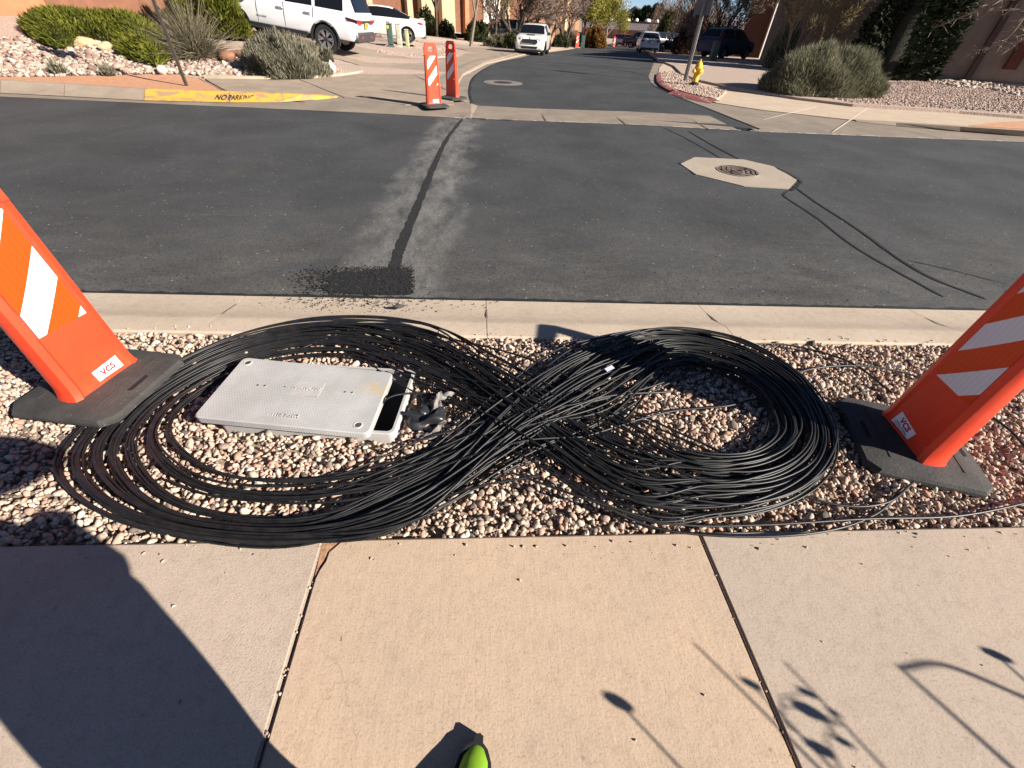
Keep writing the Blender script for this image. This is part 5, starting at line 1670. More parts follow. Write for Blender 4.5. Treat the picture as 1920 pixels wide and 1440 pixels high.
# ---- small cream hatchback facing us
S3 = [(-1.80, .34, .66, .80, .70, .84, .62), (-1.86, .32, .74, .93, .76, .98, .68), (-1.80, .30, .80, .96, .79, 1.02, .66), (-1.52, .26, .84, .96, .82, 1.36, .60), (-1.36, .24, .84, .96, .82, 1.385, .61), (-1.30, .24, .84, .96, .82, 1.39, .61), (-.50, .24, .84, .95, .83, 1.41, .62), (-.42, .24, .84, .95, .83, 1.41, .62), (.30, .24, .84, .94, .83, 1.39, .61),
      (.42, .24, .84, .935, .83, 1.35, .60), (.86, .24, .84, .92, .82, .98, .70), (.98, .24, .84, .91, .82, .97, .68), (1.40, .26, .83, .88, .80, .92, .64), (1.66, .28, .80, .80, .76, .85, .58), (1.82, .30, .74, .66, .70, .72, .5), (1.86, .34, .66, .56, .62, .58, .42)]
mi_c = Vector((3.15, 31.2, -.14)); mhd = rad(-103)
mini, _b = car('parked_hatchback', mi_c, mhd, 'small cream hatchback with round headlamps facing the camera at the left kerb', CRM, S3, (4, 6, 7, 8), (9,), (2,), 2.47, 1.50, .31, 1.69, clad=.05, rimdark=True, spokes=5, tyre_w=.21)
for s in (1, -1):
    g = Geo(); cx, cy, cz = 1.745, s*.53, .70
    nrm = Vector((1, s*.30, .45)).normalized()
    fr = frame((cx, cy, cz), nrm.cross(Vector((0, 0, 1))), nrm)
    g.lathe([(.155, -.06), (.155, .02), (.135, .035)], 20, cap=False); g.xf(fr); g.build('headlamp_ring', CHRM, mini, smooth=40)
    g = Geo(); g.lathe([(.135, .03), (.09, .05), (0, .06)], 20, cap=False); g.xf(fr); hl = g.build('headlamp', LWHT, mini, smooth=60)
    g = Geo(); g.lathe([(.06, .058), (.03, .064), (0, .066)], 14, cap=False); g.xf(fr); g.build('bulb', M('lamp_dark', (.08, .08, .085), .1, 0), hl, smooth=60)
    mirror(mini, .62, s*.84, .95, BPLA)
    g = Geo(); g.lathe([(.06, 0), (.05, .02), (0, .03)], 12, (1.80, s*.62, .40), 'X', cap=False); g.build('fog_lamp', LWHT, mini, smooth=40)
lamp(mini, 'grille', [(1.845, .44, .66), (1.82, .36, .74), (1.82, -.36, .74), (1.845, -.44, .66), (1.87, -.40, .585), (1.87, .40, .585)], BPLA, .05, (1, 0, .15))
seam(mini, [(1.855, .45, .66), (1.83, .37, .745), (1.83, -.37, .745), (1.855, -.45, .66), (1.88, -.41, .58), (1.88, .41, .58), (1.855, .45, .66)], .03, CHRM, 'grille_frame')
lamp(mini, 'lower_intake', [(1.875, .48, .46), (1.875, -.48, .46), (1.865, -.42, .36), (1.865, .42, .36)], BPLA, .05, (1, 0, 0))
lamp(mini, 'bonnet_scoop', [(1.46, .22, .925), (1.46, -.22, .925), (1.38, -.22, .955), (1.38, .22, .955)], BPLA, .03, (.6, 0, 1))
g = Geo(); g.box((1.74, 0, .27), (.22, 1.44, .10), bev=.03); g.build('bumper', BPLA, mini, smooth=40)
g = Geo(); g.lathe([(.045, 0), (.04, .01), (0, .014)], 12, (1.80, 0, .80), 'X', cap=False); g.build('badge', CHRM, mini)
seam(mini, [(.5, .845, .93), (.52, .855, .6), (.48, .84, .32)]); seam(mini, [(-.46, .84, .93), (-.5, .855, .6), (-.46, .84, .32)])

# ---- white wagon seen from behind on the right
S4 = [(-2.34, .40, .74, .86, .78, .90, .72), (-2.40, .36, .84, .98, .84, 1.02, .78), (-2.32, .32, .88, 1.06, .86, 1.10, .74), (-2.02, .30, .91, 1.06, .89, 1.50, .62), (-1.85, .28, .91, 1.05, .90, 1.54, .64), (-1.20, .28, .91, 1.04, .90, 1.57, .65), (-1.10, .28, .91, 1.04, .90, 1.57, .65), (-.25, .28, .91, 1.02, .90, 1.58, .65), (-.15, .28, .91, 1.02, .90, 1.58, .65), (.55, .28, .91, 1.0, .90, 1.54, .63),
      (.65, .28, .91, 1.0, .90, 1.52, .62), (1.30, .28, .91, .98, .88, 1.03, .74), (1.4, .28, .91, .97, .88, 1.02, .72), (2.1, .30, .88, .88, .82, .92, .64), (2.36, .34, .76, .72, .72, .76, .5), (2.40, .38, .66, .6, .62, .62, .4)]
ob_p = fit_p = None
wg, _b = car('parked_wagon', (16.0, 50.4, H(16, 50)-.07), rad(78), 'white station wagon parked at the right kerb, seen from behind', WHT, S4, (4, 6, 8), (10,), (2,), 2.74, 1.56, .34, 1.82)
for s in (1, -1):
    lamp(wg, 'tail_lamp', [(-2.405, s*.48, 1.0), (-2.39, s*.80, 1.02), (-2.26, s*.89, 1.0), (-2.36, s*.86, .86), (-2.415, s*.60, .86)], LRED, .03, (-1, 0, 0))
    mirror(wg, .95, s*.9, 1.0, WHT)
lamp(wg, 'licence_plate', [(-2.425, .20, .95), (-2.425, -.20, .95), (-2.425, -.20, .80), (-2.425, .20, .80)], M('plate_teal', (.16, .20, .22), .5, .2), .02, (-1, 0, 0))
g = Geo(); g.box((-2.33, 0, .38), (.16, 1.66, .14), bev=.03); g.build('bumper', M('grey_trim'), wg, smooth=40)
for s in (.6, -.6):
    g = Geo(); g.tube([(-1.8, s, 1.60), (.4, s, 1.60)], .02, 6); g.build('roof_rail', BPLA, wg)

# ---- blue crossover on the right driveway, in shade
S5 = [(-2.18, .40, .74, .90, .80, .96, .74), (-2.24, .36, .84, 1.04, .84, 1.10, .78), (-2.16, .33, .88, 1.12, .86, 1.18, .72), (-1.90, .30, .91, 1.12, .89, 1.56, .60), (-1.72, .30, .91, 1.12, .90, 1.62, .63), (-1.50, .30, .91, 1.11, .90, 1.65, .64), (-.62, .30, .91, 1.08, .90, 1.68, .65), (-.52, .30, .91, 1.08, .90, 1.68, .65), (.28, .30, .91, 1.05, .90, 1.66, .64),
      (.40, .30, .91, 1.05, .90, 1.64, .63), (1.22, .30, .91, 1.02, .88, 1.08, .74), (1.30, .30, .91, 1.01, .88, 1.06, .72), (1.95, .32, .88, .94, .82, .98, .64), (2.18, .36, .78, .78, .74, .82, .5), (2.24, .40, .68, .66, .64, .68, .4)]
rr_ = GH(1353, 110); hd = rad(29)
cv_c = rr_+Vector((math.cos(hd)*1.31, math.sin(hd)*1.31, 0))+Vector((math.cos(hd+math.pi/2)*.80, math.sin(hd+math.pi/2)*.80, 0)); cv_c.z = H(cv_c.x, cv_c.y)+.03
crv, _b = car('parked_crossover', cv_c, hd, 'dark blue crossover in the shade on the right driveway, side toward us', BLU, S5, (4, 5, 7, 8, 9), (9,), (2,), 2.62, 1.60, .34, 1.82)
crv.scale = (1.06,)*3
for s in (1, -1): 
    lamp(crv, 'tail_lamp', [(-2.20, s*.86, 1.40), (-2.02, s*.80, 1.46), (-2.10, s*.885, 1.12), (-2.12, s*.88, .84), (-2.24, s*.84, .86), (-2.25, s*.80, 1.12)], LRED, .03, (-.5, s, 0))
    mirror(crv, .72, s*.9, 1.06, BLU)
for x in (.62, -.45): seam(crv, [(x, -.905, 1.02), (x+.02, -.922, .7), (x, -.905, .36)])
for x in (-.30, -1.2):
    g = Geo(); g.box((x, -.92, .92), (.2, .03, .035)); g.build('door_handle', BLU, crv)
g = Geo(); g.box((0, -.91, .36), (2.0, .05, .10)); g.build('sill_trim', BPLA, crv)

# ---- other cars farther down: simpler, same builder
def far_car(label, loc, hd, paint_, stt, sc_=1.0, name='parked_car'):
    c, b = car(name, loc, hd, label, paint_, stt, (4, 6, 8), (10,), (2,), 2.74, 1.56, .34, 1.82)
    c.scale = (sc_,)*3
    for s in (1, -1):
        lamp(c, 'tail_lamp', [(-2.405, s*.48, 1.0), (-2.39, s*.80, 1.02), (-2.26, s*.89, 1.0), (-2.36, s*.86, .86), (-2.415, s*.60, .86)], LRED, .03, (-1, 0, 0))
        lamp(c, 'headlamp', [(2.38, s*.45, .72), (2.30, s*.74, .76), (2.2, s*.82, .78), (2.25, s*.80, .66), (2.40, s*.5, .62)], LWHT, .03, (1, 0, 0))
    lamp(c, 'grille', [(2.41, .4, .62), (2.41, -.4, .62), (2.42, -.36, .44), (2.42, .36, .44)], BPLA, .03, (1, 0, 0))
    return c
def onray(px, py, Y, dz=0.0):
    p = AT(px, py, Y); return (p.x, p.y, H(p.x, p.y)+dz)
far_car('red car standing at the far end of the side street', onray(1172, 76, 88, -.05), rad(-70), REDP, S4)
far_car('black SUV at the far end of the street, left of the white wagon', onray(1203, 78, 74, -.05), rad(150), DRK, S1, .95, 'parked_suv')
far_car('dark sedan at the right kerb just beyond the white wagon', onray(1252, 92, 55), rad(20), DRK, S4)
far_car('grey green car nose out, half hidden behind the sign post', onray(1312, 104, 47), rad(200), GRN, S5)
far_car('dark pickup parked between the trees in front of the left garages', onray(940, 62, 50), rad(195), DRK, S1, .95, 'parked_suv')
# ================================================================== PLANTS
def blades(name, P, D, L, Wd, tint, mat, parent, segs=1, droop=0.0):
    """many small leaves or blades in one mesh; P base, D direction, L length, Wd width"""
    P, D = np.asarray(P, float), np.asarray(D, float)
    D = D/np.linalg.norm(D, axis=1, keepdims=True)
    n_ = len(P)
    rnd = RNG.normal(size=(n_, 3))
    Sd = np.cross(D, rnd); Sd /= np.linalg.norm(Sd, axis=1, keepdims=True)+1e-9
    L = np.asarray(L)[:, None]; Wd = np.asarray(Wd)[:, None]
    if segs == 1:
        V = np.stack([P, P+D*L*.45+Sd*Wd*.5, P+D*L, P+D*L*.45-Sd*Wd*.5], 1).reshape(-1, 3)
        k = 4
        F_ = (np.arange(n_)[:, None]*4+np.array([[0, 1, 2, 3]])).reshape(-1, 4)
    else:
        rows = []
        for i in range(segs+1):
            t = i/segs
            q = P+D*L*t+np.array([0, 0, -1.0])*(L*droop*t*t)
            w = Wd*(1-t*.92)*.5
            rows += [q+Sd*w, q-Sd*w]
        k = 2*(segs+1)
        V = np.stack(rows, 1).reshape(-1, 3)
        F_ = np.concatenate([np.arange(n_)[:, None]*k+np.array([[2*i, 2*i+1, 2*i+3, 2*i+2]]) for i in range(segs)], 0)
    me = bpy.data.meshes.new(name)
    me.vertices.add(len(V)); me.vertices.foreach_set('co', V.astype(np.float32).ravel())
    me.loops.add(F_.size); me.loops.foreach_set('vertex_index', F_.astype(np.int32).ravel())
    me.polygons.add(len(F_)); me.polygons.foreach_set('loop_start', (np.arange(len(F_))*4).astype(np.int32))
    try: me.polygons.foreach_set('loop_total', np.full(len(F_), 4, np.int32))
    except Exception: pass
    me.update(calc_edges=True)
    a = me.attributes.new('tint', 'FLOAT', 'POINT'); a.data.foreach_set('value', np.repeat(np.asarray(tint, np.float32), k))
    me.materials.append(mat)
    return link(name, me, parent)

def leafm(name, stops, trans=.25): return attr_mat(name, stops, rough=.75, spec=.2, inst=False, trans=trans, bscale=5)
JUN = leafm('juniper_leaf', [(0, (.05, .06, .008)), (.5, (.125, .135, .014)), (1, (.22, .215, .03))])
SAGE = leafm('sage_leaf', [(0, (.10, .095, .065)), (.5, (.22, .205, .145)), (1, (.36, .33, .24))])
SAG2 = leafm('grey_leaf', [(0, (.07, .07, .042)), (.5, (.19, .185, .115)), (1, (.34, .315, .21))])
GRAS = leafm('dry_grass', [(0, (.09, .08, .055)), (.5, (.17, .15, .095)), (1, (.30, .25, .16))])
YELG = leafm('spring_leaf', [(0, (.12, .12, .02)), (.5, (.24, .22, .04)), (1, (.38, .34, .08))], .4)
TWIG = leafm('pink_twig', [(0, (.12, .085, .065)), (.5, (.24, .17, .135)), (1, (.36, .27, .22))], 0)
TWIT = leafm('tan_twig', [(0, (.12, .085, .045)), (.5, (.24, .17, .09)), (1, (.36, .27, .14))], 0)
EVER = leafm('evergreen_leaf', [(0, (.008, .012, .006)), (.6, (.022, .032, .014)), (1, (.045, .06, .02))], .1)
DGRN = leafm('dark_leaf', [(0, (.02, .026, .01)), (.5, (.05, .062, .02)), (1, (.09, .10, .035))], .2)
PLUM = leafm('plum_leaf', [(0, (.03, .012, .012)), (.6, (.075, .03, .028)), (1, (.13, .06, .05))], .2)
RUST = leafm('rust_leaf', [(0, (.10, .05, .015)), (.5, (.24, .12, .03)), (1, (.36, .21, .06))], .2)
BARK = M('bark', (.075, .055, .042), .95, .35, 8, .8, 40, .02)
BARK2 = M('pale_bark', (.20, .16, .125), .95, .3, 8, .8, 40, .02)
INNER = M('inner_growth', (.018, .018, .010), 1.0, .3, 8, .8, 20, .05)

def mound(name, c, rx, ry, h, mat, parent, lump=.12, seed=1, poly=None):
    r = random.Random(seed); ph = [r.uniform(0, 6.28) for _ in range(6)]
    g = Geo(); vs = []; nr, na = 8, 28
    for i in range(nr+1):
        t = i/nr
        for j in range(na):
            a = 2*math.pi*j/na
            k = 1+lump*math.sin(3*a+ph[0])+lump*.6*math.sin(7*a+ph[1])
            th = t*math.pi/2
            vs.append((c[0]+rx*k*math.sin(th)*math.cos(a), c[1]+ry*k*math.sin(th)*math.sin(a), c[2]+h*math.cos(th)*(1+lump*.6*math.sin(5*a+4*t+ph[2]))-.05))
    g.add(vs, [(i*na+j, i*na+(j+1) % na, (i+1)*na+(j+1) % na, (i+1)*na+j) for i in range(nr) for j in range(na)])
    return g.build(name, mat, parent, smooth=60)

def shrub(name, base, label, rx, ry, h, n_, L, Wd, mat, seed, upb=.8, jit=.35, cat='shrub', inner=.82, lump=.12, group=None, stick=0.0):
    t_ = thing(name, base, label, cat, 0, group)
    r = np.random.default_rng(seed)
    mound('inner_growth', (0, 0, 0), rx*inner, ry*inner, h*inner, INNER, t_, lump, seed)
    u = r.uniform(0, 2*math.pi, n_); ct = r.uniform(0, 1, n_)**.9
    st_ = np.sqrt(1-ct**2)
    rr = Random_lumps(u, ct, seed, lump)
    k = rr*(1-np.abs(r.normal(0, .10, n_)))
    N_ = np.stack([st_*np.cos(u), st_*np.sin(u), ct], 1)
    P = N_*np.array([rx, ry, h])*k[:, None]
    D = N_*np.array([1/rx, 1/ry, 1/h])*min(rx, h)+np.array([0, 0, upb])+r.normal(0, jit, (n_, 3))
    LL = L*r.uniform(.5, 1.4, n_)*np.where(r.uniform(0, 1, n_) < .05, 1.8, 1.0)
    clump = .5+.5*np.sin(P[:, 0]*7/rx+seed)*np.sin(P[:, 1]*6/ry+2)*np.sin(P[:, 2]*5/h+1)
    ti = np.clip(.15+.5*clump*.6+r.normal(.2, .2, n_), 0, 1)
    blades('foliage', P-D/np.linalg.norm(D, axis=1, keepdims=True)*LL[:, None]*.5, D, LL, Wd*r.uniform(.6, 1.3, n_), ti, mat, t_)
    g = Geo()
    for i in range(7):
        a = i*.9+seed
        g.tube([(0, 0, -.05), (rx*.3*math.cos(a), ry*.3*math.sin(a), h*.4), (rx*.7*math.cos(a), ry*.7*math.sin(a), h*.7)], [.03, .02, .008], 5)
    g.build('stems', BARK, t_)
    return t_
def Random_lumps(u, ct, seed, lump):
    return 1+lump*np.sin(3*u+seed)+lump*.8*np.sin(7*u+5*ct+seed*2)+lump*.6*np.sin(11*ct+2*u)

def grow_tree(name, base, label, trunks, mat_wood, crown, seed, levels=4, leaf=None, leafn=0, leafL=.12, leafW=.05, twigm=None, spread=.55, cat='tree', group=None, twign=3, thin=1.0, upl=.25):
    """trunks: list of (direction, length, radius)"""
    t_ = thing(name, base, label, cat, 0, group)
    r = random.Random(seed)
    wood = Geo(); tips = []; twP, twD, twL = [], [], []
    def grow(p, d, L, rad_, lv):
        seg = 5 if lv < 2 else 3
        pts = [p.copy()]; q = p.copy(); dd = d.copy()
        for i in range(seg):
            jt = .05 if lv == 0 else .16
            dd = (dd+Vector((r.gauss(0, jt), r.gauss(0, jt), r.gauss(0, .08)+upl*.12))).normalized()
            q = q+dd*(L/seg); pts.append(q.copy())
        rs = [rad_*(1-.55*i/seg) for i in range(seg+1)]
        if lv < levels:
            wood.tube(pts, rs, 6 if lv < 1 else 4 if lv < 2 else 3, cap=lv == 0)
            nch = r.randint(3, 4) if lv < 2 else twign
            for k in range(nch):
                f = .35+.65*(k+r.random()*.6)/nch
                j = min(seg-1, int(f*seg)); pp = pts[j].lerp(pts[j+1], f*seg-j if f < 1 else 1)
                a = r.uniform(0, 6.28); ang = r.uniform(.6, 1.3)*spread
                o1 = dd.orthogonal().normalized(); o2 = dd.cross(o1)
                nd = (dd*math.cos(ang)+(o1*math.cos(a)+o2*math.sin(a))*math.sin(ang)+Vector((0, 0, upl*.4))).normalized()
                grow(pp, nd, L*r.uniform(.52, .74), rs[j]*.62, lv+1)
        else:
            twP.append(pts[0]); twD.append(pts[-1]-pts[0]); twL.append((pts[-1]-pts[0]).length)
            tips.append(pts[-1])
            tips.append(pts[1])
    for d, L, rr in trunks: grow(Vector((r.gauss(0, .06), r.gauss(0, .06), -.1)), Vector(d).normalized(), L, rr, 0)
    wood.build('trunk', mat_wood, t_, smooth=50)
    P = np.array([tuple(p) for p in twP]); D = np.array([tuple(d) for d in twD]); Ln = np.array(twL)
    rg = np.random.default_rng(seed)
    ex = 6
    P2 = np.concatenate([P+D*rg.uniform(0, .6, (len(P), 1)) for _ in range(ex)]); D2 = np.concatenate([D+rg.normal(0, .35, D.shape)*Ln[:, None] for _ in range(ex)])
    L2 = np.concatenate([Ln*rg.uniform(.5, 1.0, len(Ln)) for _ in range(ex)])
    tw = blades('twigs', np.concatenate([P, P2]), np.concatenate([D, D2]), np.concatenate([Ln, L2]), np.full(len(P)+len(P2), .022*thin), rg.uniform(0, 1, len(P)+len(P2)), twigm or TWIG, t_)
    if leaf is not None and leafn:
        T_ = np.array([tuple(p) for p in tips])
        idx = rg.integers(0, len(T_), leafn)
        C_ = T_[idx]+rg.normal(0, crown, (leafn, 3))
        Dd = rg.normal(0, 1, (leafn, 3))
        ti = np.clip(.5+.25*np.sin(C_[:, 0]*1.9)+.2*np.sin(C_[:, 2]*2.3+1)+rg.normal(0, .18, leafn), 0, 1)
        blades('crown', C_, Dd, leafL*rg.uniform(.6, 1.4, leafn), leafW*rg.uniform(.6, 1.4, leafn), ti, leaf, t_)
    else: tw.name = 'crown'
    return t_

# low juniper: a mat of sprigs over a lumpy mound, with a bay where a pale rock lies
jb = thing('juniper', GH(170, 75), 'low spreading bright green juniper on the cobbles before the terracotta house', 'shrub')
jpoly = [xy(GH(a, b)) for a, b in [(40, 52), (60, 72), (95, 92), (125, 97), (150, 84), (215, 82), (228, 108), (270, 122), (300, 131), (322, 118), (326, 96), (305, 68), (250, 52), (160, 44), (90, 44)]]
def edge_d(p):
    m = 9
    for i in range(len(jpoly)):
        a, b = Vector((*jpoly[i-1], 0)), Vector((*jpoly[i], 0)); q = Vector((p[0], p[1], 0)); ab = b-a
        t = max(0, min(1, (q-a).dot(ab)/ab.length_squared)); m = min(m, (a+ab*t-q).length)
    return m
def jh(x, y): return .62*min(1, (edge_d((x, y))/.7))**.55*(.85+.15*math.sin(x*2.1)*math.sin(y*1.7+1))
mx, Mx, my, My = min(p[0] for p in jpoly), max(p[0] for p in jpoly), min(p[1] for p in jpoly), max(p[1] for p in jpoly)
JP, JD = [], []
rj = random.Random(3)
while len(JP) < 17000:
    x, y = rj.uniform(mx, Mx), rj.uniform(my, My)
    if not inside((x, y), jpoly): continue
    h_ = jh(x, y)
    z = H(x, y)+h_*rj.uniform(.25, 1.0)**.6
    gx, gy = (jh(x+.1, y)-jh(x-.1, y))/.2, (jh(x, y+.1)-jh(x, y-.1))/.2
    JP.append((x-jb.location.x, y-jb.location.y, z-jb.location.z)); JD.append((-gx*.8+rj.gauss(0, .5), -gy*.8+rj.gauss(0, .5), .8+rj.gauss(0, .3)))
JPn = np.array(JP)
ti = np.clip(.45+.3*np.sin(JPn[:, 0]*5)*np.sin(JPn[:, 1]*6)+RNG.normal(0, .2, len(JP)), 0, 1)
blades('foliage', JPn, JD, RNG.uniform(.06, .18, len(JP)), RNG.uniform(.02, .045, len(JP)), ti, JUN, jb)
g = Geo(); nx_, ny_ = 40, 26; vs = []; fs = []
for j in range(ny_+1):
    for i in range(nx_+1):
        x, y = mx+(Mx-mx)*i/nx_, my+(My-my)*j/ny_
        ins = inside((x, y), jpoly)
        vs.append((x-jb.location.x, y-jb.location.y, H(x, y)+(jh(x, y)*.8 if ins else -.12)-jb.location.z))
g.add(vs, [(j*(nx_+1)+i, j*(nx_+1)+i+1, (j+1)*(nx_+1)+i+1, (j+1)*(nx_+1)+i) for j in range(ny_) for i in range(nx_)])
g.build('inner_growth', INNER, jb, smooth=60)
RK = M('sand_rock', (.50, .36, .20), .9, .2, 5, .8, 12, .04); RKR = M('red_rock', (.27, .13, .075), .9, .25, 5, .8, 12, .04)
def rock(px, py, s, seed, mat, label, sq=(1.4, .9, .6)):
    me = stone_mesh('boulder', seed, sq, mat, 3, .25); p = GH(px, py)
    o = link('boulder', me, None, (p.x, p.y, p.z+s*.12)); o.scale = (s,)*3; o.rotation_euler = (0, 0, seed)
    return tag(o, label, 'boulder')
rock(158, 86, .48, 41, RK, 'pale yellow flat rock in the bay of the juniper'); rock(203, 92, .40, 42, RK, 'pale sandy rock at the near edge of the juniper')
rock(425, 112, .7, 43, RKR, 'reddish brown rock beside the ornamental grass', (1.5, .8, .5)); rock(462, 108, .7, 44, RKR, 'red rock between the grass and the grey bush', (1.4, .9, .5))
rock(862, 72, .9, 45, RKR, 'orange rock at the foot of the roadside tree', (1.5, .8, .5)); rock(620, 133, .4, 46, M('white_rock', (.6, .54, .46), .9, .1), 'small white rock at the right foot of the grey bush', (.9, .8, 1.1))
# clump of long grass and the bush behind it
gb = GH(368, 108); grs = thing('ornamental_grass', gb, 'spiky clump of grey green grass behind the leaning signpost', 'grass clump')
n_ = 1500; a = RNG.uniform(0, 6.28, n_); el = RNG.uniform(.12, 1.45, n_)
D = np.stack([np.cos(a)*np.cos(el), np.sin(a)*np.cos(el), np.sin(el)], 1)
P = np.stack([RNG.normal(0, .16, n_), RNG.normal(0, .16, n_), np.zeros(n_)], 1)
blades('leaves', P, D, RNG.uniform(.7, 1.75, n_), RNG.uniform(.012, .022, n_), RNG.uniform(0, 1, n_), GRAS, grs, 4, .22)
g2 = RNG.uniform(0, 6.28, 60)
blades('seed_stalks', np.zeros((60, 3)), np.stack([np.cos(g2)*.55, np.sin(g2)*.45, np.full(60, 1.0)], 1), RNG.uniform(1.7, 2.6, 60), np.full(60, .014), np.full(60, .95), GRAS, grs, 4, .08)
shrub('bushy_juniper', GH(405, 66), 'round bright green bush between the grass clump and the white SUV', 1.15, 1.0, 1.75, 9000, .22, .05, JUN, 4, .7, .4)
shrub('grey_bush', GH(537, 139), 'grey green bush with upright sprigs in front of the white SUV', 1.05, .8, .80, 17000, .17, .020, SAGE, 6, 1.1, .35)
shrub('grey_bush', G(1528, 174), 'broad feathery grey green bush on the right corner yard', 1.95, 1.45, 1.20, 36000, .27, .021, SAG2, 9, .9, .5, inner=.8, lump=.07)
for (px, py, s) in ((112, 138, .2), (205, 141, .16), (470, 118, .25), (612, 112, .3)):
    p = GH(px, py); shrub('weed_tuft', p, {112: 'small green weed on the cobbles at far left', 205: 'tiny dry weed at the edge of the granite strip', 470: 'small grey tuft left of the grey bush', 612: 'thin green tuft at the right end of the grey bush'}[px], s, s, s*1.3, 160, .18, .02, SAGE, int(px), 1.2, .4, 'weed')

for (x, y, lb) in ((-.60, .845, 'tiny green weed in the broken slab corner below the left cable loop'), (-.47, .872, 'tiny green weed at the gravel edge right of the broken slab corner')):
    w_ = thing('weed', (x, y, -.012), lb, 'weed'); n_ = 34
    a = RNG.uniform(0, 6.28, n_); blades('leaves', np.stack([RNG.normal(0, .012, n_), RNG.normal(0, .008, n_), np.zeros(n_)], 1), np.stack([np.cos(a), np.sin(a), RNG.uniform(.3, 1.4, n_)], 1), RNG.uniform(.012, .034, n_), RNG.uniform(.005, .010, n_), RNG.uniform(.3, 1, n_), JUN, w_)
# trees of the left side, from near to far
def tb(px, py, Y=None):
    if Y is None: return GH(px, py)
    p = AT(px, py, Y); return Vector((p.x, p.y, H(p.x, p.y)))
LT = 'bare and budding trees along the side street'
grow_tree('street_tree', tb(818, 62, 44), 'slim bare tree before the cream pillars', [((.0, 0, 1), 4.2, .16)], BARK, .5, 21, 4, None, 0, group=LT)
grow_tree('street_tree', tb(881, 75, 37), 'tall pale trunk leaning beside the tilted utility pedestals', [((.02, 0, 1), 4.2, .14)], BARK2, .5, 22, 4, YELG, 1500, .1, .05, group=LT)
grow_tree('street_tree', tb(925, 60, 47), 'dark trunk in front of the white garage door', [((.06, 0, 1), 3.2, .17), ((-.2, 0, 1), 2.8, .12)], BARK, .5, 23, 4, YELG, 5000, .14, .07, group=LT)
grow_tree('street_tree', tb(965, 68, 42), 'many-stemmed dark tree with bare pink twigs behind the cream hatchback', [((-.5, 0, 1), 2.6, .15), ((.1, .1, 1), 2.4, .17), ((.55, 0, 1), 2.8, .15), ((.9, .2, 1), 2.6, .12)], BARK, .4, 24, 4, DGRN, 700, .1, .05, spread=.6, group=LT, twign=5, thin=1.25)
grow_tree('street_tree', tb(1025, 64, 47), 'bare tree with a wide crown of pinkish twigs right of the cream hatchback', [((-.5, 0, 1), 2.6, .15), ((.1, 0, 1), 2.2, .17), ((.6, 0, 1), 2.8, .14)], BARK, .4, 25, 4, None, 0, spread=.6, group=LT, twign=5, thin=1.25)
grow_tree('street_tree', tb(1058, 64, 53), 'bare pinkish tree just left of the yellow green tree', [((-.3, 0, 1), 2.8, .14), ((.4, 0, 1), 2.9, .14)], BARK, .4, 26, 4, None, 0, spread=.6, group=LT, twign=5, thin=1.25)
grow_tree('street_tree', tb(1101, 70, 62), 'full yellow green tree in spring leaf left of the sky gap', [((-.3, 0, 1), 2.8, .15), ((.15, 0, 1), 3.0, .16), ((.5, 0, 1), 2.6, .13)], BARK, .35, 27, 4, YELG, 15000, .22, .11, spread=.55, group=LT)
grow_tree('street_tree', tb(1138, 70, 84), 'slender young tree with sparse leaves near the end of the street', [((-.1, 0, 1), 3.4, .12), ((.1, 0, 1), 3.2, .1)], BARK2, .35, 28, 4, YELG, 5000, .25, .12, spread=.4, group=LT)
grow_tree('street_tree', tb(1158, 70, 92), 'thin grey tree with pale green leaves before the low school building', [((0, 0, 1), 2.6, .12)], BARK2, .35, 29, 4, YELG, 2500, .22, .1, spread=.5, group=LT)
shrub('garden_shrub', tb(1118, 74, 60), 'rusty orange shrub under the yellow green tree', 1.2, 1.1, 1.7, 3500, .3, .1, RUST, 31, .6, .6)
shrub('garden_shrub', tb(1090, 76, 61), 'dark green low shrub left of the rusty shrub', .9, .8, 1.0, 1800, .25, .09, DGRN, 32, .6, .6)
shrub('garden_shrub', tb(1050, 76, 51), 'round green shrub just right of the cream hatchback', .8, .7, .9, 2000, .2, .07, DGRN, 33, .6, .6)
shrub('garden_shrub', tb(1066, 70, 57), 'brown grass-like shrub behind the round green shrub', 1.1, .9, 1.3, 2200, .35, .05, GRAS, 34, 1.0, .4)
shrub('garden_shrub', tb(972, 78, 38), 'dark leafy shrub at the foot of the many-stemmed tree', 1.0, .9, .9, 2200, .2, .09, DGRN, 35, .5, .6)
shrub('garden_shrub', tb(940, 72, 40), 'dry brown shrub left of the dark leafy shrub', 1.1, .8, .7, 2000, .25, .05, GRAS, 36, .8, .5)
shrub('garden_shrub', tb(800, 56, 46), 'dark climbing shrub against the left cream pillar', .9, .6, 1.9, 2500, .22, .11, DGRN, 37, .4, .7)
shrub('garden_shrub', tb(836, 58, 46), 'dark leafy shrub at the foot of the second cream pillar', .8, .6, 1.3, 2000, .22, .11, DGRN, 38, .4, .7)
shrub('garden_shrub', tb(893, 62, 42), 'green shrub between the pale trunk and the white garage door', 1.0, .8, 1.4, 2600, .22, .1, DGRN, 39, .5, .7)
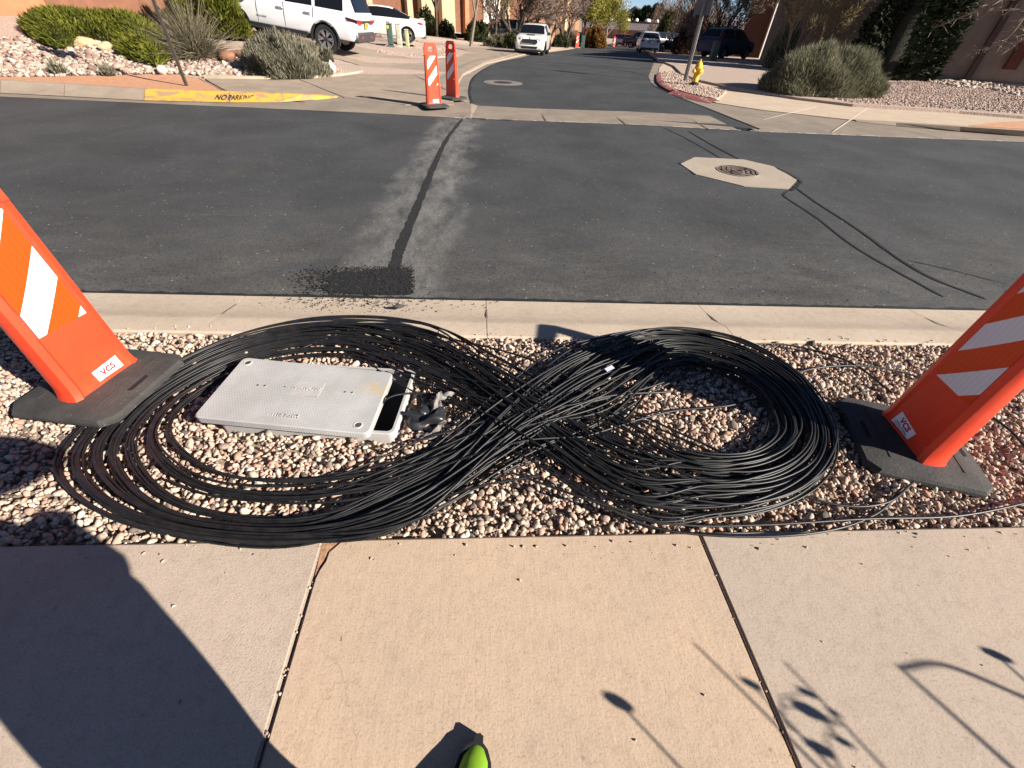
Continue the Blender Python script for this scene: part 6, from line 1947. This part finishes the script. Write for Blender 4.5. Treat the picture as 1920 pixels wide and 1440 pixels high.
# right side
shrub('garden_shrub', tb(1258, 78, 64), 'olive green shrub right of the white wagon', 2.3, 1.6, 3.6, 5000, .3, .12, leafm('olive_leaf', [(0, (.05, .055, .015)), (.5, (.11, .11, .03)), (1, (.18, .17, .05))]), 51, .6, .6)
shrub('garden_shrub', tb(1242, 62, 84), 'pale grey bare shrub high behind the olive shrub', 2.8, 1.6, 6.0, 5000, .5, .05, TWIG, 52, 1.0, .5, inner=.5)
shrub('garden_shrub', tb(1290, 90, 46), 'dark plum coloured bush behind the sign post', 1.3, 1.1, 3.1, 4200, .25, .1, PLUM, 53, .5, .6)
shrub('garden_shrub', tb(1300, 88, 58), 'wispy grey pink bush above the plum bush', 3.2, 2, 5.4, 7000, .6, .05, TWIG, 54, 1.2, .5, inner=.55)
grow_tree('yard_tree', tb(1338, 92, 42.5), 'wide bare tree with fine grey pink twigs behind the blue crossover', [((-.6, 0, 1), 2.5, .13), ((-.1, .1, 1), 2.6, .14), ((.4, 0, 1), 2.8, .14), ((.8, 0, .9), 3.0, .13)], BARK, .4, 55, 4, None, 0, spread=.5, twign=5, group='bare trees on the right')
grow_tree('yard_tree', tb(1420, 86, 52), 'bare tree with olive buds at the top, right of the wide bare tree', [((-.6, 0, 1), 3.2, .14), ((.1, 0, 1), 3.2, .15), ((.7, 0, .9), 3.0, .13)], BARK, .4, 56, 4, DGRN, 4000, .2, .09, spread=.55, twign=4, group='bare trees on the right')
shrub('garden_shrub', tb(1330, 84, 52), 'dark hedge behind the grey green car', 3.0, 1.2, 2.4, 3000, .3, .14, DGRN, 57, .5, .7)
grow_tree('yard_tree', tb(1486, 96, 27), 'many-stemmed tan shrub tree left of the dark evergreen', [((-.45, 0, 1), 2.2, .05), ((-.15, .1, 1), 2.4, .055), ((.15, 0, 1), 2.4, .06), ((.45, 0, 1), 2.4, .055), ((.75, 0, .9), 2.3, .05), ((1.0, .1, .75), 2.1, .04)], M('tan_bark', (.26, .17, .10), .95, .3, 8), .3, 58, 3, leafm('olive_leaf', 0), 3200, .09, .03, twigm=TWIT, spread=.4, twign=6, group='bare trees on the right', thin=.7)
shrub('garden_shrub', tb(1462, 106, 27.5), 'dark spiky shrub at the left foot of the tan shrub tree', .7, .7, 1.7, 2200, .3, .05, SAG2, 59, 1.0, .5)
ev = tb(1665, 132, 24.2)
shrub('evergreen', ev, 'large black green evergreen against the shaded house wall', 2.0, 1.3, 7.0, 18000, .40, .09, EVER, 60, .2, .7, 'tree', lump=.16)
# overhanging branches of a tree that stands beyond the right edge
ob = thing('overhanging_tree', tb(2040, 180, 20.5), 'tree beyond the right edge whose pale branches hang before the dark wall', 'tree')
B0 = ob.location
g = Geo(); tr0 = Vector((0, 0, 0)); g.tube([tr0, Vector((-.1, 0, 1.6)), Vector((-.3, .1, 3.2)), Vector((-.2, .1, 5.0))], [.2, .17, .14, .08], 8)
TP, TD, TL = [], [], []
rb = random.Random(77)
for l in ([(1990, -40), (1930, 20), (1900, 60), (1872, 84), (1829, 95)], [(1960, -60), (1880, -10), (1840, 15), (1795, 35), (1750, 53)], [(2000, 0), (1940, 50), (1915, 75), (1890, 95)], [(1970, -80), (1900, -20), (1862, 16), (1826, 26)], [(1990, -30), (1940, 10), (1900, 18), (1850, 20)]):
    pts_ = [AT(a, b, 19.5+.3*i) - B0 for i, (a, b) in enumerate(l)]
    C_ = catmull([Vector((-.3, .1, 3.6))]+pts_, 5)
    g.tube(C_, [.06-.05*i/(len(C_)-1) for i in range(len(C_))], 5)
    for q in C_[9:]:
        for _ in range(5):
            TP.append(tuple(q)); TD.append((rb.gauss(-.5, .6), rb.gauss(0, .6), rb.gauss(-.2, .5))); TL.append(rb.uniform(.15, .5))
g.build('trunk', BARK2, ob, smooth=50)
blades('crown', TP, TD, TL, np.full(len(TP), .02), RNG.uniform(.3, 1, len(TP)), TWIG, ob)

# ================================================================== STREET FURNITURE
STEEL = M('galvanised', (.19, .18, .165), .5, .2, 8, .2, 60, metal=.5)
BRZ = M('bronze_post', (.06, .045, .035), .5, .2, 8)
lp = GH(350, 161); lp.z = .05
post = thing('sign_post', lp, 'thin dark metal sign post on the granite strip at the left', 'sign post')
g = Geo(); d_ = (AT(286, -2, 12.3)-lp); d_.x += .0
g.box((0, 0, 1.6), (.06, .045, 3.4)); pst = g.build('post', BRZ, post)
g = Geo(); g.box((0, 0, 2.75), (.62, .012, .62), bev=.0); g.build('sign_plate', STEEL, post)
rp = G(1283, 152, -.01)
spost = thing('sign_post', rp, 'grey steel sign post leaning beside the yellow hydrant, back of its sign toward us', 'sign post')
g = Geo(); g.box((0, 0, 1.6), (.09, .05, 3.4)); g.box((.06, .03, 1.6), (.03, .05, 3.4)); g.build('post', STEEL, spost)
SPZ = AT(1308, 27, 18.6).z-rp.z
g = Geo(); g.box((-.02, .05, SPZ+.35), (.62, .012, .72)); g.build('sign_plate', M('sign_back', (.12, .125, .13), .6, .1), spost)
g = Geo(); g.box((-.0, .035, SPZ+.1), (.03, .03, .03)); g.box((-.0, .035, SPZ+.5), (.03, .03, .03)); g.build('sign_bolt', STEEL, spost)
spost.rotation_euler = (0, 0, rad(-52))
HYD = M('hydrant_yellow', (.66, .40, .03), .5, .12, 10, .3, 60)
hp = G(1301, 160, -.01)
hy = thing('fire_hydrant', hp, 'yellow fire hydrant with black foot on the gravel by the red kerb', 'fire hydrant', rad(20))
g = Geo(); g.lathe([(.15, 0), (.15, .07), (.10, .08), (.10, .12)], 18); g.build('foot', BPLA, hy, smooth=35)
g = Geo(); g.lathe([(.10, .10), (.105, .14), (.10, .16), (.10, .46), (.135, .47), (.135, .50), (.12, .51), (.115, .56), (.085, .63), (.04, .66), (.03, .67), (.03, .72), (.0, .72)], 20, cap=False); g.build('barrel', HYD, hy, smooth=35)
for ax_, o_ in (('X', -.17), ('X', .10), ('Y', -.19)):
    g = Geo(); c_ = (0, 0, .39) if ax_ == 'Y' else (0, 0, .40); rr_ = .065 if ax_ == 'Y' else .05
    pr = [(rr_*.8, -.10), (rr_*.8, -.14), (rr_*1.15, -.145), (rr_*1.15, -.19), (rr_*.4, -.20), (rr_*.4, -.225)]
    if o_ > 0: pr = [(a, -b) for a, b in pr]
    g.lathe(pr, 14, c_, ax_); g.build('outlet_cap', HYD, hy, smooth=35)
def pedestal(name, px, py, size, mat, label, lean=(0, 0), top=.04, rz=0.0, group='utility pedestals', Y=None):
    p = tb(px, py, Y)
    t_ = thing(name, p, label, 'utility pedestal', rz, group); t_.rotation_euler = (lean[0], lean[1], rz)
    w, d, h = size
    g = Geo(); g.box((0, 0, h*.06), (w*1.12, d*1.12, h*.16), bev=.02); g.build('base', mat, t_, smooth=30)
    g = Geo(); g.box((0, 0, h*.55), (w, d, h*.82), bev=.03); g.build('cabinet', mat, t_, smooth=30)
    g = Geo(); g.box((0, 0, h*.98), (w*1.08, d*1.08, h*.07), bev=.03); g.build('cap', mat, t_, smooth=30)
    g = Geo(); g.box((0, -d*.52, h*.6), (w*.55, .012, h*.28)); g.build('door_plate', mat, t_)
    return t_
PGRN = M('pedestal_green', (.05, .085, .075), .6, .15); PTAN = M('pedestal_beige', (.46, .45, .35), .6, .12); PYEL = M('pedestal_pale_green', (.40, .42, .22), .6, .12)
pd = pedestal('utility_pedestal', 734, 90, (.27, .24, .92), PGRN, 'dark green utility pedestal with a yellow sticker by the white coupe', rz=.1)
g = Geo(); g.box((-.06, -.135, .80), (.09, .012, .12)); g.build('warning_label', M('label_yellow', (.65, .55, .03), .5, .05), pd)
pedestal('utility_pedestal', 750.5, 91, (.26, .18, .97), PTAN, 'beige utility pedestal between the dark green and the pale green one')
pedestal('utility_pedestal', 765, 94, (.19, .17, .80), PYEL, 'slim pale green utility pedestal, rightmost of three by the coupe')
pedestal('utility_pedestal', 893, 80, (.26, .26, .62), PGRN, 'dark green pedestal leaning left, beside two pale ones', (0, -.28))
pedestal('utility_pedestal', 904, 82, (.26, .24, .85), PTAN, 'beige pedestal leaning right, middle of the tilted three', (0, .16))
pedestal('utility_pedestal', 914, 83, (.26, .24, .92), PYEL, 'pale green pedestal leaning right, nearest the cream hatchback', (0, .14))
pedestal('utility_pedestal', 1335, 114, (.36, .36, .95), M('pedestal_mid_green', (.09, .12, .09), .6, .15), 'green utility pedestal in the shade in front of the blue crossover')
pedestal('utility_pedestal', 1093, 74, (.4, .4, 1.0), PGRN, 'small green pedestal behind the far red channelizer', Y=56)
for i, (px, py, lb) in enumerate([(1082, 81.5, 'red orange channelizer by the kerb beyond the cream hatchback'), (1132, 78.5, 'tiny orange channelizer farther along the left kerb'), (1152, 78.5, 'last tiny orange channelizer before the red car')]):
    p = tb(px, py, (50, 64, 72)[i]); c_ = channelizer('traffic_channelizer', (p.x, p.y, p.z), rad(-75), 0, 1, lb, 'channelizers around the work', 0, False)

# ================================================================== HOUSES
TERR = M('terracotta_stucco', (.48, .19, .095), .95, .12, 3, .5, 40, .01)
TERD = M('brown_and_shade_stucco', (.19, .085, .05), .95, .15, 3, .5, 40, .01)  # brown walls, and the terracotta house's shaded face
CREAM = M('cream_stucco', (.47, .355, .225), .95, .1, 3, .5, 40, .01)
TAUP = M('taupe_stucco', (.20, .155, .125), .95, .1, 2, .5, 40, .01)
WHTW = M('white_paint', (.72, .70, .66), .7, .08, 4)
DWIN = M('house_glass', (.02, .025, .03), .1, 0, spec=.7)
def wallbox(g, a, b, z0, z1, th):
    a, b = Vector((a[0], a[1], 0)), Vector((b[0], b[1], 0)); d = (b-a).normalized(); n = Vector((-d.y, d.x, 0))*th
    q = [a, b, b+n, a+n]
    g.add([(p.x, p.y, z0) for p in q]+[(p.x, p.y, z1) for p in q], [(3, 2, 1, 0), (4, 5, 6, 7), (0, 1, 5, 4), (1, 2, 6, 5), (2, 3, 7, 6), (3, 0, 4, 7)])
def lerpv(a, b, t): return (a[0]+(b[0]-a[0])*t, a[1]+(b[1]-a[1])*t)
# terracotta house at far left
A = GH(98, 27); Bq = GH(420, 20)
A2 = Vector((A.x-6.5, A.y+3.0, 0)); 
h1 = thing('house', (A.x, A.y, A.z-.2), 'terracotta stucco house above the juniper at far left', 'house')
def loc(h, p): return (p[0]-h.location.x, p[1]-h.location.y)
g = Geo(); wallbox(g, loc(h1, A), loc(h1, Bq), 0, 4.2, 8); g.build('wall', TERR, h1)
g = Geo(); wallbox(g, loc(h1, A2), loc(h1, (A.x, A.y-.02)), -.1, 3.6, 8); g.build('side_wall', TERD, h1)  # shaded face of the terracotta house, its shade put into darker stucco
g = Geo(); q0, q1 = loc(h1, A), loc(h1, Bq); wallbox(g, lerpv(q0, q1, .0), lerpv(q0, q1, 1), -.05, .16, -.05); g.build('plinth', CREAM, h1)
for t0 in (.22, .55):
    g = Geo(); wallbox(g, lerpv(q0, q1, t0), lerpv(q0, q1, t0+.16), 1.1, 2.4, -.04); w_ = g.build('window', WHTW, h1)
    g = Geo(); wallbox(g, lerpv(q0, q1, t0+.015), lerpv(q0, q1, t0+.145), 1.2, 2.3, -.055); g.build('pane', DWIN, w_)
g = Geo(); wallbox(g, lerpv(q0, q1, -.01), lerpv(q0, q1, 1.01), 4.2, 4.45, 8.1); g.build('parapet', CREAM, h1)
# garages with pillars behind the coupe
P0, P1 = AT(640, 40, 49), AT(1010, 50, 60)
zz = H(P0.x, P0.y)-.4
h2 = thing('house', (P0.x, P0.y, zz), 'brown stucco house with cream pillars and garages behind the left trees', 'house')
q0, q1 = loc(h2, P0), loc(h2, P1)
g = Geo(); wallbox(g, q0, q1, 0, 5.2, 9); g.build('wall', TERD, h2)
def frac(px):
    lo_, hi_ = 0.0, 1.0
    best = min(((abs(px-pjx(P0.lerp(P1, t))), t) for t in np.linspace(-.2, 1.2, 400)))
    return best[1]
def pjx(p):
    v = p-CC; return 960+F*v.dot(CR)/v.dot(fw)
for (a, b, m_, nm, z1, dep) in ((762, 772, CREAM, 'pillar', 5.2, .6), (786, 813, CREAM, 'pillar', 5.2, .9), (823, 847, CREAM, 'pillar', 5.2, .8), (868, 876, TERR, 'pillar', 5.2, .5), (906, 936, WHTW, 'garage_door', 3.0, .10), (941, 950, CREAM, 'pillar', 5.2, .6), (690, 700, CREAM, 'pillar', 5.2, .5)):
    g = Geo(); wallbox(g, lerpv(q0, q1, frac(a)), lerpv(q0, q1, frac(b)), -.05, z1, -dep); g.build(nm, m_, h2)
dx_ = Vector((q1[0]-q0[0], q1[1]-q0[1], 0)).normalized(); nn_ = Vector((dx_.y, -dx_.x, 0))
for k in range(26):  # unseen slats added overhead to stripe the wall with shadow
    b_ = Vector((*q0, 0))+dx_*(k*.75); g = Geo(); wallbox(g, (b_.x, b_.y), (b_.x+nn_.x*2.4, b_.y+nn_.y*2.4), 4.3, 4.55, .14); g.build('shadow_slat', BARK, h2)
# orange brown house farther along
P0, P1 = AT(985, 50, 66), AT(1085, 55, 84)
h3 = thing('house', (P0.x, P0.y, H(P0.x, P0.y)-.4), 'orange brown house behind the bare pink trees', 'house')
q0, q1 = loc(h3, P0), loc(h3, P1)
g = Geo(); wallbox(g, q0, q1, 0, 5.0, 9); g.build('wall', M('tan_stucco', (.28, .145, .075), .95, .12, 3), h3)
for t0 in (.12, .5, .78):
    g = Geo(); wallbox(g, lerpv(q0, q1, t0), lerpv(q0, q1, t0+.12), 0, 2.4, -.08); w_ = g.build('garage_door', M('brown_door', (.14, .08, .05), .7, .1), h3)
g = Geo(); wallbox(g, lerpv(q0, q1, .62), lerpv(q0, q1, .66), 0, 5, -.5); g.build('pillar', CREAM, h3)
# shaded taupe house on the right: its long side runs along the sun's bearing
P0, P1 = Vector((16.0, 29.3, 0)), Vector((33.0, 19.5, 0))
h4 = thing('house', (P0.x, P0.y, -.3), 'taupe stucco house in deep shade at the right edge', 'house')
q0, q1 = loc(h4, P0), loc(h4, P1)
g = Geo(); wallbox(g, q0, q1, 0, 6.0, 14); g.build('wall', TAUP, h4)
def frac2(px, a, b):
    return min(((abs(px-pjx(a.lerp(b, t))), t) for t in np.linspace(0, 1, 500)))[1]
A_, B_ = P0+Vector((0, 0, .3)), P1+Vector((0, 0, .3))
for (a, b, dep, m_) in ((1812, 1822, .18, M('dark_taupe', (.075, .05, .04), .95, .15)), (1868, 1892, .25, M('maroon_post', (.10, .03, .02), .9, .15))):
    g = Geo(); wallbox(g, lerpv(q0, q1, frac2(a, A_, B_)), lerpv(q0, q1, frac2(b, A_, B_)), .9 if a > 1850 else 0, 5.8, -dep); g.build('pillar', m_, h4)
g = Geo(); wallbox(g, q0, q1, -.05, .38, -.12); g.build('plinth', M('grey_plinth', (.17, .15, .14), .9, .1), h4)
# orange gable with white trim behind the blue crossover
P0, P1 = tb(1436, 66, 47), tb(1512, 74, 45.5)
h5 = thing('house', (P0.x, P0.y, P0.z-.3), 'orange stucco gable with white trim behind the blue crossover', 'house')
q0, q1 = loc(h5, P0), loc(h5, P1)
g = Geo(); wallbox(g, q0, q1, 0, 5.5, 2.5); g.build('wall', TERR, h5)
g = Geo(); wallbox(g, (q0[0], q0[1]-.05), lerpv(q0, q1, .045), 0, 5.5, -.1); g.build('corner_trim', WHTW, h5)
P2 = tb(1400, 64, 54)
q2 = loc(h5, P2)
g = Geo(); wallbox(g, q2, (q0[0]-.2, q0[1]+4), 0, 4.6, 6); g.build('side_wing', TERD, h5)
g = Geo(); wallbox(g, lerpv(q2, (q0[0]-.2, q0[1]+4), .25), lerpv(q2, (q0[0]-.2, q0[1]+4), .9), 0, 2.4, -.08); g.build('garage_door', M('grey_door', (.42, .43, .46), .7, .08), h5)
# low school building at the end of the street
P0, P1 = AT(1090, 60, 128), AT(1300, 70, 118)
h6 = thing('school_building', (P0.x, P0.y, H(P0.x, P0.y)-.6), 'low brick building with a white corrugated fascia at the end of the street', 'building')
q0, q1 = loc(h6, P0), loc(h6, P1)
zb = h6.location.z
def zat(px, py, Y): return AT(px, py, Y).z-zb
zf0, zf1 = zat(1200, 57, 123), zat(1200, 44, 123)
g = Geo(); wallbox(g, q0, q1, 0, zf1-.05, 25); g.build('wall', M('red_brick', (.33, .16, .10), .95, .12, 4), h6)
L_ = Vector((q1[0]-q0[0], q1[1]-q0[1], 0)).length
fas = thing('fascia', (0, 0, 0), None, None); fas.parent = h6
for k in range(60):
    t0, t1 = k/60, (k+.62)/60
    g = Geo(); wallbox(g, lerpv(q0, q1, t0), lerpv(q0, q1, t1), zf0, zf1, -1.0); g.build('panel', WHTW, fas)
g = Geo(); wallbox(g, q0, q1, zf0+.03, zf1-.03, -.9); g.build('fascia_backing', M('fascia_grey', (.5, .5, .49), .8, .1), h6)
g = Geo(); wallbox(g, q0, q1, zf1+.01, zf1+.35, -1.3); g.build('roof_edge', BPLA, h6)
for t_ in (.10, .26, .42, .5, .58, .74, .9):
    g = Geo(); p = lerpv(q0, q1, t_); g.box((p[0], p[1]-.3, zf0/2), (.7, .7, zf0)); g.build('column', M('brick_dark', (.2, .1, .07), .95, .1), h6)
for t_, s_ in ((.28, 1.2), (.42, 2.6), (.52, .9), (.62, 1.6), (.70, 1.0)):
    p = lerpv(q0, q1, t_); g = Geo(); g.lathe([(s_*.45, 0), (s_*.45, .3), (s_*.3, .5), (0, .6)], 12, (p[0], p[1]+3, zf1+.3)); g.build('roof_vent', WHTW, h6, smooth=50)
# mast with floodlights
mp_ = AT(1172, 34, 175)
mast = thing('floodlight_mast', (mp_.x, mp_.y, H(mp_.x, mp_.y)-.3), 'pale floodlight mast rising before the mountain', 'light mast')
mh_ = AT(1176, 2, 175).z-mast.location.z
g = Geo(); g.tube([(0, 0, 0), (0, 0, mh_)], [.28, .16], 8); g.build('mast', M('pale_steel', (.6, .62, .64), .5, .05), mast)
for r_ in range(2):
    for c_ in (-1.2, -.4, .4, 1.2):
        g = Geo(); g.box((c_, 0, mh_-.2-r_*.9), (.55, .4, .5)); g.build('floodlight', M('flood_grey', (.25, .27, .3), .5, .05), mast)
    g = Geo(); g.box((0, .2, mh_-.2-r_*.9), (3.2, .1, .1)); g.build('crossarm', M('flood_grey'), mast)
# conifers
def conifer(px, pyt, Y, w, label, seed):
    b = AT(px, 46, Y); b = Vector((b.x, b.y, H(b.x, b.y)-.5)); top = AT(px, pyt, Y).z-b.z
    t_ = thing('conifer', b, label, 'tree', 0, 'conifers behind the school')
    g = Geo(); g.tube([(0, 0, 0), (0, 0, top*.9)], [.35, .05], 6); g.build('trunk', BARK, t_)
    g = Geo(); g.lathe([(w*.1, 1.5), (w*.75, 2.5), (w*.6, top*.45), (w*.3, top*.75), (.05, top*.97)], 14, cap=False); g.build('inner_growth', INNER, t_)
    r = np.random.default_rng(seed); n_ = 4000
    z = r.uniform(.1, 1, n_)**.8; a = r.uniform(0, 6.28, n_); rr = w*(1-z)**.75*(.75+.25*np.sin(5*a+9*z+seed))*r.uniform(.7, 1.1, n_)
    P = np.stack([rr*np.cos(a), rr*np.sin(a), 1.2+z*(top-1.2)], 1); D = np.stack([np.cos(a), np.sin(a), r.normal(.5, .4, n_)], 1)
    blades('crown', P, D, r.uniform(.5, 1.2, n_), r.uniform(.2, .4, n_), r.uniform(0, 1, n_), EVER, t_)
conifer(1190, 22, 150, 3.0, 'short dark conifer, leftmost of three behind the school', 1); conifer(1207, 14.5, 150, 3.6, 'pointed dark conifer in the middle of three behind the school', 2); conifer(1228, 10, 145, 5.2, 'broad dark conifer, rightmost of three behind the school', 3)
# mountain
ridge = [(1000, 40), (1080, 38), (1120, 40), (1150, 38), (1166, 34), (1176, 22), (1183, 17), (1192, 10.5), (1199, 14), (1206, 20), (1213, 22), (1220, 26), (1232, 24), (1245, 18), (1262, 14), (1290, 20), (1340, 30), (1400, 36), (1500, 45)]
Ym = 3200
rv = [AT(a, b, Ym) for a, b in ridge]
mt = Geo(); vs = []; rm = random.Random(2); K_ = 9
cv = catmull(rv, 6)
for i, p in enumerate(cv):
    for k in range(K_+1):
        t = k/K_
        z = (p.z+60)*(1-t)**1.15-60
        j = (rm.uniform(-1, 1)*26*t*(1-t)*4) + 40*math.sin(i*.55+k*.4)*t
        vs.append((p.x+rm.uniform(-4, 4)*t*4, p.y-t*900+j, z+rm.uniform(-7, 7)*(0 if k == 0 else 1)))
    vs.append((p.x, p.y+900, -60))
kk = K_+2
fs = []
for i in range(len(cv)-1):
    for k in range(K_): fs.append((i*kk+k, i*kk+k+1, (i+1)*kk+k+1, (i+1)*kk+k))
    fs.append((i*kk, (i+1)*kk, (i+1)*kk+K_+1, i*kk+K_+1))
mt.add(vs, fs)
tag(mt.build('mountain', M('mountain_rock', (.20, .17, .20), 1.0, .25, .01, 0, col2=(.28, .22, .23)), None, fix=True), kind='structure')
